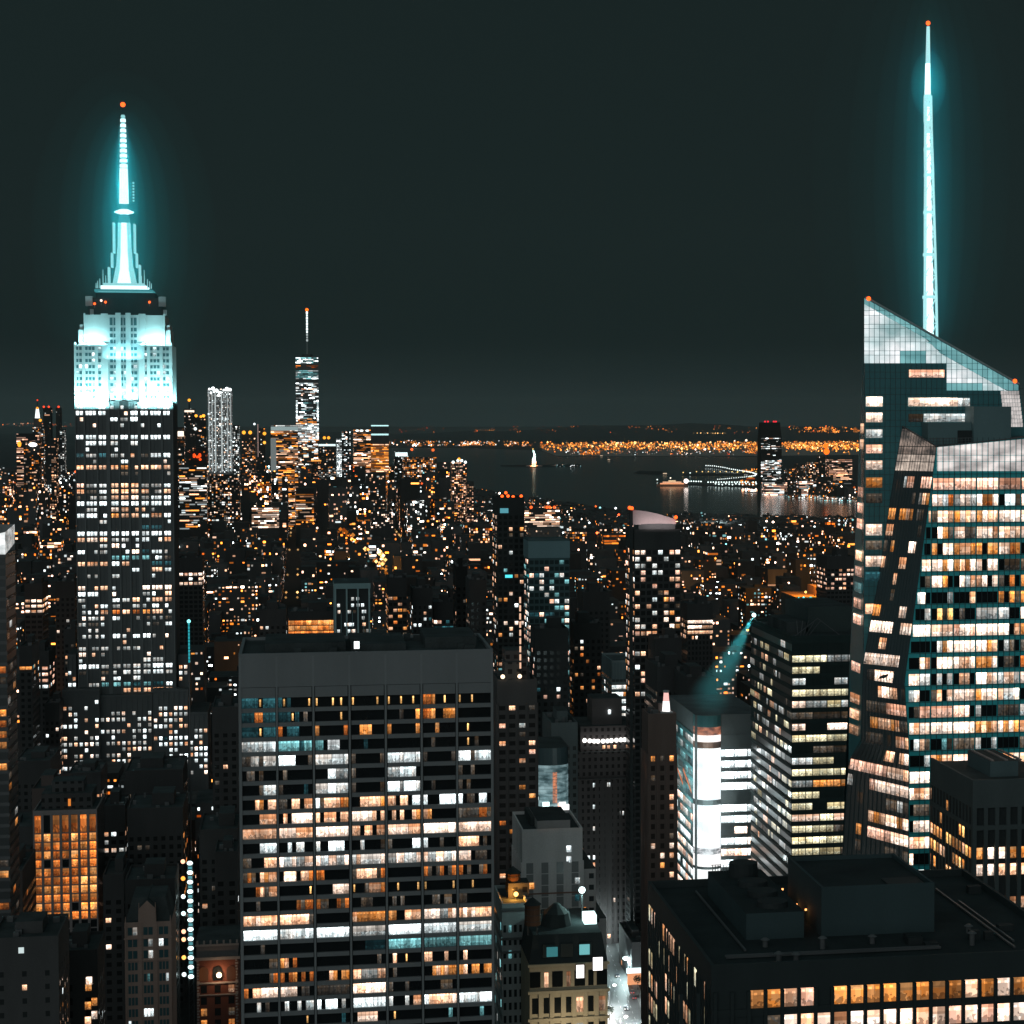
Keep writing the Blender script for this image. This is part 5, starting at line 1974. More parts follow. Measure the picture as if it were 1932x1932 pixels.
q = MB(); q.box(L2W * .78, L2W * .94, 14, 20, z2t + 9, z2t + 12, glow((.7, 1, .98), 2.0)); q.build("lit_canopy", L2.root)
q = MB(); q.ball(L2W * .78, 20, z2t + 19, 1.1, glow((.75, 1, .95), 5)); q.cyl(L2W * .78, 20, z2t + 9, z2t + 18.2, .2, .2, STEEL, 6); q.build("mast_lamp", L2.root)
point((L2W * .78, 18.6, z2t + 19), (.6, 1, .95), 3500, L2.root, .4, "mast_lamp_light")
q = MB(); q.box(L2W * .22, L2W * .36, -.3, 0.2, z2t + 2.6, z2t + 5.6, glow((.05, .22, .24), .8)); q.box(L2W * .64, L2W * .77, -.3, .2, z2t + 2.8, z2t + 6, glow((.2, .6, .62), .8)); q.build("dormer_window", L2.root)
point((L2W * .5, -14, z2t - 22), (1, .82, .55), 5200, L2.root, .5, "street_light_spill")
L2.flush()
water_tower(L2, 1005, 1762, 2, 2.6, 6.5, (.21, .12, .08), "brown wooden water tower beside the ornate yellow corner building", 3.0)

# low building and shops across the street
L3 = tower("shop_building", "low dark building with a lit orange shopfront across the street", 1192, 1226, 1782, 965, 40, 1945, v=.07, fl=4.2, pitch=3.4, ww=.5, wh=.5, prob=.12, pal=WARM, roof=ROOF_DARK, limit=30)
q = MB(); x, z = L3.p(1200, 1895, -.2); q.box(x - 4, x + 5, -1.2, 0, 0, 5.5, glow((1, .42, .2), .9)); q.box(x - 4.5, x + 6, -1.6, 0, 5.5, 7.6, glow((.8, 1, 1), 1.6)); q.build("shopfront", L3.root)
L4 = tower("stone_block", "low stone block with a planted terrace below the square windowed tower", 1182, 1226, 1750, 1050, 30, 1800, v=.2, tint=(1.1, .97, .95), fl=4, pitch=3.4, prob=.1, pal=TEALS, limit=20)

# ------------------------------------------------------------------ lower left
O1 = Bld("office_block", "pale gridded block whose big square windows all glow orange", 62, 1533, 900)
OW = O1.x(183, 1531); oz = O1.z(62, 1533); OD = 34.0
q = MB(); OST = stone(.22, (1.06, .98, .98), None, 3, 3, 0, 0)
q.box(0, OW, .5, OD, 0, oz, DARK_GLASS, ROOF_DARK)
oc = OW / 7.0
for i in range(8):
    x = i * oc
    q.box(max(x - .55, 0), min(x + .55, OW), 0, .5, 0, oz, OST)
of = 16.75 * 900 / 4000
hz_list = [oz - 1.4] + [oz - 9.3 - of * j for j in range(0, 22) if oz - 9.3 - of * j > 1]
q.box(0, OW, .1, .5, oz - 1.4, oz + .6, OST)
for z in hz_list[1:]:
    q.box(0, OW, .12, .5, z - .22, z + .22, OST)
q.box(0, .5, .5, OD, 0, oz + .6, OST); q.box(OW - .5, OW, .5, OD, 0, oz + .6, OST)
q.build("walls", O1.root)
for j, (zt_, zb2) in enumerate(zip(hz_list, hz_list[1:])):
    if O1.z(100, 1795) > zt_:
        break
    for i in range(7):
        dk = {0: .9, 4: .8, 9: .85, 11: .1, 12: .1}.get(j, 1)
        if R.random() < dk:
            ch = 'a' if R.random() < (.5 if i > 3 else .22) and j > 0 else 'o'
            kk = (.8 if j == 0 else 1.25) * (1.15 if i > 3 else .85)
            O1.front(i * oc + .58, zb2 + .25, oc - 1.16, zt_ - zb2 - .5, lit(ch, 1, .7, round(kk, 2)), .5, .04)
q = MB(); q.box(OW * .1, OW * .9, 8, 30, oz, oz + 6.5, stone(.06), ROOF_DARK); q.box(OW * .25, OW * .75, 12, 26, oz + 6.5, oz + 11, stone(.07), ROOF_DARK)
q.box(OW * .52, OW * .56, 7.5, 8, oz + 1, oz + 4, glow((1, .3, .05), .8)); q.build("roof_plant", O1.root)
O1.flush()

O2 = Bld("glass_tower", "tower at the left edge with a white lit slanted top and orange windows", -30, 1045, 700)
o2w = O2.x(10, 1040); o2z = O2.z(5, 1046)
q = MB(); q.box(0, o2w, 0, 24, 0, o2z, wall((.05, .06, .063), .3, .5, .2, key="edge_tower_glass"), ROOF_DARK)
for j in range(40):
    z = o2z - 3.6 * j
    if z > 3:
        q.box(0, o2w + .2, -.2, 0, z - 1.1, z, STEEL); q.box(o2w, o2w + .2, 0, 24, z - 1.1, z, stone(.09))
q.build("walls", O2.root)
q = MB()
zA, zB = O2.z(8, 1004), O2.z(8, 1004) + 1.5
WCR = screen_glass((1, 1, 1), (.75, .8, .8), 1.25, .12, .55)
q.face(((o2w - 7, -.1, o2z - 1.5), (o2w, -.1, o2z), (o2w, -.1, zA), (o2w - 7, -.1, zA - 1.5)), WCR, .6)
q.face(((o2w, -.1, o2z), (o2w, 24, o2z + 2.4), (o2w, 24, zB), (o2w, -.1, zA)), screen_glass((.95, .98, .98), (.45, .5, .5), .9, .1, .35), .4)
q.face(((o2w - 7, -.1, o2z), (o2w - 7, -.1, zA - 1.5), (o2w - 7, 24, zB), (o2w - 7, 24, o2z)), GREYC)
q.face(((o2w - 7, 24, o2z), (o2w - 7, 24, zB), (o2w, 24, zB), (o2w, 24, o2z)), GREYC)
q.build("lit_crown", O2.root)
for j in range(3, 46):
    z = o2z - 3.6 * j
    if z < 4:
        break
    if R.random() < .55:
        O2.front(o2w - 5.6, z + .1, 5.2, 2.2, lit(R.choice('aodo'), 3, 1.2, .8), 0, .05)
    if R.random() < .35:
        O2.right(R.choice((1, 8, 15)), z + .1, 6, 2.2, lit(R.choice('dowa'), 4, 1.2, .6), o2w, .05)
O2.flush(70)

O3 = tower("stone_block", "blank grey walled block filling the lower left corner", -20, 110, 1777, 640, 30, 1945, v=.085, fl=4.2, pitch=6.8, ww=.2, wh=.4, prob=.05, pal=OFFICE, dark=(.03, .035, .036), limit=20, top_blank=.5)
x, z = O3.p(40, 1793, 0); q = MB(); q.box(x - .8, x + .8, -.1, 0, z - .9, z + .9, glow((.8, .95, .95), .8)); q.build("window", O3.root)
O4 = tower("stone_block", "dark narrow block with a few orange windows beside the blank corner block", 112, 184, 1800, 690, 26, 1945, v=.045, fl=4.4, pitch=5.2, ww=.32, wh=.5, prob=.05, pal=AMBER, limit=20, top_blank=1.5)
for px, py, ch in ((166, 1897, 'a'), (166, 1925, 'c'), (168, 1850, 'C')):
    x, z = O4.p(px, py, 0); O4.front(x - .95, z - 1.3, 1.9, 2.5, lit(ch, 1, .6, 1.0), 0, .1)
for px, py, ch in ((178, 1890, 'a'), (178, 1915, 'C')):
    x, z = O4.p(px, py, 0); O4.front(x - .9, z - 1.3, 1.8, 2.6, lit(ch, 1, .6, 1.1), 0, .1)
O4.flush()

# gabled brown building
O5 = Bld("gabled_building", "brown gothic fronted building with a pointed central gable", 235, 1741, 800)
o5w = O5.x(323, 1738); o5z = O5.z(235, 1741)
q = MB(); BRN = stone(.30, (1.25, .92, .78), None, 3, 3, 0, 0)
DRK5 = stone(.05)
q.box(0, o5w, 0, 30, 0, o5z, BRN, ROOF_DARK)
gx0, gx1 = O5.x(262, 1720), O5.x(293, 1720)
gt, ga = O5.z(277, 1714), O5.z(277, 1699)
q.box(gx0, gx1, 0, 6, o5z, gt, BRN)
q.face(((gx0, 0, gt), (gx1, 0, gt), ((gx0 + gx1) / 2, 0, ga)), BRN, 0, ((0, 0), (1, 0), (1, 1)))
q.face(((gx1, 0, gt), (gx1, 30, gt), ((gx0 + gx1) / 2, 30, ga), ((gx0 + gx1) / 2, 0, ga)), ROOF_DARK)
q.face(((gx0, 30, gt), (gx0, 0, gt), ((gx0 + gx1) / 2, 0, ga), ((gx0 + gx1) / 2, 30, ga)), ROOF_DARK)
q.prism([(.4, 3), (o5w - .4, 3), (o5w - .4, 30), (.4, 30)], o5z, o5z + 8, ROOF_DARK, ROOF_DARK, .75)
for x in (gx0, gx1, 0.3, o5w - .3):
    q.cyl(x, .3, o5z - 2, (gt if x in (gx0, gx1) else o5z) + 2.2, .45, .1, BRN, 6)
for zf in (6.5, 15.0):
    q.box(-.3, o5w + .3, -.5, 0, o5z - zf, o5z - zf + .5, BRN)
bw = o5w / 3
for i in range(4):
    x = i * bw
    q.box(max(0, x - .6), min(o5w, x + .6), -.35, 0, 0, o5z, BRN)
q.build("walls", O5.root)
for j in range(9):
    z = o5z - 5.0 - j * 4.5
    for i in range(3):
        for k_ in range(3 if j > 2 else 2):
            nn = 3 if j > 2 else 2
            w = (bw - 2.0) / nn
            x = i * bw + 1.0 + k_ * w
            on = (j == 1 and i > 0 and k_ == (1 if i == 1 else 0)) or (j == 7 and i == 1) or R.random() < .06
            mt = lit(R.choice('Ww'), 1, .5, .9) if on else (lit('T', 1, .5, .5) if (j, i, k_) == (4, 1, 1) else DUSK)
            O5.front(x + .15, z, w - .3, 3.0, mt, 0, .06)
O5.flush()

# red brick building with the star bright lamp
O6 = Bld("brick_building", "red brick building with pale stone corners and one dazzling wall lamp", 371, 1812, 780)
o6w = O6.x(449, 1809); o6z = O6.z(371, 1812)
q = MB()
RBR = wall((.13, .052, .036), .9, .15, .25, key="red_brick"); STN = stone(.24, (1.05, 1, .95), None, 3, 3, 0, 0)
q.box(0, o6w, 0, 28, 0, o6z, RBR, ROOF_DARK)
q.box(-.7, o6w + .7, -.9, 28, o6z, o6z + 1.2, STN, ROOF_DARK)
q.box(0, o6w, -.2, 28, o6z + 1.2, o6z + 5.2, stone(.13, (1, 1, 1), None, 3, 3, 0, 0), ROOF_DARK)
q.box(-.4, o6w + .4, -.6, 28, o6z + 5.2, o6z + 6, STN, ROOF_DARK)
for i in range(7):
    q.box(i * (o6w - .7) / 6, i * (o6w - .7) / 6 + .7, -.5, 0, o6z + 6, o6z + 7.3, STN)
for z in [o6z - 1.1 * k_ for k_ in range(0, 46)]:
    for x in (0, o6w - 1.0):
        q.box(x, x + (1.0 if int(z * 10) % 2 else .7), -.22, 0, z - .8, z - .15, STN)
q.box(0, o6w, -.5, 0, o6z - 9, o6z - 8.4, STN); q.box(0, o6w, -.3, 0, o6z - 13.4, o6z - 13, STN)
q.build("walls", O6.root)
for i in range(3):
    x = (i + .5) * o6w / 3
    q = MB(); pts = [(x + 1.7 * math.cos(math.radians(a)), -.25, o6z - 4.2 + 1.7 * math.sin(math.radians(a))) for a in range(0, 181, 20)]
    q.face([(x + 1.7, -.25, o6z - 7.8)] + pts + [(x - 1.7, -.25, o6z - 7.8)], lit('o', 2, .6, .45) if i != 1 else DARK_GLASS, .3 * i); q.build("arched_window", O6.root)
    for j in range(1, 8):
        z = o6z - 8.2 - j * 4.3
        ch = {(2, 2): None, (0, 3): 'a', (2, 1): 'c', (2, 4): 'o', (0, 4): 'a', (2, 3): 'd'}.get((i, j))
        O6.front(x - 1.1, z, 2.2, 2.8, lit(ch, 2, .6, .9) if ch else DARK_GLASS, 0, .06)
q = MB(); q.ball(o6w * .54, -1.3, o6z - 5.6, 1.0, glow((1, .66, .40), 6)); q.bar((o6w * .54, -1.2, o6z - 6), (o6w * .54, 0, o6z - 6.6), .12, STEEL); q.build("wall_lamp", O6.root)
point((o6w * .54, -2.9, o6z - 5.4), (1, .55, .3), 1500, O6.root, .3, "wall_lamp_light")
O6.flush()

# lamp-strung hoist on the building site
HS = empty("construction_hoist", at(361, 1850, 880)); HS.location.z = 0
tag(HS, "vertical construction hoist hung with a line of cyan white lamps", "hoist")
q = MB(); z_hi = at(361, 1628, 880).z
z_lo = at(361, 1842, 880).z
for dx in (-1, 1):
    q.bar((dx, 0, 0), (dx, 0, z_hi), .14, STEEL)
for k_ in range(int(z_hi / 3)):
    q.bar((-1, 0, k_ * 3), (1, 0, k_ * 3 + 3), .08, STEEL)
q.build("mast_frame", HS)
n_ = 13
for k_ in range(n_):
    z = z_hi - (z_hi - z_lo) * k_ / (n_ - 1)
    q = MB(); q.ball(0, -.5, z, 1.25, glow((.72, 1, 1), 2.6), 8, 5, .72); q.build("lamp", HS)
    if k_ < n_ - 1:
        q = MB(); q.box(-.8, .8, -.5, -.2, z - 2.6, z - 1.5, glow((.12, .4, .45), .8)); q.build("cage_panel", HS)
for k_, (py, col) in enumerate(((1625, (1, .5, .3)), (1657, (1, .35, .05)), (1691, (.8, 1, 1)), (1723, (.7, 1, 1)), (1757, (1, .5, .3)), (1772, (1, .5, .25)), (1806, (1, .45, .1)), (1838, (.8, 1, 1)))):
    z = at(348, py, 880).z
    q = MB(); q.ball(-2.9, -.5, z, .95, glow(col, 2.2), 8, 5); q.build("landing_lamp", HS)

# dark masses between the hoist and the stone tower
for spec in (
    dict(label="dark flat-roofed block right of the stepped tower's foot, faint window rows", x0=400, x1=449, ytop=1338, D=1010, depth=40, yb=1500, v=.055, prob=.03),
    dict(label="low dark block with a long pale roof rail before the stepped tower", x0=236, x1=345, ytop=1458, D=1080, depth=46, yb=1530, v=.05, prob=.02),
    dict(label="dark block with four rows of white windows behind the orange gridded block", x0=192, x1=236, ytop=1524, D=980, depth=30, yb=1605, v=.04, prob=.55, pal=OFFICE + [('p', 2)], ww=.6),
    dict(label="broad dark roofed block with one string of small amber windows", x0=240, x1=345, ytop=1530, D=930, depth=40, yb=1700, v=.05, prob=.06, pal=AMBER),
    dict(label="dark blank block behind the cyan lamp hoist", x0=376, x1=449, ytop=1570, D=900, depth=40, yb=1780, v=.045, prob=.06, pal=WARM),
    dict(label="dark brown block between the orange gridded block and the gabled building", x0=194, x1=233, ytop=1655, D=890, depth=34, yb=1830, v=.05, prob=.08, pal=WARM),
    dict(label="short dark block right behind the gabled building", x0=236, x1=330, ytop=1665, D=850, depth=30, yb=1710, v=.05, prob=.03),
    dict(label="dark building with pink lit sign between hoist and wide slab", x0=405, x1=448, ytop=1612, D=840, depth=26, yb=1800, v=.05, prob=.10, pal=[('p', 2), ('W', 1)]),
    dict(label="dark low block at the left edge under the slanted-top tower", x0=-20, x1=42, ytop=1650, D=760, depth=40, yb=1780, v=.07, tint=(1.15, .96, .9), prob=.14, pal=[('p', 2), ('o', 2), ('d', 3)]),
    dict(label="dark flat block with a lit roof sign behind the orange gridded block", x0=60, x1=120, ytop=1492, D=985, depth=40, yb=1530, v=.08, tint=(1.2, .95, .88), prob=.06, pal=[('p', 2)]),
    dict(label="narrow dark block in front of the stepped tower's left foot", x0=128, x1=190, ytop=1462, D=1120, depth=40, yb=1520, v=.05, prob=.05),
    dict(label="low dark terrace block with bright lamps at its left corner", x0=28, x1=95, ytop=1440, D=1130, depth=50, yb=1510, v=.05, prob=.05),
):
    sp_ = dict(name="dark_block", fl=3.8, pitch=3.6, limit=40)
    sp_.update(spec)
    tower(**sp_)

# ------------------------------------------------------------------ middle distance, behind the slab
A1 = tower("office_block", "flat block glowing solid orange just above the wide slab's roof", 544, 632, 1157, 1250, 30, 1205, v=.04, fl=3.2, pitch=3.5, ww=.94, wh=.86, prob=1.0, pal=[('a', 2), ('o', 3)], rowvar=0, plant=True, k=1.9, top_blank=.2)
A2 = Bld("office_tower", "dark office tower with four thin pale teal columns and a flat overhanging top", 631, 1101, 1180)
aw = A2.x(698, 1100); az = A2.z(631, 1101)
q = MB(); q.box(0.6, aw - .6, 1, 40, 0, az - 3, BLACK, ROOF_DARK); q.box(-.3, aw + .3, -.4, 40.5, az - 3, az, wall((.22, .36, .38), .6, .3, .1, key="teal_fascia"), ROOF_DARK)
for i in range(4):
    x = i * (aw - .9) / 3
    q.box(x, x + .9, -.2, 1, 0, az - 3, wall((.26, .40, .42), .6, .3, .1, key="teal_column"))
for i in range(3):
    x = (i + .5) * (aw - .9) / 3 + .3
    q.box(x, x + .35, .6, 1.2, 0, az - 16, wall((.14, .24, .26), .6, .3, .1, key="teal_rib"))
for i in range(5):
    q.box(-.2, .6, 4 + i * 8, 4.9 + i * 8, 0, az - 3, wall((.20, .32, .34), .6, .3, .1, key="teal_side_column"))
q.build("walls", A2.root)
for _ in range(46):
    x, z = aw * R.random() * .92, az - 8 - R.random() * 40
    A2.front(x + .5, z // 3.6 * 3.6, 1.5, 1.8, lit(pick(OFFICE), 1, 1, 1.0), .95, .05)
A2.flush()
for kw in (
    dict(label="dark block with a bright ladder of amber windows on its right edge", x0=732, x1=768, ytop=1093, D=1260, depth=30, yb=1205, v=.04, prob=.3, pal=AMBER, pitch=3.0, ww=.8),
    dict(label="slim block with white and teal windows next to the amber ladder block", x0=778, x1=816, ytop=1113, D=1280, depth=30, yb=1205, v=.05, prob=.42, pal=TEALS + [('W', 4)], pitch=2.8),
    dict(label="block with two bright cream top floors above the wide slab's roof", x0=818, x1=856, ytop=1139, D=1300, depth=30, yb=1205, v=.05, prob=.5, pal=[('p', 3), ('C', 2), ('t', 1)], ribbon=True, pitch=2.6, ww=.8, wh=.55),
    dict(label="black narrow windowless tower right of the cream topped block", x0=860, x1=882, ytop=1072, D=1240, depth=24, yb=1205, v=.012, prob=.02),
    dict(label="dark tower with few pink windows left of the red-lamped apartment tower", x0=886, x1=918, ytop=1098, D=1180, depth=30, yb=1240, v=.04, prob=.10, pal=WARM),
    dict(label="dark brick block with white window grid left of the orange glowing block", x0=488, x1=540, ytop=1153, D=1300, depth=34, yb=1205, v=.05, prob=.14, pal=OFFICE),
    dict(label="block with a tight grid of bright white windows right of the stepped tower", x0=337, x1=382, ytop=1055, D=1650, depth=34, yb=1100, v=.04, prob=.85, pal=[('C', 3), ('p', 2), ('W', 1)], fl=3.6, pitch=3.4, ww=.7, rowvar=.15, wh=.6),
    dict(label="stepped block with a glowing cream crown left of the stone skyscraper", x0=46, x1=80, ytop=1104, D=1450, depth=34, yb=1150, v=.04, prob=.6, pal=[('C', 2), ('a', 2), ('c', 3)], pitch=3.4, ww=.75),
    dict(label="dark block with a lit row of roof lamps left of the stone skyscraper", x0=104, x1=141, ytop=1100, D=1420, depth=34, yb=1260, v=.035, prob=.12, pal=WARM),
    dict(label="block of stacked pink lit windows left of the stone skyscraper's foot", x0=62, x1=92, ytop=1232, D=1240, depth=34, yb=1300, v=.05, prob=.5, pal=[('p', 3), ('W', 1)], pitch=4.5, ww=.7),
    dict(label="low block with teal and white lit floors beside the left edge tower", x0=36, x1=60, ytop=1222, D=1180, depth=34, yb=1290, v=.04, prob=.6, pal=[('T', 2), ('W', 2), ('a', 2)], ribbon=True, pitch=4),
    dict(label="dark narrow block with pairs of orange windows at the stone skyscraper's left side", x0=120, x1=142, ytop=1190, D=1330, depth=30, yb=1280, v=.05, prob=.3, pal=AMBER, pitch=4),
    dict(label="dark block with amber street glow at its foot, low on the left", x0=84, x1=112, ytop=1330, D=1215, depth=30, yb=1480, v=.05, prob=.12, pal=WARM),
    dict(label="block with scattered cream windows behind the slim pinnacle tower", x0=1240, x1=1300, ytop=1262, D=930, depth=34, yb=1350, v=.045, prob=.08, pal=WARM),
    dict(label="dark stepped block under the teal beam with two round roof lamps", x0=1296, x1=1352, ytop=1282, D=900, depth=34, yb=1345, v=.055, prob=.05, pal=WARM),
    dict(label="grey low roofed block between the teal capped tower and the stepped tower", x0=1040, x1=1090, ytop=1368, D=960, depth=36, yb=1410, v=.13, tint=(.8, 1, 1.03), prob=.0),
    dict(label="block lit with pink windows behind the searchlight block", x0=1560, x1=1612, ytop=1052, D=1650, depth=34, yb=1110, v=.05, prob=.75, pal=[('p', 3), ('c', 2), ('C', 1)], fl=3.5, pitch=3.2, ww=.7, rowvar=.2),
    dict(label="block with three bright cream rows behind the pink sail tower", x0=1297, x1=1345, ytop=1142, D=1450, depth=30, yb=1200, v=.05, prob=.55, pal=[('c', 2), ('C', 2)], ribbon=True, pitch=2.6, wh=.6),
    dict(label="block with scattered white and teal windows right below the teal capped tower", x0=1010, x1=1072, ytop=1190, D=1030, depth=24, yb=1350, v=.03, tint=(.8, 1, 1.05), prob=.25, pal=TEALS + [('p', 3)], pitch=3.2),
    dict(label="dark block with amber windows right of the teal capped tower", x0=1082, x1=1135, ytop=1180, D=1150, depth=30, yb=1320, v=.045, prob=.16, pal=AMBER + [('W', 1)]),
    dict(label="dark block with sparse cream windows between the teal capped and pink sail towers", x0=1100, x1=1150, ytop=1120, D=1320, depth=30, yb=1240, v=.045, prob=.13, pal=WARM),
    dict(label="dark block below the pink sail tower with stacked white windows", x0=1236, x1=1286, ytop=1208, D=980, depth=20, yb=1290, v=.05, prob=.25, pal=MIXED),
):
    sp_ = dict(name="mid_rise", fl=3.6, pitch=3.2, limit=60)
    sp_.update(kw)
    tower(**sp_)
# low orange lit terminal roof by the right tower
tb = Bld("terminal", "low flat roofed terminal lit orange beside the faceted glass tower", 1500, 1118, 2000)
q = MB(); tw_ = tb.x(1640, 1108); q.box(0, tw_, 0, 60, 0, tb.z(1500, 1118) - 4, ROOF_DARK, wall((.32, .20, .12), .9, .1, .3, key="orange_roof")); q.box(tw_ * .3, tw_ * .8, 4, 40, 0, tb.z(1560, 1108), wall((.3, .2, .13), .9, .1, .3, key="orange_wall")); q.build("walls", tb.root)
for i in range(4):
    point((tw_ * (.25 + .2 * i), -8, tb.z(1500, 1100) + 8), (1, .34, .03), 150000, tb.root, 1, "terminal_lamp")
for i, (px, py) in enumerate(((1604, 1091), (1560, 1112), (1520, 1117))):
    x, z = tb.p(px, py, -1); q = MB(); q.ball(x, -1, z, 2.4 if i == 0 else 1.2, glow((1, .5, .12), 3)); q.build("lamp", tb.root)
q = MB()
for i in range(40):
    px, py = 1502 + R.random() * 55, 1133 + R.gauss(0, 3)
    x, z = tb.p(px, py, -30); q.octa(x, -30, z, .8 + R.random() * .8, glow((.15, .85, .9), .7 + R.random()), R.random())
q = q.build("roof_garden_lights", tb.root); q["kind"] = "stuff"

# thin teal neon line
NE = empty("neon_mast", at(357, 1250, 1100)); NE.location.z = 0
tag(NE, "thin mast lit as one teal vertical line with a lamp on top", "mast")
z1, z0 = at(357, 1174, 1100).z, at(357, 1250, 1100).z
q = MB(); q.box(-.3, .3, -.3, .3, 0, z0, STEEL); q.build("pole", NE)
q = MB()
for k_ in range(12):
    za = z0 + (z1 - z0) * k_ / 12
    q.box(-.35, .35, -.35, .35, za, za + (z1 - z0) / 12 * .8, glow((.03, .45, .52), .9))
q.build("neon_tube", NE)
q = MB(); q.ball(0, 0, z1 + .5, 1.0, glow((.3, 1, 1), 1.8)); q.build("lamp", NE)

# ------------------------------------------------------------------ far buildings: walls and lit windows in one mesh each
FAR_N = [0]
def far_building(name, label, x0, x1, ytop, D, depth, v=.03, fl=3.9, pitch=3.2, prob=.3, pal=WARM, k=1.4, zlow=0.0, ww=.7, wh=.6, ribbon=False, rowvar=.4, group=None, cat="building", tops=(), shape=None, face_only=False, minpx=1.0):
    b_ = Bld(name, label, x0, ytop, D, cat, GRID, group)
    W, zt = b_.x(x1, ytop), b_.z(x0, ytop)
    far_mesh(b_, W, depth, zt, v, fl, pitch, prob, pal, k, zlow, ww, wh, ribbon, rowvar, D, minpx)
    b_.W, b_.zt = W, zt
    return b_

FARWALL = {}
def far_wall(v):
    v = round(v, 3)
    if v not in FARWALL:
        FARWALL[v] = wall((v * .96, v, v * 1.03), .9, .1, .3, key="far_wall")
    return FARWALL[v]

def far_windows(q, W, depth, zt, fl, pitch, prob, pal, k, zlow, ww, wh, ribbon, rowvar, left, ox=0.0, oy=0.0, rot=None, zcap=2.0):
    n = max(1, int(W / pitch)); nd = max(1, int(depth / pitch)); pt = W / n
    def put(x, y, z, w, h, dx, dy, m_):
        pts = [(x, y, z), (x + dx * w, y + dy * w, z), (x + dx * w, y + dy * w, z + h), (x, y, z + h)]
        if rot:
            c, s = rot
            pts = [(ox + a * c - b2 * s, oy + a * s + b2 * c, e) for a, b2, e in pts]
        q.face(pts, m_, R.random())
    j = int((zt - zcap) / fl)
    while j >= 0 and j * fl >= zlow:
        pr = prob * (1 - rowvar + 2 * rowvar * R.random())
        rk = pick(pal)
        z = j * fl + fl * (1 - wh) / 2
        if ribbon:
            i = 0
            while i < n:
                L_ = min(R.choice((1, 2, 3, 5)), n - i)
                if R.random() < pr:
                    put(i * pt, -.12, z, L_ * pt * .97, wh * fl, 1, 0, dot(rk if R.random() < .7 else pick(pal), k))
                i += L_
        else:
            for i in range(n):
                if R.random() < pr:
                    rw = R.uniform(.6, 1.25) if R.random() < .85 else 1.9
                    rh = R.uniform(.65, 1.3)
                    put((i + .5 - ww / 2 * min(rw, 1.1)) * pt, -.12, z, ww * rw * pt * (1 if i < n - 1 else .9 / max(rw, 1)), wh * rh * fl, 1, 0, dot(rk if R.random() < .4 else pick(pal), k))
        for i in range(nd):
            if R.random() < pr * .5:
                y = (i + .5) * depth / nd
                if left:
                    put(-.12, y + ww * pt / 2, z, ww * pt, wh * fl, 0, -1, dot(pick(pal), k))
                else:
                    put(W + .12, y - ww * pt / 2, z, ww * pt, wh * fl, 0, 1, dot(pick(pal), k))
        j -= 1

def far_mesh(b_, W, depth, zt, v, fl, pitch, prob, pal, k, zlow, ww, wh, ribbon, rowvar, D, minpx=1.0):
    q = MB()
    mt = far_wall(v)
    q.box(0, W, 0, depth, 0, zt, mt, ROOF_DARK)
    left = proj(b_.base + Vector((0, 0, 50)))[0] > 566
    far_windows(q, W, depth, zt, fl, pitch, prob, pal, k, zlow, ww, wh, ribbon, rowvar, left)
    return q.build("walls", b_.root)

WHITE = [('W', 5), ('w', 2), ('C', 1)]
GOLD = [('a', 4), ('c', 4), ('C', 1)]
# the tapering tallest tower downtown
D1 = 5700
V = Bld("skyscraper", "tallest far downtown tower, white lit bands and a beaded mast with an orange light", 557.5, 672, D1)
vw, vz = V.x(600.6, 672), V.z(557, 672)
q = MB(); q.box(0, vw, 0, vw, 0, vz, wall((.03, .045, .048), .3, .5, .2, key="far_glass"), ROOF_DARK)
zrow = lambda py: V.z(579, py)
def band(pa, pb, dens, pal, kk, fl=4.1, rib=True):
    z = zrow(pb)
    while z < zrow(pa):
        x = 0
        while x < vw - 3:
            L_ = R.choice((5, 9, 14)) if rib else 4
            L_ = min(L_, vw - x)
            if R.random() < dens:
                q.face(((x + .3, -.2, z), (x + L_ - .5, -.2, z), (x + L_ - .5, -.2, z + fl * .62), (x + .3, -.2, z + fl * .62)), dot(pick(pal), kk), R.random())
            x += L_
        z += fl
TL = [('T', 3), ('W', 3)]
band(674.5, 685, 1, TL, 1.2); band(691, 694, .6, [('o', 2), ('r', .3)], .9); band(699, 715, .97, TL, 1.1); band(724, 733, .6, WHITE, 1.5); band(733, 755, .45, WHITE + [('p', 2)], 1.3)
band(757, 790, .55, TL + [('W', 3)], 1.4); band(790, 800, .6, GOLD, 1.2); band(800, 830, .95, WHITE + [('p', 1)], 1.1); band(830, 900, .6, WHITE + GOLD, 1.1)
for s_ in (0, vw - 5):
    z = zrow(795)
    while z < zrow(757):
        q.face(((s_ + .3, -.25, z), (s_ + 4.6, -.25, z), (s_ + 4.6, -.25, z + 3.4), (s_ + .3, -.25, z + 3.4)), dot('W', 1.8), R.random()); z += 4.1
q.build("walls", V.root)
q = MB(); vx = V.x(579.5, 650, vw / 2)
zf = lambda py: V.z(579, py, vw / 2)
q.cyl(vx, vw / 2, vz, vz + 6, 14, 14, ROOF_DARK, 16)
q.cyl(vx, vw / 2, vz, zf(588), 2.0, 1.0, wall((.25, .3, .3), .6, .3, .1, key="mast_metal"), 8)
for i in range(11):
    py = 590 + i * 5.2
    q.ball(vx, vw / 2, zf(py), 2.9 if i % 2 == 0 else 2.4, glow((.85, 1, 1), 2.0 if i < 8 else .5), 8, 5, 1.35)
q.cyl(vx, vw / 2, zf(668), zf(648), 1.6, 1.3, glow((.2, .45, .4), .8), 8)
q.build("mast", V.root)
q = MB(); q.ball(vx, vw / 2, zf(584.5), 4.4, glow((1, .13, .01), 3)); q.build("aviation_light", V.root)

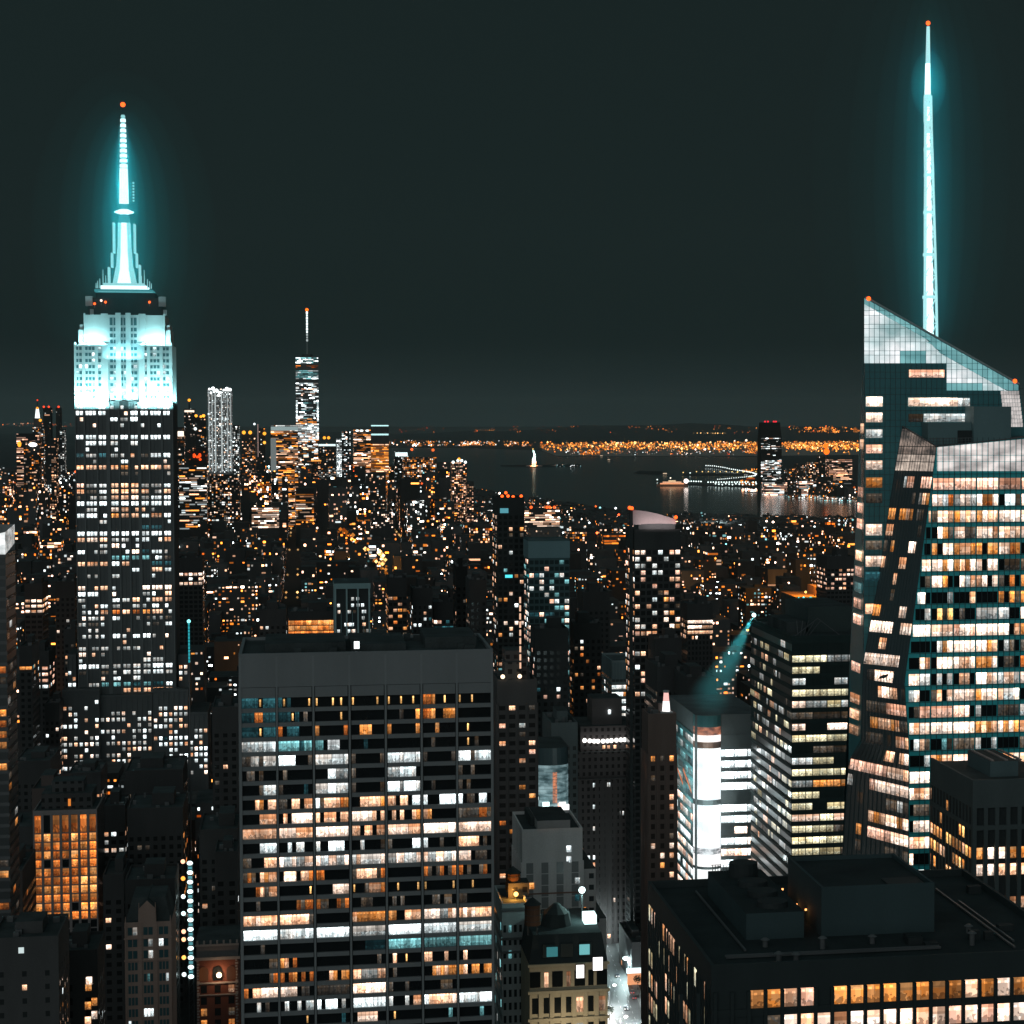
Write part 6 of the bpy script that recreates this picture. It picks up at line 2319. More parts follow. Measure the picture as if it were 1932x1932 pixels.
# the white floodlit apartment tower
Gy = far_building("skyscraper", "bright white far apartment tower with dazzling lights on its roof", 391.5, 437, 734, 5000, 40, v=.30, fl=3.9, pitch=3.2, prob=.72, pal=WHITE + [('w', 5)], k=1.05, zlow=130, ww=.55, wh=.55, rowvar=.2)
q = MB()
for px in (393, 399, 405, 417, 428, 434):
    x = Gy.x(px, 760)
    q.box(x, x + 2.4, -.8, -.2, Gy.z(400, 890), Gy.z(400, 742), glow((.62, .70, .70), .9 if px in (405, 417) else .55))
q.build("light_strip", Gy.root)
for i, (px, py, s_) in enumerate(((395, 734, 2.6), (402, 733, 4.2), (409, 737, 3.6), (414, 741, 3.2), (422, 736, 2.4), (428, 734, 4.6), (434, 735, 3.6), (398, 741, 2.5), (412, 746, 2.6), (404, 739, 2.2))):
    x, z = Gy.p(px, py, -1)
    q = MB(); q.ball(x, -1, z, s_, glow((.93, 1, 1), 3)); q.build("roof_light", Gy.root)
specs = [
 ("pale annex stepping down beside the white floodlit apartment tower", 437, 451, 802, 5050, dict(v=.10, prob=.45, pal=WHITE, fl=4.5)),
 ("far tower with a white lit dome top and red tip left of the stone skyscraper", 61, 81, 805, 5200, dict(prob=.35, pal=WARM + WHITE, v=.05)),
 ("dark far tower with two red tip lights left of the stone skyscraper", 81, 95.5, 769, 5600, dict(prob=.05, v=.03)),
 ("thin dark far tower with faint vertical ribs left of the stone skyscraper", 105, 113.5, 769, 5700, dict(prob=.08, v=.05, pal=[('d', 2), ('w', 1)])),
 ("low far block of white windows at the stone skyscraper's left shoulder", 113, 121, 810, 5300, dict(prob=.45, pal=[('w', 3)], v=.05)),
 ("broad far block with long pink lit rows near the left edge", 31, 74, 818, 4700, dict(prob=.5, pal=[('p', 4), ('c', 2)], ribbon=True)),
 ("far block with a dazzling white roof sign near the left edge", 44, 74, 832, 4500, dict(prob=.2, pal=GOLD)),
 ("far tower with a stacked column of cream windows left of the stone skyscraper", 96, 106, 828, 4400, dict(prob=.4, pal=[('c', 3)])),
 ("dark far tower with a red mast light and one lit white belt", 347, 367, 771, 5600, dict(prob=.10, pal=WARM, v=.03)),
 ("far tower topped by a pair of amber beacons left of the white floodlit tower", 368, 388, 787, 5300, dict(prob=.16, pal=WARM, v=.03)),
 ("short far block with a cream lit cube top beside the stone skyscraper", 333, 347, 806, 4600, dict(prob=.3, pal=WARM, v=.03)),
 ("far block glowing red at its foot left of the white floodlit tower", 356, 390, 845, 4700, dict(prob=.15, pal=[('r', 1), ('o', 3), ('c', 1)], v=.03)),
 ("far grey tower with two amber roof beacons right of the white floodlit tower", 456, 482, 820, 5300, dict(prob=.25, pal=GOLD, v=.06)),
 ("far dark tower with a thin pinkish mast beside it", 485, 500, 808, 5500, dict(prob=.1, pal=WARM, v=.04)),
 ("far broad tower with golden floors and a pale white top left of the tallest tower", 511, 562, 803, 5400, dict(prob=.72, pal=GOLD + [('w', 2)], v=.06, ribbon=True)),
 ("far dark block with an orange roof line before the tallest tower", 587, 606, 866, 4900, dict(prob=.3, pal=[('o', 2), ('c', 2)], v=.03)),
 ("far dark wide block with a white lit roof strip right of the tallest tower", 600, 633, 838, 5500, dict(prob=.25, pal=WARM, v=.04)),
 ("narrow far tower streaked with vertical white lights", 635, 645, 828, 5100, dict(prob=.95, pal=[('W', 4)], pitch=4, rowvar=.1, v=.1)),
 ("far tower checked with white lights right of the narrow streaked tower", 645, 662, 814, 5300, dict(prob=.5, pal=[('W', 4), ('p', 1)], v=.05)),
 ("far tower with white roof lamps and golden rows left of the orange tower", 667, 700, 811, 5500, dict(prob=.55, pal=GOLD + [('p', 2)], ribbon=True, v=.05)),
 ("far tower glowing solid orange under a dark teal top", 700, 733, 803, 5400, dict(prob=.97, pal=[('a', 4), ('c', 2)], ribbon=True, k=1.15, v=.08, rowvar=.05, zcap=48)),
 ("far dark low block with a bright white roof slab", 745, 771, 852, 5500, dict(prob=.15, pal=WHITE, v=.04)),
 ("far broad block of close golden window rows", 761, 824, 863, 5100, dict(prob=.7, pal=GOLD + [('W', 1)], v=.04, pitch=4.2)),
 ("far apartment tower with white roof lamps before the harbour", 853, 881, 872, 4700, dict(prob=.5, pal=[('p', 2), ('c', 3), ('a', 1)], v=.04)),
 ("short far apartment tower beside the one with white roof lamps", 881, 894, 908, 4650, dict(prob=.4, pal=[('p', 2), ('c', 3)], v=.04)),
 ("far block with a dark roof cube and golden rows below the tallest tower", 558, 592, 921, 4300, dict(prob=.6, pal=GOLD, v=.03, ribbon=True, zcap=14)),
 ("low far hall with blazing cream rows below the golden tower", 475, 526, 957, 4100, dict(prob=.85, pal=[('C', 3), ('c', 1)], v=.05, ribbon=True, rowvar=.2)),
 ("low far block with a lit arched front in the middle distance", 700, 742, 965, 4100, dict(prob=.3, pal=[('C', 2)], v=.04)),
 ("broad far block of long cream rows with red roof lights near the harbour", 990, 1056, 961, 3900, dict(prob=.75, pal=[('C', 3), ('c', 2)], v=.05, ribbon=True)),
 ("low far grid-fronted block under the long cream rows", 997, 1058, 996, 3500, dict(prob=.2, pal=[('d', 3), ('c', 1)], v=.11)),
 ("low far block of amber windows before the harbour", 1070, 1108, 1004, 3450, dict(prob=.6, pal=GOLD, v=.05)),
 ("low far terminal with orange lit decks left of the pink sail tower", 1140, 1182, 1008, 3500, dict(prob=.7, pal=[('o', 2), ('a', 3)], v=.08, ribbon=True)),
 ("far block with amber rows behind the red-lamped apartment tower", 888, 938, 1008, 3400, dict(prob=.35, pal=GOLD, v=.05)),
 ("far golden block left below the tallest tower", 525, 556, 868, 5000, dict(prob=.7, pal=GOLD, v=.04, ribbon=True)),
 ("far grey block with white rows right below the tallest tower", 602, 634, 888, 4800, dict(prob=.5, pal=[('w', 3), ('c', 1)], v=.06)),
 ("far dark block with a red lit top among the downtown towers", 662, 690, 880, 4800, dict(prob=.18, pal=[('r', .5), ('o', 2), ('w', 2)], v=.03)),
 ("far dark tower sprinkled with pale windows below the orange tower", 690, 728, 892, 4600, dict(prob=.22, pal=[('w', 2), ('c', 2)], v=.04)),
 ("far block of bright rows just right of the stone skyscraper", 338, 390, 880, 4200, dict(prob=.45, pal=GOLD + WHITE, v=.03, ribbon=True)),
 ("far block of scattered cream windows below the white floodlit tower", 395, 452, 896, 4300, dict(prob=.35, pal=WARM, v=.03)),
]
FAR = []
for label, x0, x1, yt, D, kw in specs:
    zc_ = kw.pop("zcap", 2.0)
    b_ = Bld("tower" if yt < 880 else "far_block", label, x0, yt, D, "building")
    W, zt = b_.x(x1, yt), b_.z(x0, yt)
    q = MB()
    q.box(0, W, 0, 40, 0, zt, far_wall(kw.get("v", .03)), ROOF_DARK)
    left = (x0 + x1) / 2 > 566
    far_windows(q, W, 40, zt, kw.get("fl", 4.0), kw.get("pitch", 3.8), kw.get("prob", .3), kw.get("pal", WARM), kw.get("k", 1.15), max(0, b_.z(x0, 1030 if D < 4000 else 1000)), .7, .62, kw.get("ribbon", False), kw.get("rowvar", .4), left, zcap=zc_)
    q.build("walls", b_.root)
    b_.W, b_.zt = W, zt
    FAR.append(b_)
def spot(b_, px, py, r, col, st, y=-1.0, nm="roof_light", sz=1.0):
    x, z = b_.p(px, py, y)
    q = MB(); q.ball(x, y, z, r, glow(col, st), 8, 5, sz); return q.build(nm, b_.root)
RED, AMB, WHT = (1, .06, .02), (1, .36, .03), (.9, 1, 1)
F = FAR
q = MB(); x0_, z0_ = F[1].p(64, 806, 8); x1_, z1_ = F[1].p(77, 790, 8)
q.prism([(x0_, 4), (x1_, 4), (x1_, 20), (x0_, 20)], z0_, F[1].z(70, 789, 8), far_wall(.1)); q.prism([(x0_ + 3, 6), (x1_ - 3, 6), (x1_ - 3, 18), (x0_ + 3, 18)], F[1].z(70, 789, 8), F[1].z(70, 771, 8), glow((.9, 1, 1), 1.8), None, .55); q.bar(((x0_ + x1_) / 2, 12, F[1].z(70, 771, 8)), ((x0_ + x1_) / 2, 12, F[1].z(70, 756, 8)), .6, BLACK); q.build("dome", F[1].root)
spot(F[1], 70.5, 755, 2, RED, 1.5, 8); spot(F[1], 70.5, 770, 3.2, AMB, 1.4, 6); spot(F[1], 76, 793, 3.6, AMB, 2, -2)
for px in (82.5, 92): spot(F[2], px, 767.5, 2.6, RED, 2.5)
spot(F[3], 110.5, 767.5, 2.6, RED, 2.5)
q = MB(); x, z = F[2].p(84, 782, -.5); q.box(x, x + 13, -1, -.3, z - 3, z, glow((1, .5, .3), .7)); q.build("lit_belt", F[2].root)
spot(F[6], 62, 839, 9, (1, .97, .93), 3, -2, "roof_sign", .5)
spot(F[6], 36.5, 838, 4, AMB, 2, -2, "lit_shaft", 1.6)
q = MB(); x, z = F[8].p(348, 774, -.5); q.box(x, x + 25, -1, -.3, z - 5, z, glow((1, .82, .66), 1.6)); q.build("lit_belt", F[8].root)
q = MB(); x, z = F[8].p(357, 771, 10); q.cyl(x, 10, F[8].zt, F[8].z(357, 757, 10), 2, 1, BLACK, 6); q.build("mast", F[8].root); spot(F[8], 357, 755, 4, AMB, 2, 10)
spot(F[9], 370, 784.5, 3.6, AMB, 2.4); spot(F[9], 379, 786, 3.2, AMB, 2.2); spot(F[9], 384, 784.5, 4, AMB, 2.6); spot(F[9], 368.5, 809, 4, WHT, 1.6)
q = MB(); x, z = F[10].p(334, 818, -1); q.box(x, x + 14, -3, -.5, z - 6, z + 5, glow((1, .85, .68), 2)); q.build("lit_cube", F[10].root)
for i in range(7): spot(F[11], 362 + R.random() * 26, 855 + R.random() * 12, 3, (1, .08, .01), 1.6, -2)
for px in (460, 472): spot(F[12], px, 816, 4.6, AMB, 2.2)
q = MB(); x, z = F[13].p(487, 862, -3); q.bar((x, -3, z), (x, -3, F[13].z(487, 800, -3)), .8, glow((.75, .5, .45), .6)); q.build("lit_mast", F[13].root); spot(F[13], 480, 800, 2.8, WHT, 2.2, -2); spot(F[13], 499, 818, 4.5, AMB, 2, -3); spot(F[13], 499, 835, 4.0, (1, .42, .05), 2, -3)
q = MB(); x, z = F[14].p(511, 811, -.5); q.box(x, F[14].W, -1, -.3, z - 2, z + 8, glow((.55, .72, .72), .55)); q.build("lit_crown", F[14].root)
q = MB(); x, z = F[14].p(511, 890, -.5); q.box(x, x + 14, -1, -.3, z, z + 85, glow((.33, .38, .38), .5)); q.build("lit_corner", F[14].root)
q = MB(); x, z = F[15].p(587, 868, -.5); q.box(x, F[15].W, -1, -.3, z - 3, z, glow((1, .4, .08), 1.4)); q.build("lit_belt", F[15].root)
q = MB(); x, z = F[16].p(601, 838, -.5); q.box(x, F[16].W, -1, -.3, z - 5, z, glow((.75, 1, 1), 1.5)); q.build("lit_belt", F[16].root)
for px in (612, 620): spot(F[16], px, 826, 4, AMB, 2, 20)
for px in (674, 682, 693): spot(F[19], px, 812.5, 4.6, (.85, 1, 1), 2.4, -1, "roof_light", .55)
q = MB(); x, z = F[20].p(700, 802, -.5); q.box(x, F[20].W, -1, -.3, z - 3, z, glow((.6, 1, 1), 1.3)); q.box(x, F[20].W, -1, -.3, z - 26, z - 22, glow((.6, 1, 1), 1.2)); q.build("lit_belt", F[20].root)
q = MB(); x, z = F[21].p(746, 858, -.5); q.box(x, F[21].W - 3, -1, -.3, z - 4, z + 6, glow((.8, 1, 1), 1.6)); q.build("roof_sign", F[21].root)
for px, py in ((777, 848), (817, 849)): spot(F[22], px, py, 3.6, (1, .15, .03), 1.6, 10)
for px, py, c_ in ((855, 872, WHT), (864, 869, WHT), (871, 869, WHT), (878, 872, WHT), (866, 866, AMB)): spot(F[23], px, py, 3.2, c_, 2.2)
for px in (1032, 1037, 1002, 1046): spot(F[28], px, 957, 2.8, (1, .12, .02), 2, 6)
q = MB(); x, z = F[25].p(556, 945, -.5); q.build("shade", F[25].root) if False else None

# the floodlit pier sheds by the river
ft = Bld("pier_stadium", "floodlit riverside pitch with six white lamps in a row", 1316, 1006, 4600)
q = MB(); fw = ft.x(1382, 1004); q.box(0, fw, 0, 40, 0, 4, wall((.4, .42, .42), .8, .2, .2, key="pale_deck")); q.box(0, fw, 42, 50, 0, 16, far_wall(.06)); q.build("deck", ft.root)
for i in range(6):
    px = 1325 + i * 9.6
    x, z = ft.p(px, 991.5, 20); q = MB(); q.bar((x, 20, 4), (x, 20, z), .8, STEEL); q.ball(x, 20, z, 4.6, glow((.92, 1, 1), 3)); q.build("floodlight", ft.root)
q = MB()
for i in range(60):
    px, py = 1318 + R.random() * 62, 1000 + R.random() * 7
    x, z = ft.p(px, py, -1 + 30 * R.random()); q.octa(x, 0, max(z, 5), 2.0 + 2 * R.random(), dot(R.choice('WTWC'), 1.2), R.random())
o = q.build("pitch_lights", ft.root); o["kind"] = "stuff"
point((fw / 2, 5, 40), (.85, 1, 1), 260000, ft.root, 4, "floodlight_lamp")

# ------------------------------------------------------------------ across the water
JC = Bld("skyscraper", "lone dark tower across the water with lit belts and red roof lights", 1436, 797, 7300)
jw = JC.x(1475, 797); jz = JC.z(1436, 797)
q = MB(); jt = far_wall(.02)
q.prism([(0, 0), (jw, 0), (jw, 60), (0, 60)], 0, JC.z(1436, 830), jt, ROOF_DARK); q.prism([(0, 0), (jw, 0), (jw, 60), (0, 60)], JC.z(1436, 830), jz, jt, ROOF_DARK, .86)
for py, dens, kk in [(826.5, 1, 1.5)] + [(830 + i * 2.1, .12, .8) for i in range(7)] + [(842, .9, 1.2), (845.5, .9, 1.1)] + [(850 + i * 2.1, .12, .7) for i in range(9)] + [(869 + i * 2.3, .85, 1.15) for i in range(8)] + [(889 + i * 2.2, .55, 1.1) for i in range(8)] + [(911 + i * 2.5, .8, 1.1) for i in range(8)]:
    z = JC.z(1436, py)
    x = 0
    while x < jw - 5:
        L_ = min(R.choice((6, 10, 16)), jw - x)
        if R.random() < dens:
            q.face(((x, -.5, z - 2.6), (x + L_ - 1, -.5, z - 2.6), (x + L_ - 1, -.5, z), (x, -.5, z)), dot(R.choice('wWwp'), kk), R.random())
        x += L_
q.build("walls", JC.root)
for px in (1443.5, 1449, 1460, 1464): spot(JC, px, 795.5, 3.4, (1, .03, .05), 1.4, 8)
jspec = [("long low white striped block at the foot of the lone dark tower", 1442, 1485, 909, 7200, .85, [('w', 3), ('p', 2)], True),
         ("dark apartment slab over the water with few cream windows", 1486, 1500, 886, 7300, .25, WARM, False), ("mid height apartment block over the water, scattered gold windows", 1505, 1522, 876, 7400, .3, WARM, False),
         ("pair-width tower over the water dotted with cream and white windows", 1526, 1545, 873, 7350, .35, WARM, False), ("dark broad tower over the water with few lights beside two orange beacons", 1547, 1562, 862, 7500, .12, WARM, False),
         ("far striped golden office block at the right end of the other shore", 1564, 1608, 866, 7300, .75, [('c', 2), ('p', 3)], True), ("low shore block with a white lit roof sign", 1508, 1540, 908, 7150, .6, [('p', 2), ('W', 2)], True),
         ("dark low shore block behind the white signed one", 1542, 1572, 900, 7250, .2, WARM, False), ("low shore block of mixed gold and white rows at the right", 1572, 1612, 908, 7150, .4, GOLD + WHITE, True), ("low dark shore block with a string of lamps", 1486, 1512, 922, 7050, .3, WARM, False)]
for lab, x0, x1, yt, D, pr, pal, rib in jspec:
    far_building("shore_block", lab, x0, x1, yt, D, 50, v=.04, fl=5.5, pitch=5, prob=pr, pal=pal, k=1.2, ww=.75, ribbon=rib, rowvar=.3)
jb = Bld("radio_mast", "short mast with two big orange beacons on the other shore", 1556, 850, 7400, "mast")
q = MB(); x, z = jb.p(1558, 846, 0); q.bar((x, 0, 0), (x, 0, z), 1.5, STEEL); q.build("pole", jb.root)
for px, py, r in ((1558, 841.5, 9), (1559.5, 852, 11)): spot(jb, px, py, r, (1, .14, .01), 2.2, -2)

# statue on its island
st_p = on_ground(1008, 880, 2)
sr = empty("statue", (st_p.x, st_p.y, 0))
tag(sr, "pale floodlit robed statue with a raised torch on a small island", "statue")
q = MB(); GRN = glow((.62, .78, .70), .95); PED = wall((.5, .36, .3), .9, .1, .2, key="pedestal_stone")
stg = wall((.45, .62, .55), .8, .2, .15, key="copper_green")
q.prism([(-45, -45), (45, -45), (45, 45), (-45, 45)], 0, 8, PED, None, .9); q.prism([(-13, -13), (13, -13), (13, 13), (-13, 13)], 8, 40, PED, None, .72); q.build("pedestal", sr)
q = MB(); q.lathe(0, 0, [(7.5, 40), (7.0, 50), (6.0, 62), (5.6, 70), (4.6, 75), (1.8, 77.5), (2.2, 79), (2.6, 82), (2.2, 84.5), (.3, 86)], stg, 14)
q.bar((-3.6, 0, 74), (-6.4, 0, 84), 1.3, stg); q.bar((-6.4, 0, 84), (-6.6, 0, 92), 1.0, stg); q.bar((3.6, -2, 73), (4.4, -4.5, 64), 1.5, stg); q.box(2.4, 5.6, -6.2, -4.8, 62, 70, stg)
for a in range(7):
    an = math.radians(-60 + a * 20 - 0); q.bar((0, 0, 84), (4.4 * math.sin(an), 0, 84 + 4.4 * math.cos(an)), .3, stg)
q.build("figure", sr)
q = MB(); q.cyl(-6.6, 0, 92, 93.5, 1.6, 2.2, stg, 10); q.ball(-6.6, 0, 96, 3.2, glow((1, .55, .12), 2.2), 8, 5, 1.2); q.build("torch", sr)
area((0, -70, 14), (0, 0, 64), (.85, 1, .95), 130000, 20, 4, sr, "floodlight_lamp", math.radians(60)); area((0, -60, 6), (0, 0, 20), (1, .45, .2), 60000, 30, 4, sr, "floodlight_lamp", math.radians(60))
b = MB(); ip = st_p
isl = [(ip.x + 190 * math.cos(a) * (1 + .15 * math.sin(3 * a)), ip.y + 120 + 260 * math.sin(a)) for a in [i * math.pi / 10 for i in range(20)]]
b.prism(isl, 0, 3.0, hill); tag(b.build("island"), kind="structure")

# ------------------------------------------------------------------ lights of the far shores
def lights(name, pts, label=None, cat="lights"):
    q = MB()
    for p, r, mt in pts:
        q.octa(p[0], p[1], p[2], r, mt, R.random())
    o = q.build(name)
    tag(o, label, cat, kind="stuff")
    return o
L = []
def strip(n, xa, xb, ya, yb, kinds, r0, r1, k, clump=0, soft=False):
    cs = [(xa + (xb - xa) * R.random(), ya + (yb - ya) * R.random()) for _ in range(max(1, clump))]
    for _ in range(n):
        if clump and R.random() < .75:
            c = R.choice(cs); px, py = c[0] + R.gauss(0, (xb - xa) / clump / 3), c[1] + R.gauss(0, (yb - ya) / 7)
        else:
            px, py = xa + (xb - xa) * R.random(), ya + (yb - ya) * R.random()
        if soft:
            py = R.gauss((ya + yb) / 2, (yb - ya) / 4.2 * (.75 + .5 * math.sin(px * .021) ** 2))
        else:
            py = min(max(py, ya), yb)
        px = min(max(px, xa), xb)
        p = on_ground(px, max(py, 818))
        if py < 818:
            p = at(px, py, 24500 + 3000 * R.random())
        dsc = (p.y / 15000)
        L.append(((p.x, p.y, max(p.z, 0) + 9), (r0 + (r1 - r0) * R.random()) * dsc, dot(R.choice(kinds), k)))
strip(1300, 1018, 1640, 832, 853, 'aaaoal', 3.0, 7.4, 1.9, 0, True)
strip(300, 1140, 1420, 833, 850, 'aaaalC', 3, 7, 2.0, 14)
strip(560, 1480, 1640, 832, 852, 'aaoaal', 3.2, 7.4, 2.0, 0, True)
strip(170, 1405, 1440, 838, 858, 'aaao', 3, 5, 1.4)
strip(90, 1095, 1132, 853, 860, 'aaoo', 3, 5.5, 1.1)
strip(150, 1060, 1420, 851, 860, 'WwCpra', 2, 4, 1.1)
strip(340, 735, 1018, 832, 843, 'aaoacW', 2.6, 6, 1.7, 22)
strip(110, 870, 905, 828, 841, 'aCa', 3, 6, 1.7, 4)
strip(26, 893, 925, 835, 838, 'WwC', 2, 3, 1.0)
strip(150, 735, 1100, 820, 834, 'oaodW', 2.4, 5, 1.4, 26)
strip(190, 1100, 1640, 819, 834, 'oaaoC', 2.4, 5, 1.5, 24)
strip(90, 735, 1200, 806, 822, 'roo', 2.4, 5, .7, 30)
strip(120, 1200, 1640, 805, 820, 'oaar', 2.4, 5, 1.2, 24)
strip(190, 1500, 1640, 808, 818, 'aaao', 3, 6, 1.8, 12)
for i in range(12): L.append((at(1309 + i * 6.5 if i < 6 else 1345 + (i - 6) * 4.6, 817 if i < 6 else 817.4, 21000), 6.5, dot('l', 1.2)))
for i in range(10): L.append((at(900 + i * 3.6 - 2, 811 + .1 * i, 21000), 5, dot('a', 1.1)))
strip(60, 0, 140, 800, 806, 'roc', 2, 5, .8, 12)
strip(40, 300, 420, 812, 840, 'oraC', 2, 3.4, .9, 12)
b = MB()
b.face([on_ground(x, y, 1.2) for x, y in ((1022, 850), (1050, 860), (1180, 861), (1320, 860), (1436, 860), (1640, 858), (1640, 832), (1420, 832), (1140, 834), (1024, 842))], wall((.40, .36, .32), .9, .1, .4, key="dock_concrete"))
tag(b.build("docks"), kind="structure")
for _ in range(90):
    px, py = R.choice((R.uniform(1030, 1640), R.uniform(1080, 1200), R.uniform(1380, 1440), R.uniform(1490, 1630), R.uniform(760, 1000))), R.uniform(833, 850)
    p = on_ground(px, py if px > 1020 else min(py, 841)); L.append(((p.x, p.y, 12), R.uniform(6, 13) * (.6 if px < 1020 else 1), dot(R.choice('aalo'), 1.9)))
lights("shore_lights", L, "far shore glittering with a dense amber band of dock and street lights", "shore lights")
for px, py, r in ((1198, 838, 14), (1408, 833, 13), (1084, 831, 7), (1386, 834, 8)):
    p = on_ground(px, py + 2); q = MB(); q.cyl(0, 0, 0, 20, 1, .6, STEEL, 6); q.ball(0, 0, 24, r, glow((1, .62, .2) if px < 1300 else (1, .75, .55), 3))
    tag(q.build("mast_light", None, p), {1198: "biggest orange mast light on the far dock band", 1408: "pinkish mast light over the dock beside the lone dark tower", 1084: "small white mast light on the hillside over the far dock", 1386: "white mast light between the dock band and the lone dark tower"}[px], "mast light")
# low islands, causeway and boats
b = MB(); b.face([on_ground(x, y, 2.2) for x, y in ((1195, 893), (1260, 896.5), (1250, 889), (1205, 888))], hill); tag(b.build("island"), kind="structure")
b = MB(); b.face([on_ground(x, y, 2.2) for x, y in ((1036, 880), (1096, 881), (1096, 876), (1040, 876))], hill); tag(b.build("island"), kind="structure")
LL = []
for i in range(26): LL.append((on_ground(1046 + R.random() * 50, 877 + R.random() * 3.5, 6), 2 + R.random(), dot(R.choice('WdCT'), .8)))
for i in range(8): LL.append((on_ground(1040 + 19 * R.random(), 878, 6), 2, dot('d', .8)))
lights("island_lights", LL, "scattered pale lights on the low dark island", "island lights")

arc_pts = [(1332, 880.5), (1348, 881.5), (1364, 884), (1380, 887.5), (1395, 890), (1408, 892), (1420, 894.5), (1427, 897), (1424, 900), (1412, 902), (1398, 903.5), (1380, 905), (1366, 906.5), (1350, 907.5)]
cw = empty("causeway", on_ground(1332, 880.5, 0)); cw.location.z = 0
tag(cw, "curved causeway over the water strung with white lamps", "causeway")
q = MB(); g = [on_ground(x, y, 5) - cw.location for x, y in arc_pts]
for p, r_ in zip(g, g[1:]): q.bar(p, r_, 3.4, wall((.25, .27, .27), .8, .2, .1, key="causeway_deck"))
q.build("deck", cw)
n_ = 0
for p, r_ in zip(g, g[1:]):
    for t in (0, .25, .5, .75):
        c = p.lerp(r_, t); q = MB(); q.bar((c.x, c.y, 5), (c.x, c.y, 10), .4, STEEL); q.octa(c.x, c.y, 11.5, 3.3 if n_ < 36 else 2.2, glow((.88, 1, .98), 2.4, True)); q.build("lamp", cw); n_ += 1
LAMPS = [(1240, 909), (1289, 895), (1302, 896)] + [(1295 + i * 4.6, 912 + .1 * i) for i in range(7)] + [(1314 + 11.2 * i, 893.5) for i in range(11)] + [(1391, 894.5), (1402, 894)] + [(1350 + i * 6.4, 917 + (i % 3) * .9) for i in range(13)] + [(1336 + i * 5, 914) for i in range(20)]
side_txt = ["single cyan lamp alone on the open water", "pink lamp on the low pier", "white lamp on the low pier"]
pl = MB(); pl.cyl(0, 0, 0, 7, .7, .5, STEEL, 6); pl.octa(0, 0, 9, 3.2, glow((.8, 1, .96), 2.6, True)); pl0 = pl.build("pier_lamp")
pm = MB(); pm.cyl(0, 0, 0, 7, .7, .5, STEEL, 6); pm.octa(0, 0, 9, 3.0, glow((1, .68, .22), 2.4, True)); pm0 = pm.build("pier_lamp")
for i, (px, py) in enumerate(LAMPS):
    src = pm0 if (i in (1,) or 10 <= i < 23) else pl0
    o = bpy.data.objects.new("pier_lamp", src.data); COL.objects.link(o)
    o.location = on_ground(px, py, 0.8)
    row = side_txt[i] if i < 3 else ("white lamp in the short row on the pier left of the ferry" if i < 10 else "amber lamp in the even row standing on the pier behind the ferry" if i < 23 else "white lamp in the dense waterside rows right of the ferry")
    tag(o, row, "pier lamp", "lamps on the harbour piers")
bpy.data.objects.remove(pl0); bpy.data.objects.remove(pm0)
b = MB()
for poly in (((1288, 897.5), (1404, 897.5), (1404, 893), (1290, 893)), ((1290, 915), (1440, 921), (1440, 917), (1345, 913), (1290, 911.5))):
    b.face([on_ground(x, y, 1.6) for x, y in poly], far_wall(.05))
o = b.build("pier_deck"); tag(o, kind="structure")
# ferry
fp = on_ground(1268, 917, .8)
fe = empty("ferry", fp); tag(fe, "ferry at a pier lit pink and orange on every deck", "ferry")
q = MB(); q.prism([(-48, -9), (48, -9), (60, 0), (48, 9), (-48, 9), (-60, 0)], 0, 7, wall((.45, .2, .12), .6, .3, .2, key="ferry_hull")); q.build("hull", fe)
q = MB()
for z, w, h, col, st in ((7, 46, 5, (1, .42, .2), 1.2), (13, 36, 4, (1, .52, .3), 1.2), (18, 14, 4, (1, .7, .4), 1.2)):
    q.box(-w, w, -7, 7, z, z + h, glow(col, st), far_wall(.2)); q.box(-w - 2, w + 2, -8, 8, z + h, z + h + 1, far_wall(.25))
q.build("cabin", fe)
q = MB(); q.cyl(-6, 0, 23, 29, 2.4, 2, far_wall(.2), 10); q.ball(-6, 0, 31, 2.6, glow((1, .9, .7), 2.5)); q.build("funnel", fe)
p = on_ground(1294.5, 918, .8); q = MB(); q.cyl(0, 0, 0, 16, 1, .7, STEEL, 6); q.ball(0, 0, 21, 9, glow((1, .84, .76), 4, True)); tag(q.build("pier_beacon", None, p), "dazzling pinkish beacon on a post beside the lit ferry", "beacon")
for px, py, s_, lab in ((1135, 861.5, 1.0, "low lit boat off the far dock"), (1149, 869, .8, "small dark boat with two lamps off the far dock"), (1255, 896, 1.0, "small boat with a white lamp behind the ferry")):
    o = empty("boat", on_ground(px, py, .8)); tag(o, lab, "boat")
    q = MB(); q.prism([(-25 * s_, -5), (25 * s_, -5), (34 * s_, 0), (25 * s_, 5), (-25 * s_, 5)], 0, 4, far_wall(.12)); q.build("hull", o)
    q = MB(); q.box(-10 * s_, 8 * s_, -3, 3, 4, 9, glow((1, .75, .5), .8), far_wall(.2)); q.build("cabin", o)
# waterfront band
WF = []
for i in range(150):
    px = 1400 + R.random() * 100; WF.append((on_ground(px, 922 + (px - 1400) * .05 + R.random() * 4, 4), 2.2 + 2.8 * R.random(), dot(R.choice('CCpcW'), 1.4, True)))
for i in range(130):
    px = 1480 + R.random() * 140; WF.append((on_ground(px, 931 + (px - 1480) * .055 + R.random() * 7, 5), 1.6 + 2 * R.random(), dot(R.choice('WwCaTTd'), 1.1)))
for i in range(30): WF.append((on_ground(1396 + R.random() * 40, 906 + 10 * R.random(), 4), 3 + 2 * R.random(), dot('a', 1.3)))
for i in range(26): WF.append((on_ground(1397 + R.random() * 36, 885 + 5 * R.random(), 4), 3 + 2 * R.random(), dot('a', 1.2)))
for i in range(24): WF.append((on_ground(1548 + 60 * R.random(), 944.5, 4), 1.8, dot('T', 2.2, True)))
lights("waterfront_lights", WF, "bright cream and white lights along the other shore's waterfront", "waterfront lights")
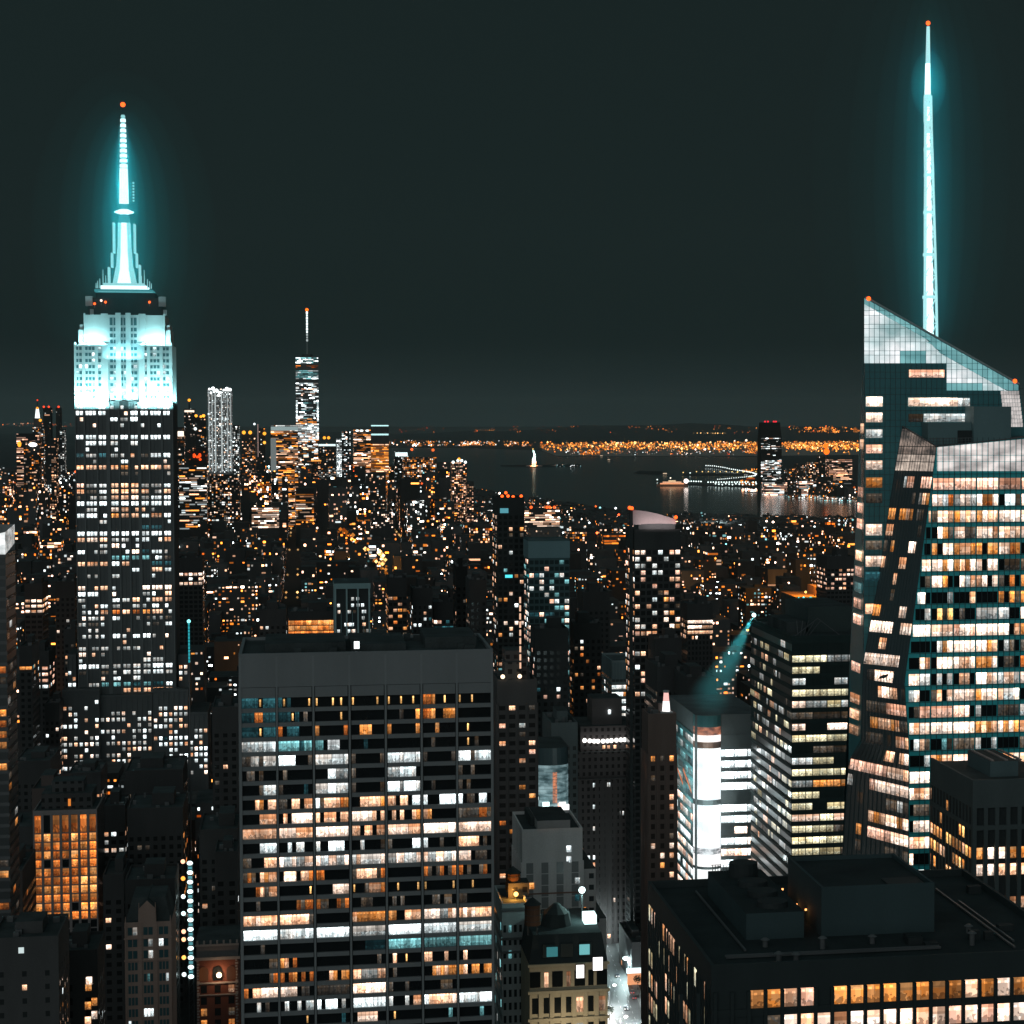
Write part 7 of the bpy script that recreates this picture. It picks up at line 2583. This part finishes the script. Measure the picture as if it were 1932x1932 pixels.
q = MB(); p = on_ground(1416, 921, 0); q.cyl(0, 0, 0, 30, 2, 2, far_wall(.1), 8); q.cyl(0, -6, 34, 38, 16, 16, glow((1, .16, .03), .5), 20); q.cyl(0, -14, 39, 41, 3, 12, glow((1, .55, .1), 1.2), 20)
tag(q.build("shore_clock", None, p), "round amber ringed clock sign glowing on the other shore's waterfront", "clock sign")

# ------------------------------------------------------------------ ordinary city blocks filling the streets
blockers = []
for o in scene.objects:
    if o.parent is None and o.get("category") in ("building",):
        xs_, ys_ = [], []
        for ch in o.children:
            if ch.name.startswith(("walls", "glazing", "tower_shaft", "glass_skin", "lower_wing")):
                for c in ch.bound_box:
                    xs_.append(c[0]); ys_.append(c[1])
        if xs_:
            blockers.append((o.location.copy(), min(xs_) - 4, max(xs_) + 4, min(ys_) - 4, max(ys_) + 4))
gu = Vector((math.cos(GRID), math.sin(GRID), 0)); gv = Vector((-math.sin(GRID), math.cos(GRID), 0))
def blocked(c, w, d):
    for loc, xa, xb, ya, yb in blockers:
        r_ = c - loc
        a, b2 = r_.dot(gu), r_.dot(gv)
        if a + w > xa and a < xb and b2 + d > ya and b2 < yb:
            return True
    return False
def poly_hit(px, py, poly):
    ins = False
    j = len(poly) - 1
    for i in range(len(poly)):
        xi, yi = poly[i]; xj, yj = poly[j]
        if (yi > py) != (yj > py) and px < (xj - xi) * (py - yi) / (yj - yi) + xi:
            ins = not ins
        j = i
    return ins
AVE = 215.0            # avenue spacing
street_x0 = None
cand = []
b_lo = 0
v_ = 930.0
# a wide street keeps the gap in the lower middle open
while v_ < 6900:
    rowd = 34 + R.random() * 10
    u_ = -3800.0
    while u_ < 3800:
        if u_ % AVE > AVE - 26:
            u_ += 26 - ((u_ % AVE) - (AVE - 26)) + .1
            continue
        w = R.choice((14, 18, 22, 26, 32, 40)) + 4 * R.random()
        w = min(w, AVE - 26 - (u_ % AVE) + .01)
        if w < 9:
            u_ += w + .2
            continue
        c = gu * u_ + gv * v_
        px, py = proj(c)
        u_ += w + R.choice((.2, .2, 1.5))
        if not (-40 < px < 1985) or c.y < 900:
            continue
        if poly_hit(px, py, shore) or poly_hit(px, py - 4, shore) or py < 936 and px > 880:
            continue
        if blocked(c, w, rowd):
            continue
        far = c.y
        if far < 1350:
            h = R.uniform(24, 60)
        elif far < 2300:
            h = R.choice((R.uniform(18, 50), R.uniform(30, 75), R.uniform(50, 100)))
        elif far < 3300:
            h = R.choice((R.uniform(14, 30), R.uniform(18, 45), R.uniform(30, 80)))
        elif far < 4300:
            h = R.choice((R.uniform(12, 24), R.uniform(12, 30), R.uniform(25, 60)))
        else:
            h = R.choice((R.uniform(14, 50), R.uniform(30, 90), R.uniform(60, 140)))
            if px > 830: h = min(h, 34)
            if px < 400: h *= .9
        if 1120 < px < 1235 and far < 1350:      # the open street
            h = min(h, 14)
            if 1085 < px < 1232 and far < 1180:
                continue
        # keep roofs below what stands free behind them in the photograph's valley of streets
        cand.append((c, w, rowd, h, px))
    v_ += rowd + R.choice((1, 1, 17))
vis = []
for c, w, d, h, px in cand:
    f = (c - CAM).dot(FWD)
    vis.append((w * F_PX / f * min(h, 60) * F_PX / f, c, w, d, h, px))
vis.sort(key=lambda q: -q[0])
CITY = [[('c', 4), ('a', 3), ('C', 2), ('w', 2), ('o', 2), ('W', 1)], [('a', 4), ('o', 3), ('c', 3)], [('C', 2), ('W', 3), ('w', 3), ('c', 2)], [('c', 3), ('p', 3), ('a', 2)], [('W', 2), ('T', 1), ('c', 2), ('a', 2)]]
TONE = ["cream and amber", "amber", "white", "pinkish", "mixed"]
ORD = "first second third fourth fifth sixth seventh eighth ninth tenth eleventh twelfth thirteenth fourteenth fifteenth sixteenth seventeenth eighteenth nineteenth twentieth".split()
LAND = [(20, "the slanted-top edge tower"), (235, "the stone skyscraper"), (360, "the neon mast"), (415, "the white floodlit tower"), (500, "the cream lit far hall"), (590, "the orange glowing block"), (665, "the teal columned tower"), (750, "the amber ladder block"), (837, "the cream topped block"),
        (960, "the red-lamped tower"), (1036, "the teal capped tower"), (1090, "the stepped lamp-row tower"), (1186, "the grey ribbed office"), (1240, "the pink sail tower"), (1340, "the blazing corner screen"), (1450, "the searchlight block"), (1560, "the orange terminal"), (1750, "the faceted glass tower")]
things = vis[:235]
rest = vis[235:]
def city_mesh(q, c, w, d, h, far, ox, oy, rot):
    cs, sn = rot
    wl = far_wall(R.choice((.03, .04, .05, .065, .085)))
    P = lambda a, b2, e: (ox + a * cs - b2 * sn, oy + a * sn + b2 * cs, e)
    def bx(x0, x1, y0, y1, z0, z1):
        a, b2, c2, d2 = (x0, y0), (x1, y0), (x1, y1), (x0, y1)
        for p_, r_ in ((a, b2), (b2, c2), (c2, d2), (d2, a)):
            q.face((P(*p_, z0), P(*r_, z0), P(*r_, z1), P(*p_, z1)), wl)
        q.face((P(*a, z1), P(*b2, z1), P(*c2, z1), P(*d2, z1)), ROOF_DARK)
    bx(0, w, 0, d, 0, h)
    if R.random() < .7:
        xx, yy = w * R.uniform(.1, .6), d * R.uniform(.2, .6)
        bx(xx, xx + w * .25, yy, yy + d * .25, h, h + R.uniform(2.5, 5))
    pi = R.randrange(5)
    big = 1.0 if far < 2200 else 1.0 + (far - 2200) / 2600
    r = R.random()
    prob = .05 if r < .30 else (.14 if r < .70 else (.28 if r < .93 else .6))
    if far < 2400:
        prob = min(prob * 1.45, .62)
    far_windows(q, w, d, h, 3.6 * (1 if far < 2800 else 1.35), 3.3 * (1 if far < 2800 else 1.3), prob, CITY[pi], 2.4 if far < 2500 else 2.8, max(0, h - 75), min(.48 * big, .75), min(.42 * big, .7), R.random() < .12, .6,
                (ox / oy if oy else 0) > (566 - CX) / F_PX, ox, oy, rot)
    if R.random() < .10:
        q.octa(*P(w * R.random(), -1.0, h + 2), 1.4 * big, dot(R.choice('WCTar'), 1.8), R.random())
    return pi, prob
groups_l = {}
rc = (math.cos(GRID), math.sin(GRID))
infos = []
for _, c, w, d, h, px in things:
    q = MB()
    pi, prob = city_mesh(q, c, w, d, h, c.y, 0, 0, (1, 0))
    o = q.build("city_block", None, c, GRID)
    k_ = min(range(len(LAND)), key=lambda i: abs(LAND[i][0] - px))
    infos.append((c.y, o, k_, pi, prob, h, w))
infos.sort(key=lambda t: t[0])
cnt = {}
for far, o, k_, pi, prob, h, w in infos:
    size = "low" if h < 28 else ("mid-height" if h < 55 else "tall")
    shape = "narrow" if w < 20 else ("" if w < 34 else "broad")
    dens = "unlit dark" if prob < .05 else ("sparse " + TONE[pi] if prob < .1 else ("scattered " + TONE[pi] if prob < .3 else "many " + TONE[pi]))
    sd_ = ("before" if far < 1250 else "behind") 
    ky = (size, shape, dens, sd_, k_)
    cnt[ky] = cnt.get(ky, 0) + 1
    n_ = cnt[ky]
    lab = f"{size} {shape} block with {dens} windows {sd_} {LAND[k_][1]}".replace("  ", " ")
    if n_ > 1:
        lab += f", {ORD[min(n_ - 1, 19)]} back"
    tag(o, lab, "building", "ordinary blocks of the city")
q = MB()
for _, c, w, d, h, px in rest:
    city_mesh(q, c, w, d, h, c.y, c.x, c.y, rc)
tag(q.build("distant_city"), "dark far city mass speckled with small lit windows", "city mass", "ordinary blocks of the city", "stuff")
print("city", len(things), len(rest))

# street lamps far off along avenues: uncountable sparkle
SL = []
for av in range(-14, 16):
    u_ = av * AVE + AVE - 13
    v_ = 1150.0
    amber = R.random() < .75
    lit_av = R.random() < .5 and abs(proj(gu * u_ + gv * 2500)[0] - 566) > 60
    while v_ < 6400:
        c = gu * u_ + gv * v_
        px, py = proj(c)
        if -20 < px < 1950 and not poly_hit(px, py, shore) and not (py < 940 and px > 880) and (lit_av or R.random() < .25):
            for s_ in (-8, 8):
                if R.random() < .75:
                    SL.append((c + gu * s_ + Vector((0, 0, 9)), .9 + v_ * .00035, dot('l' if amber else 'W', 1.2)))
        v_ += 36 + 20 * R.random()
# the one diagonal avenue that shows as a bright amber line
for i in range(46):
    t = (i / 45 + R.gauss(0, .02))
    t = min(max(t, 0), 1)
    if .36 < t < .44 or .6 < t < .66: continue
    px, py = 640 + 100 * t + R.gauss(0, 2), 998 + 95 * t ** 1.25 + R.gauss(0, 2.5)
    p = at(px, py, 3700 - 1750 * t)
    SL.append((p, (3.0 - 1.6 * t) * R.uniform(.35, 1.5), dot(R.choice('aaalo'), 1.7)))
for i in range(16):
    SL.append((at(718 + R.gauss(0, 3) + .3 * i, 1040 + i * 1.6, 2400), 2.2, dot('l', 1.8)))
lights("street_lights", SL, "amber street lights strung along the far avenues", "street lights")

# street glow: lamps down in the canyons
for px, Y, pw, col in ((90, 1390, 6e4, (1, .30, .05)), (30, 1600, 9e4, (1, .4, .1)), (60, 2100, 1.2e5, (1, .4, .1)), (400, 1500, 9e4, (1, .45, .15)), (440, 2000, 1.2e5, (1, .4, .1)), (722, 2400, 2.2e5, (1, .36, .06)), (700, 2900, 2.2e5, (1, .4, .08)),
                       (660, 3500, 2.6e5, (1, .4, .08)), (900, 1700, 1.0e5, (1, .45, .2)), (1150, 1700, 1.0e5, (.9, .8, .7)), (1330, 1500, 1.0e5, (1, .5, .2)), (1400, 2200, 1.6e5, (1, .45, .15)), (1500, 2700, 2e5, (1, .4, .1)), (820, 3000, 2e5, (1, .45, .15)), (470, 3200, 2.4e5, (1, .4, .1)), (1240, 2600, 2e5, (1, .5, .2)), (560, 1700, 9e4, (1, .45, .15)), (1080, 2300, 1.4e5, (1, .5, .2))):
    p = on_ground(px, 790 + 260 * F_PX / Y); p.z = 26
    point(p, col, pw, None, 2, "canyon_street_lamp")

# ------------------------------------------------------------------ the street in the lower middle
Y0 = on_ground(1186, 1932)
sd = Vector((-math.sin(math.radians(7.5)), math.cos(math.radians(7.5)), 0)); sn_ = Vector((sd.y, -sd.x, 0))
cen = on_ground(1184, 1910)
b = MB(); road = wall((.10, .105, .107), .6, .4, .35, key="road")
def SP_(a, s, z): return cen + sn_ * a + sd * s + Vector((0, 0, z))
b.face((SP_(-6.5, -120, .004), SP_(6.5, -120, .004), SP_(6.5, 420, .004), SP_(-6.5, 420, .004)), road)
tag(b.build("road"), kind="structure")
pave = wall((.24, .25, .25), .8, .2, .3, key="pavement")
b = MB()
for s_ in (-1, 1):
    a0_, a1_ = (-11, -6.5) if s_ < 0 else (6.5, 9.5)
    b.face((SP_(a0_, -120, .14), SP_(a1_, -120, .14), SP_(a1_, 420, .14), SP_(a0_, 420, .14)), pave)
    e = a1_ if s_ < 0 else a0_
    b.face((SP_(e, -120, .004), SP_(e, 420, .004), SP_(e, 420, .14), SP_(e, -120, .14)), pave)
tag(b.build("pavement"), kind="structure")
b = MB(); pw_ = wall((.7, .7, .68), .7, .2, .2, key="road_paint")
for a in (-2.2, 2.2):
    for s in range(-110, 400, 9):
        b.face((SP_(a - .08, s, .008), SP_(a + .08, s, .008), SP_(a + .08, s + 3.2, .008), SP_(a - .08, s + 3.2, .008)), pw_)
tag(b.build("road_markings"), kind="structure")
for i, (a, s, col, pw) in enumerate(((-7, -40, (1, .93, .9), 20000), (7, -20, (.8, 1, 1), 16000), (-7, 10, (.9, 1, 1), 14000), (7, 55, (.75, 1, 1), 20000), (-7, 110, (.8, 1, 1), 14000), (7, 160, (1, .9, .8), 12000), (-7, 230, (.9, 1, 1), 10000))):
    o = empty("street_lamp", SP_(a, s, .14))
    tag(o, ["first street lamp on the yellow mansion side, near the bottom edge", "street lamp by the orange shopfront", "second street lamp on the yellow mansion side", "very bright white street lamp across from the mansion roof", "third street lamp on the mansion side, further up the street", "street lamp with a warm head far up the street", "farthest street lamp at the street's dark end"][i], "street lamp", "street lamps along the bright street")
    q = MB(); q.cyl(0, 0, 0, 9, .16, .1, STEEL, 8); q.bar((0, 0, 9), (-2.2 * (1 if a > 0 else -1), 0, 9.6), .08, STEEL); q.build("pole", o)
    q = MB(); q.ball(-2.2 * (1 if a > 0 else -1), 0, 9.5, .95 if i != 3 else 1.5, glow(col, 4), 8, 5, .6); q.build("lamp_head", o)
    point((-2.2 * (1 if a > 0 else -1), 0, 8.2), col, pw, o, .4, "street_lamp_light")
# shop light along the left pavement
area(SP_(-11, -30, 4), SP_(-7, -30, 0), (1, .90, .84), 16000, 80, 3, None, "shop_light")
def make_car(body_m, label):
    o = empty("parked_car", (0, 0, 0)); tag(o, label, "car", "cars in the bright street")
    q = MB(); q.prism([(-.9, -2.2), (.9, -2.2), (.9, 2.2), (-.9, 2.2)], .35, .95, body_m, None, .96); q.build("body", o)
    q = MB(); q.prism([(-.8, -1.3), (.8, -1.3), (.8, 1.2), (-.8, 1.2)], .95, 1.5, DARK_GLASS, body_m, .78); q.build("cabin", o)
    for x in (-.85, .85):
        for y in (-1.4, 1.4):
            q = MB(); q.box(x - .12, x + .12, y - .34, y + .34, 0, .68, BLACK); wh_ = q.build("wheel", o); q = MB(); q.bar((x - .13, y, .34), (x + .13, y, .34), .18, STEEL); q.build("rim", wh_)
    for x in (-.6, .6):
        q = MB(); q.box(x - .2, x + .2, -2.28, -2.2, .6, .8, glow((1, .96, .9), 5)); q.build("headlight", o)
        q = MB(); q.box(x - .2, x + .2, 2.2, 2.28, .6, .8, glow((1, .05, .02), 2)); q.build("tail_light", o)
    return o
def dup(o, label):
    r_ = o.copy(); COL.objects.link(r_); r_["label"] = label
    for ch in o.children:
        c = ch.copy(); COL.objects.link(c); c.parent = r_
        for g_ in ch.children:
            d_ = g_.copy(); COL.objects.link(d_); d_.parent = c
    return r_
cab = make_car(wall((.75, .42, .03), .35, .5, .1, key="yellow_paint"), "yellow taxi beside the kerb across from the mansion roof")
dark_car = make_car(wall((.05, .05, .06), .3, .5, .1, key="dark_paint"), "dark car in the near lane with its lamps on")
cab.location = SP_(4.6, 140, .004); dark_car.location = SP_(-.2, 5, .004)
for src, lab, a, s, f in ((cab, "second yellow taxi further up the bright street", 1.6, 185, 0), (dark_car, "dark car by the orange shopfront kerb", 5.2, 22, 1), (dark_car, "dark car in the middle lane under the brightest lamp", 1.4, 60, 0), (cab, "yellow taxi in the mansion side lane", -4.4, 84, 0), (dark_car, "dark car at the head of the street's bright stretch", -.4, 120, 0), (dark_car, "dark car parked behind the shopfront car", 5.2, 31, 1)):
    o = dup(src, lab); o.location = SP_(a, s, .004); o.rotation_euler.z = math.radians(6) + (math.pi if f else 0)
for o in (cab, dark_car): o.rotation_euler.z = math.radians(6)
TRE = wall((.03, .045, .03), .9, .1, .5, key="street_tree_leaves")
for i, (a, s) in enumerate(((-9, -12), (8.4, 36), (-9, 48), (8.4, 90))):
    o = empty("street_tree", SP_(a, s, .14)); tag(o, ["small street tree on the mansion pavement", "small street tree on the shopfront pavement", "small street tree up the mansion pavement", "small street tree up the far pavement"][i], "tree", "street trees")
    q = MB(); q.cyl(0, 0, 0, 3.2, .16, .1, BLACK, 6); q.build("trunk", o)
    q = MB()
    for _ in range(420):
        d_ = Vector((R.gauss(0, 1), R.gauss(0, 1), R.gauss(0, .8))); d_ = d_.normalized() * R.uniform(.6, 2.1) + Vector((0, 0, 4.8))
        n1 = Vector((R.gauss(0, 1), R.gauss(0, 1), R.gauss(0, 1))).normalized() * .32; n2 = n1.cross(Vector((R.random(), R.random(), 1))).normalized() * .2
        q.face((d_ - n1, d_ + n2, d_ + n1, d_ - n2), TRE, R.random())
    q.build("crown", o)

# ------------------------------------------------------------------ the night air over the whole city
q = MB()
q.box(-14000, 14000, -300, 40000, -1.5, 640, haze_mat(HAZE_D, (.46, .62, .62)), None, True)
tag(q.build("haze"), "thin city haze paling the far shore and streets", "haze", kind="stuff")
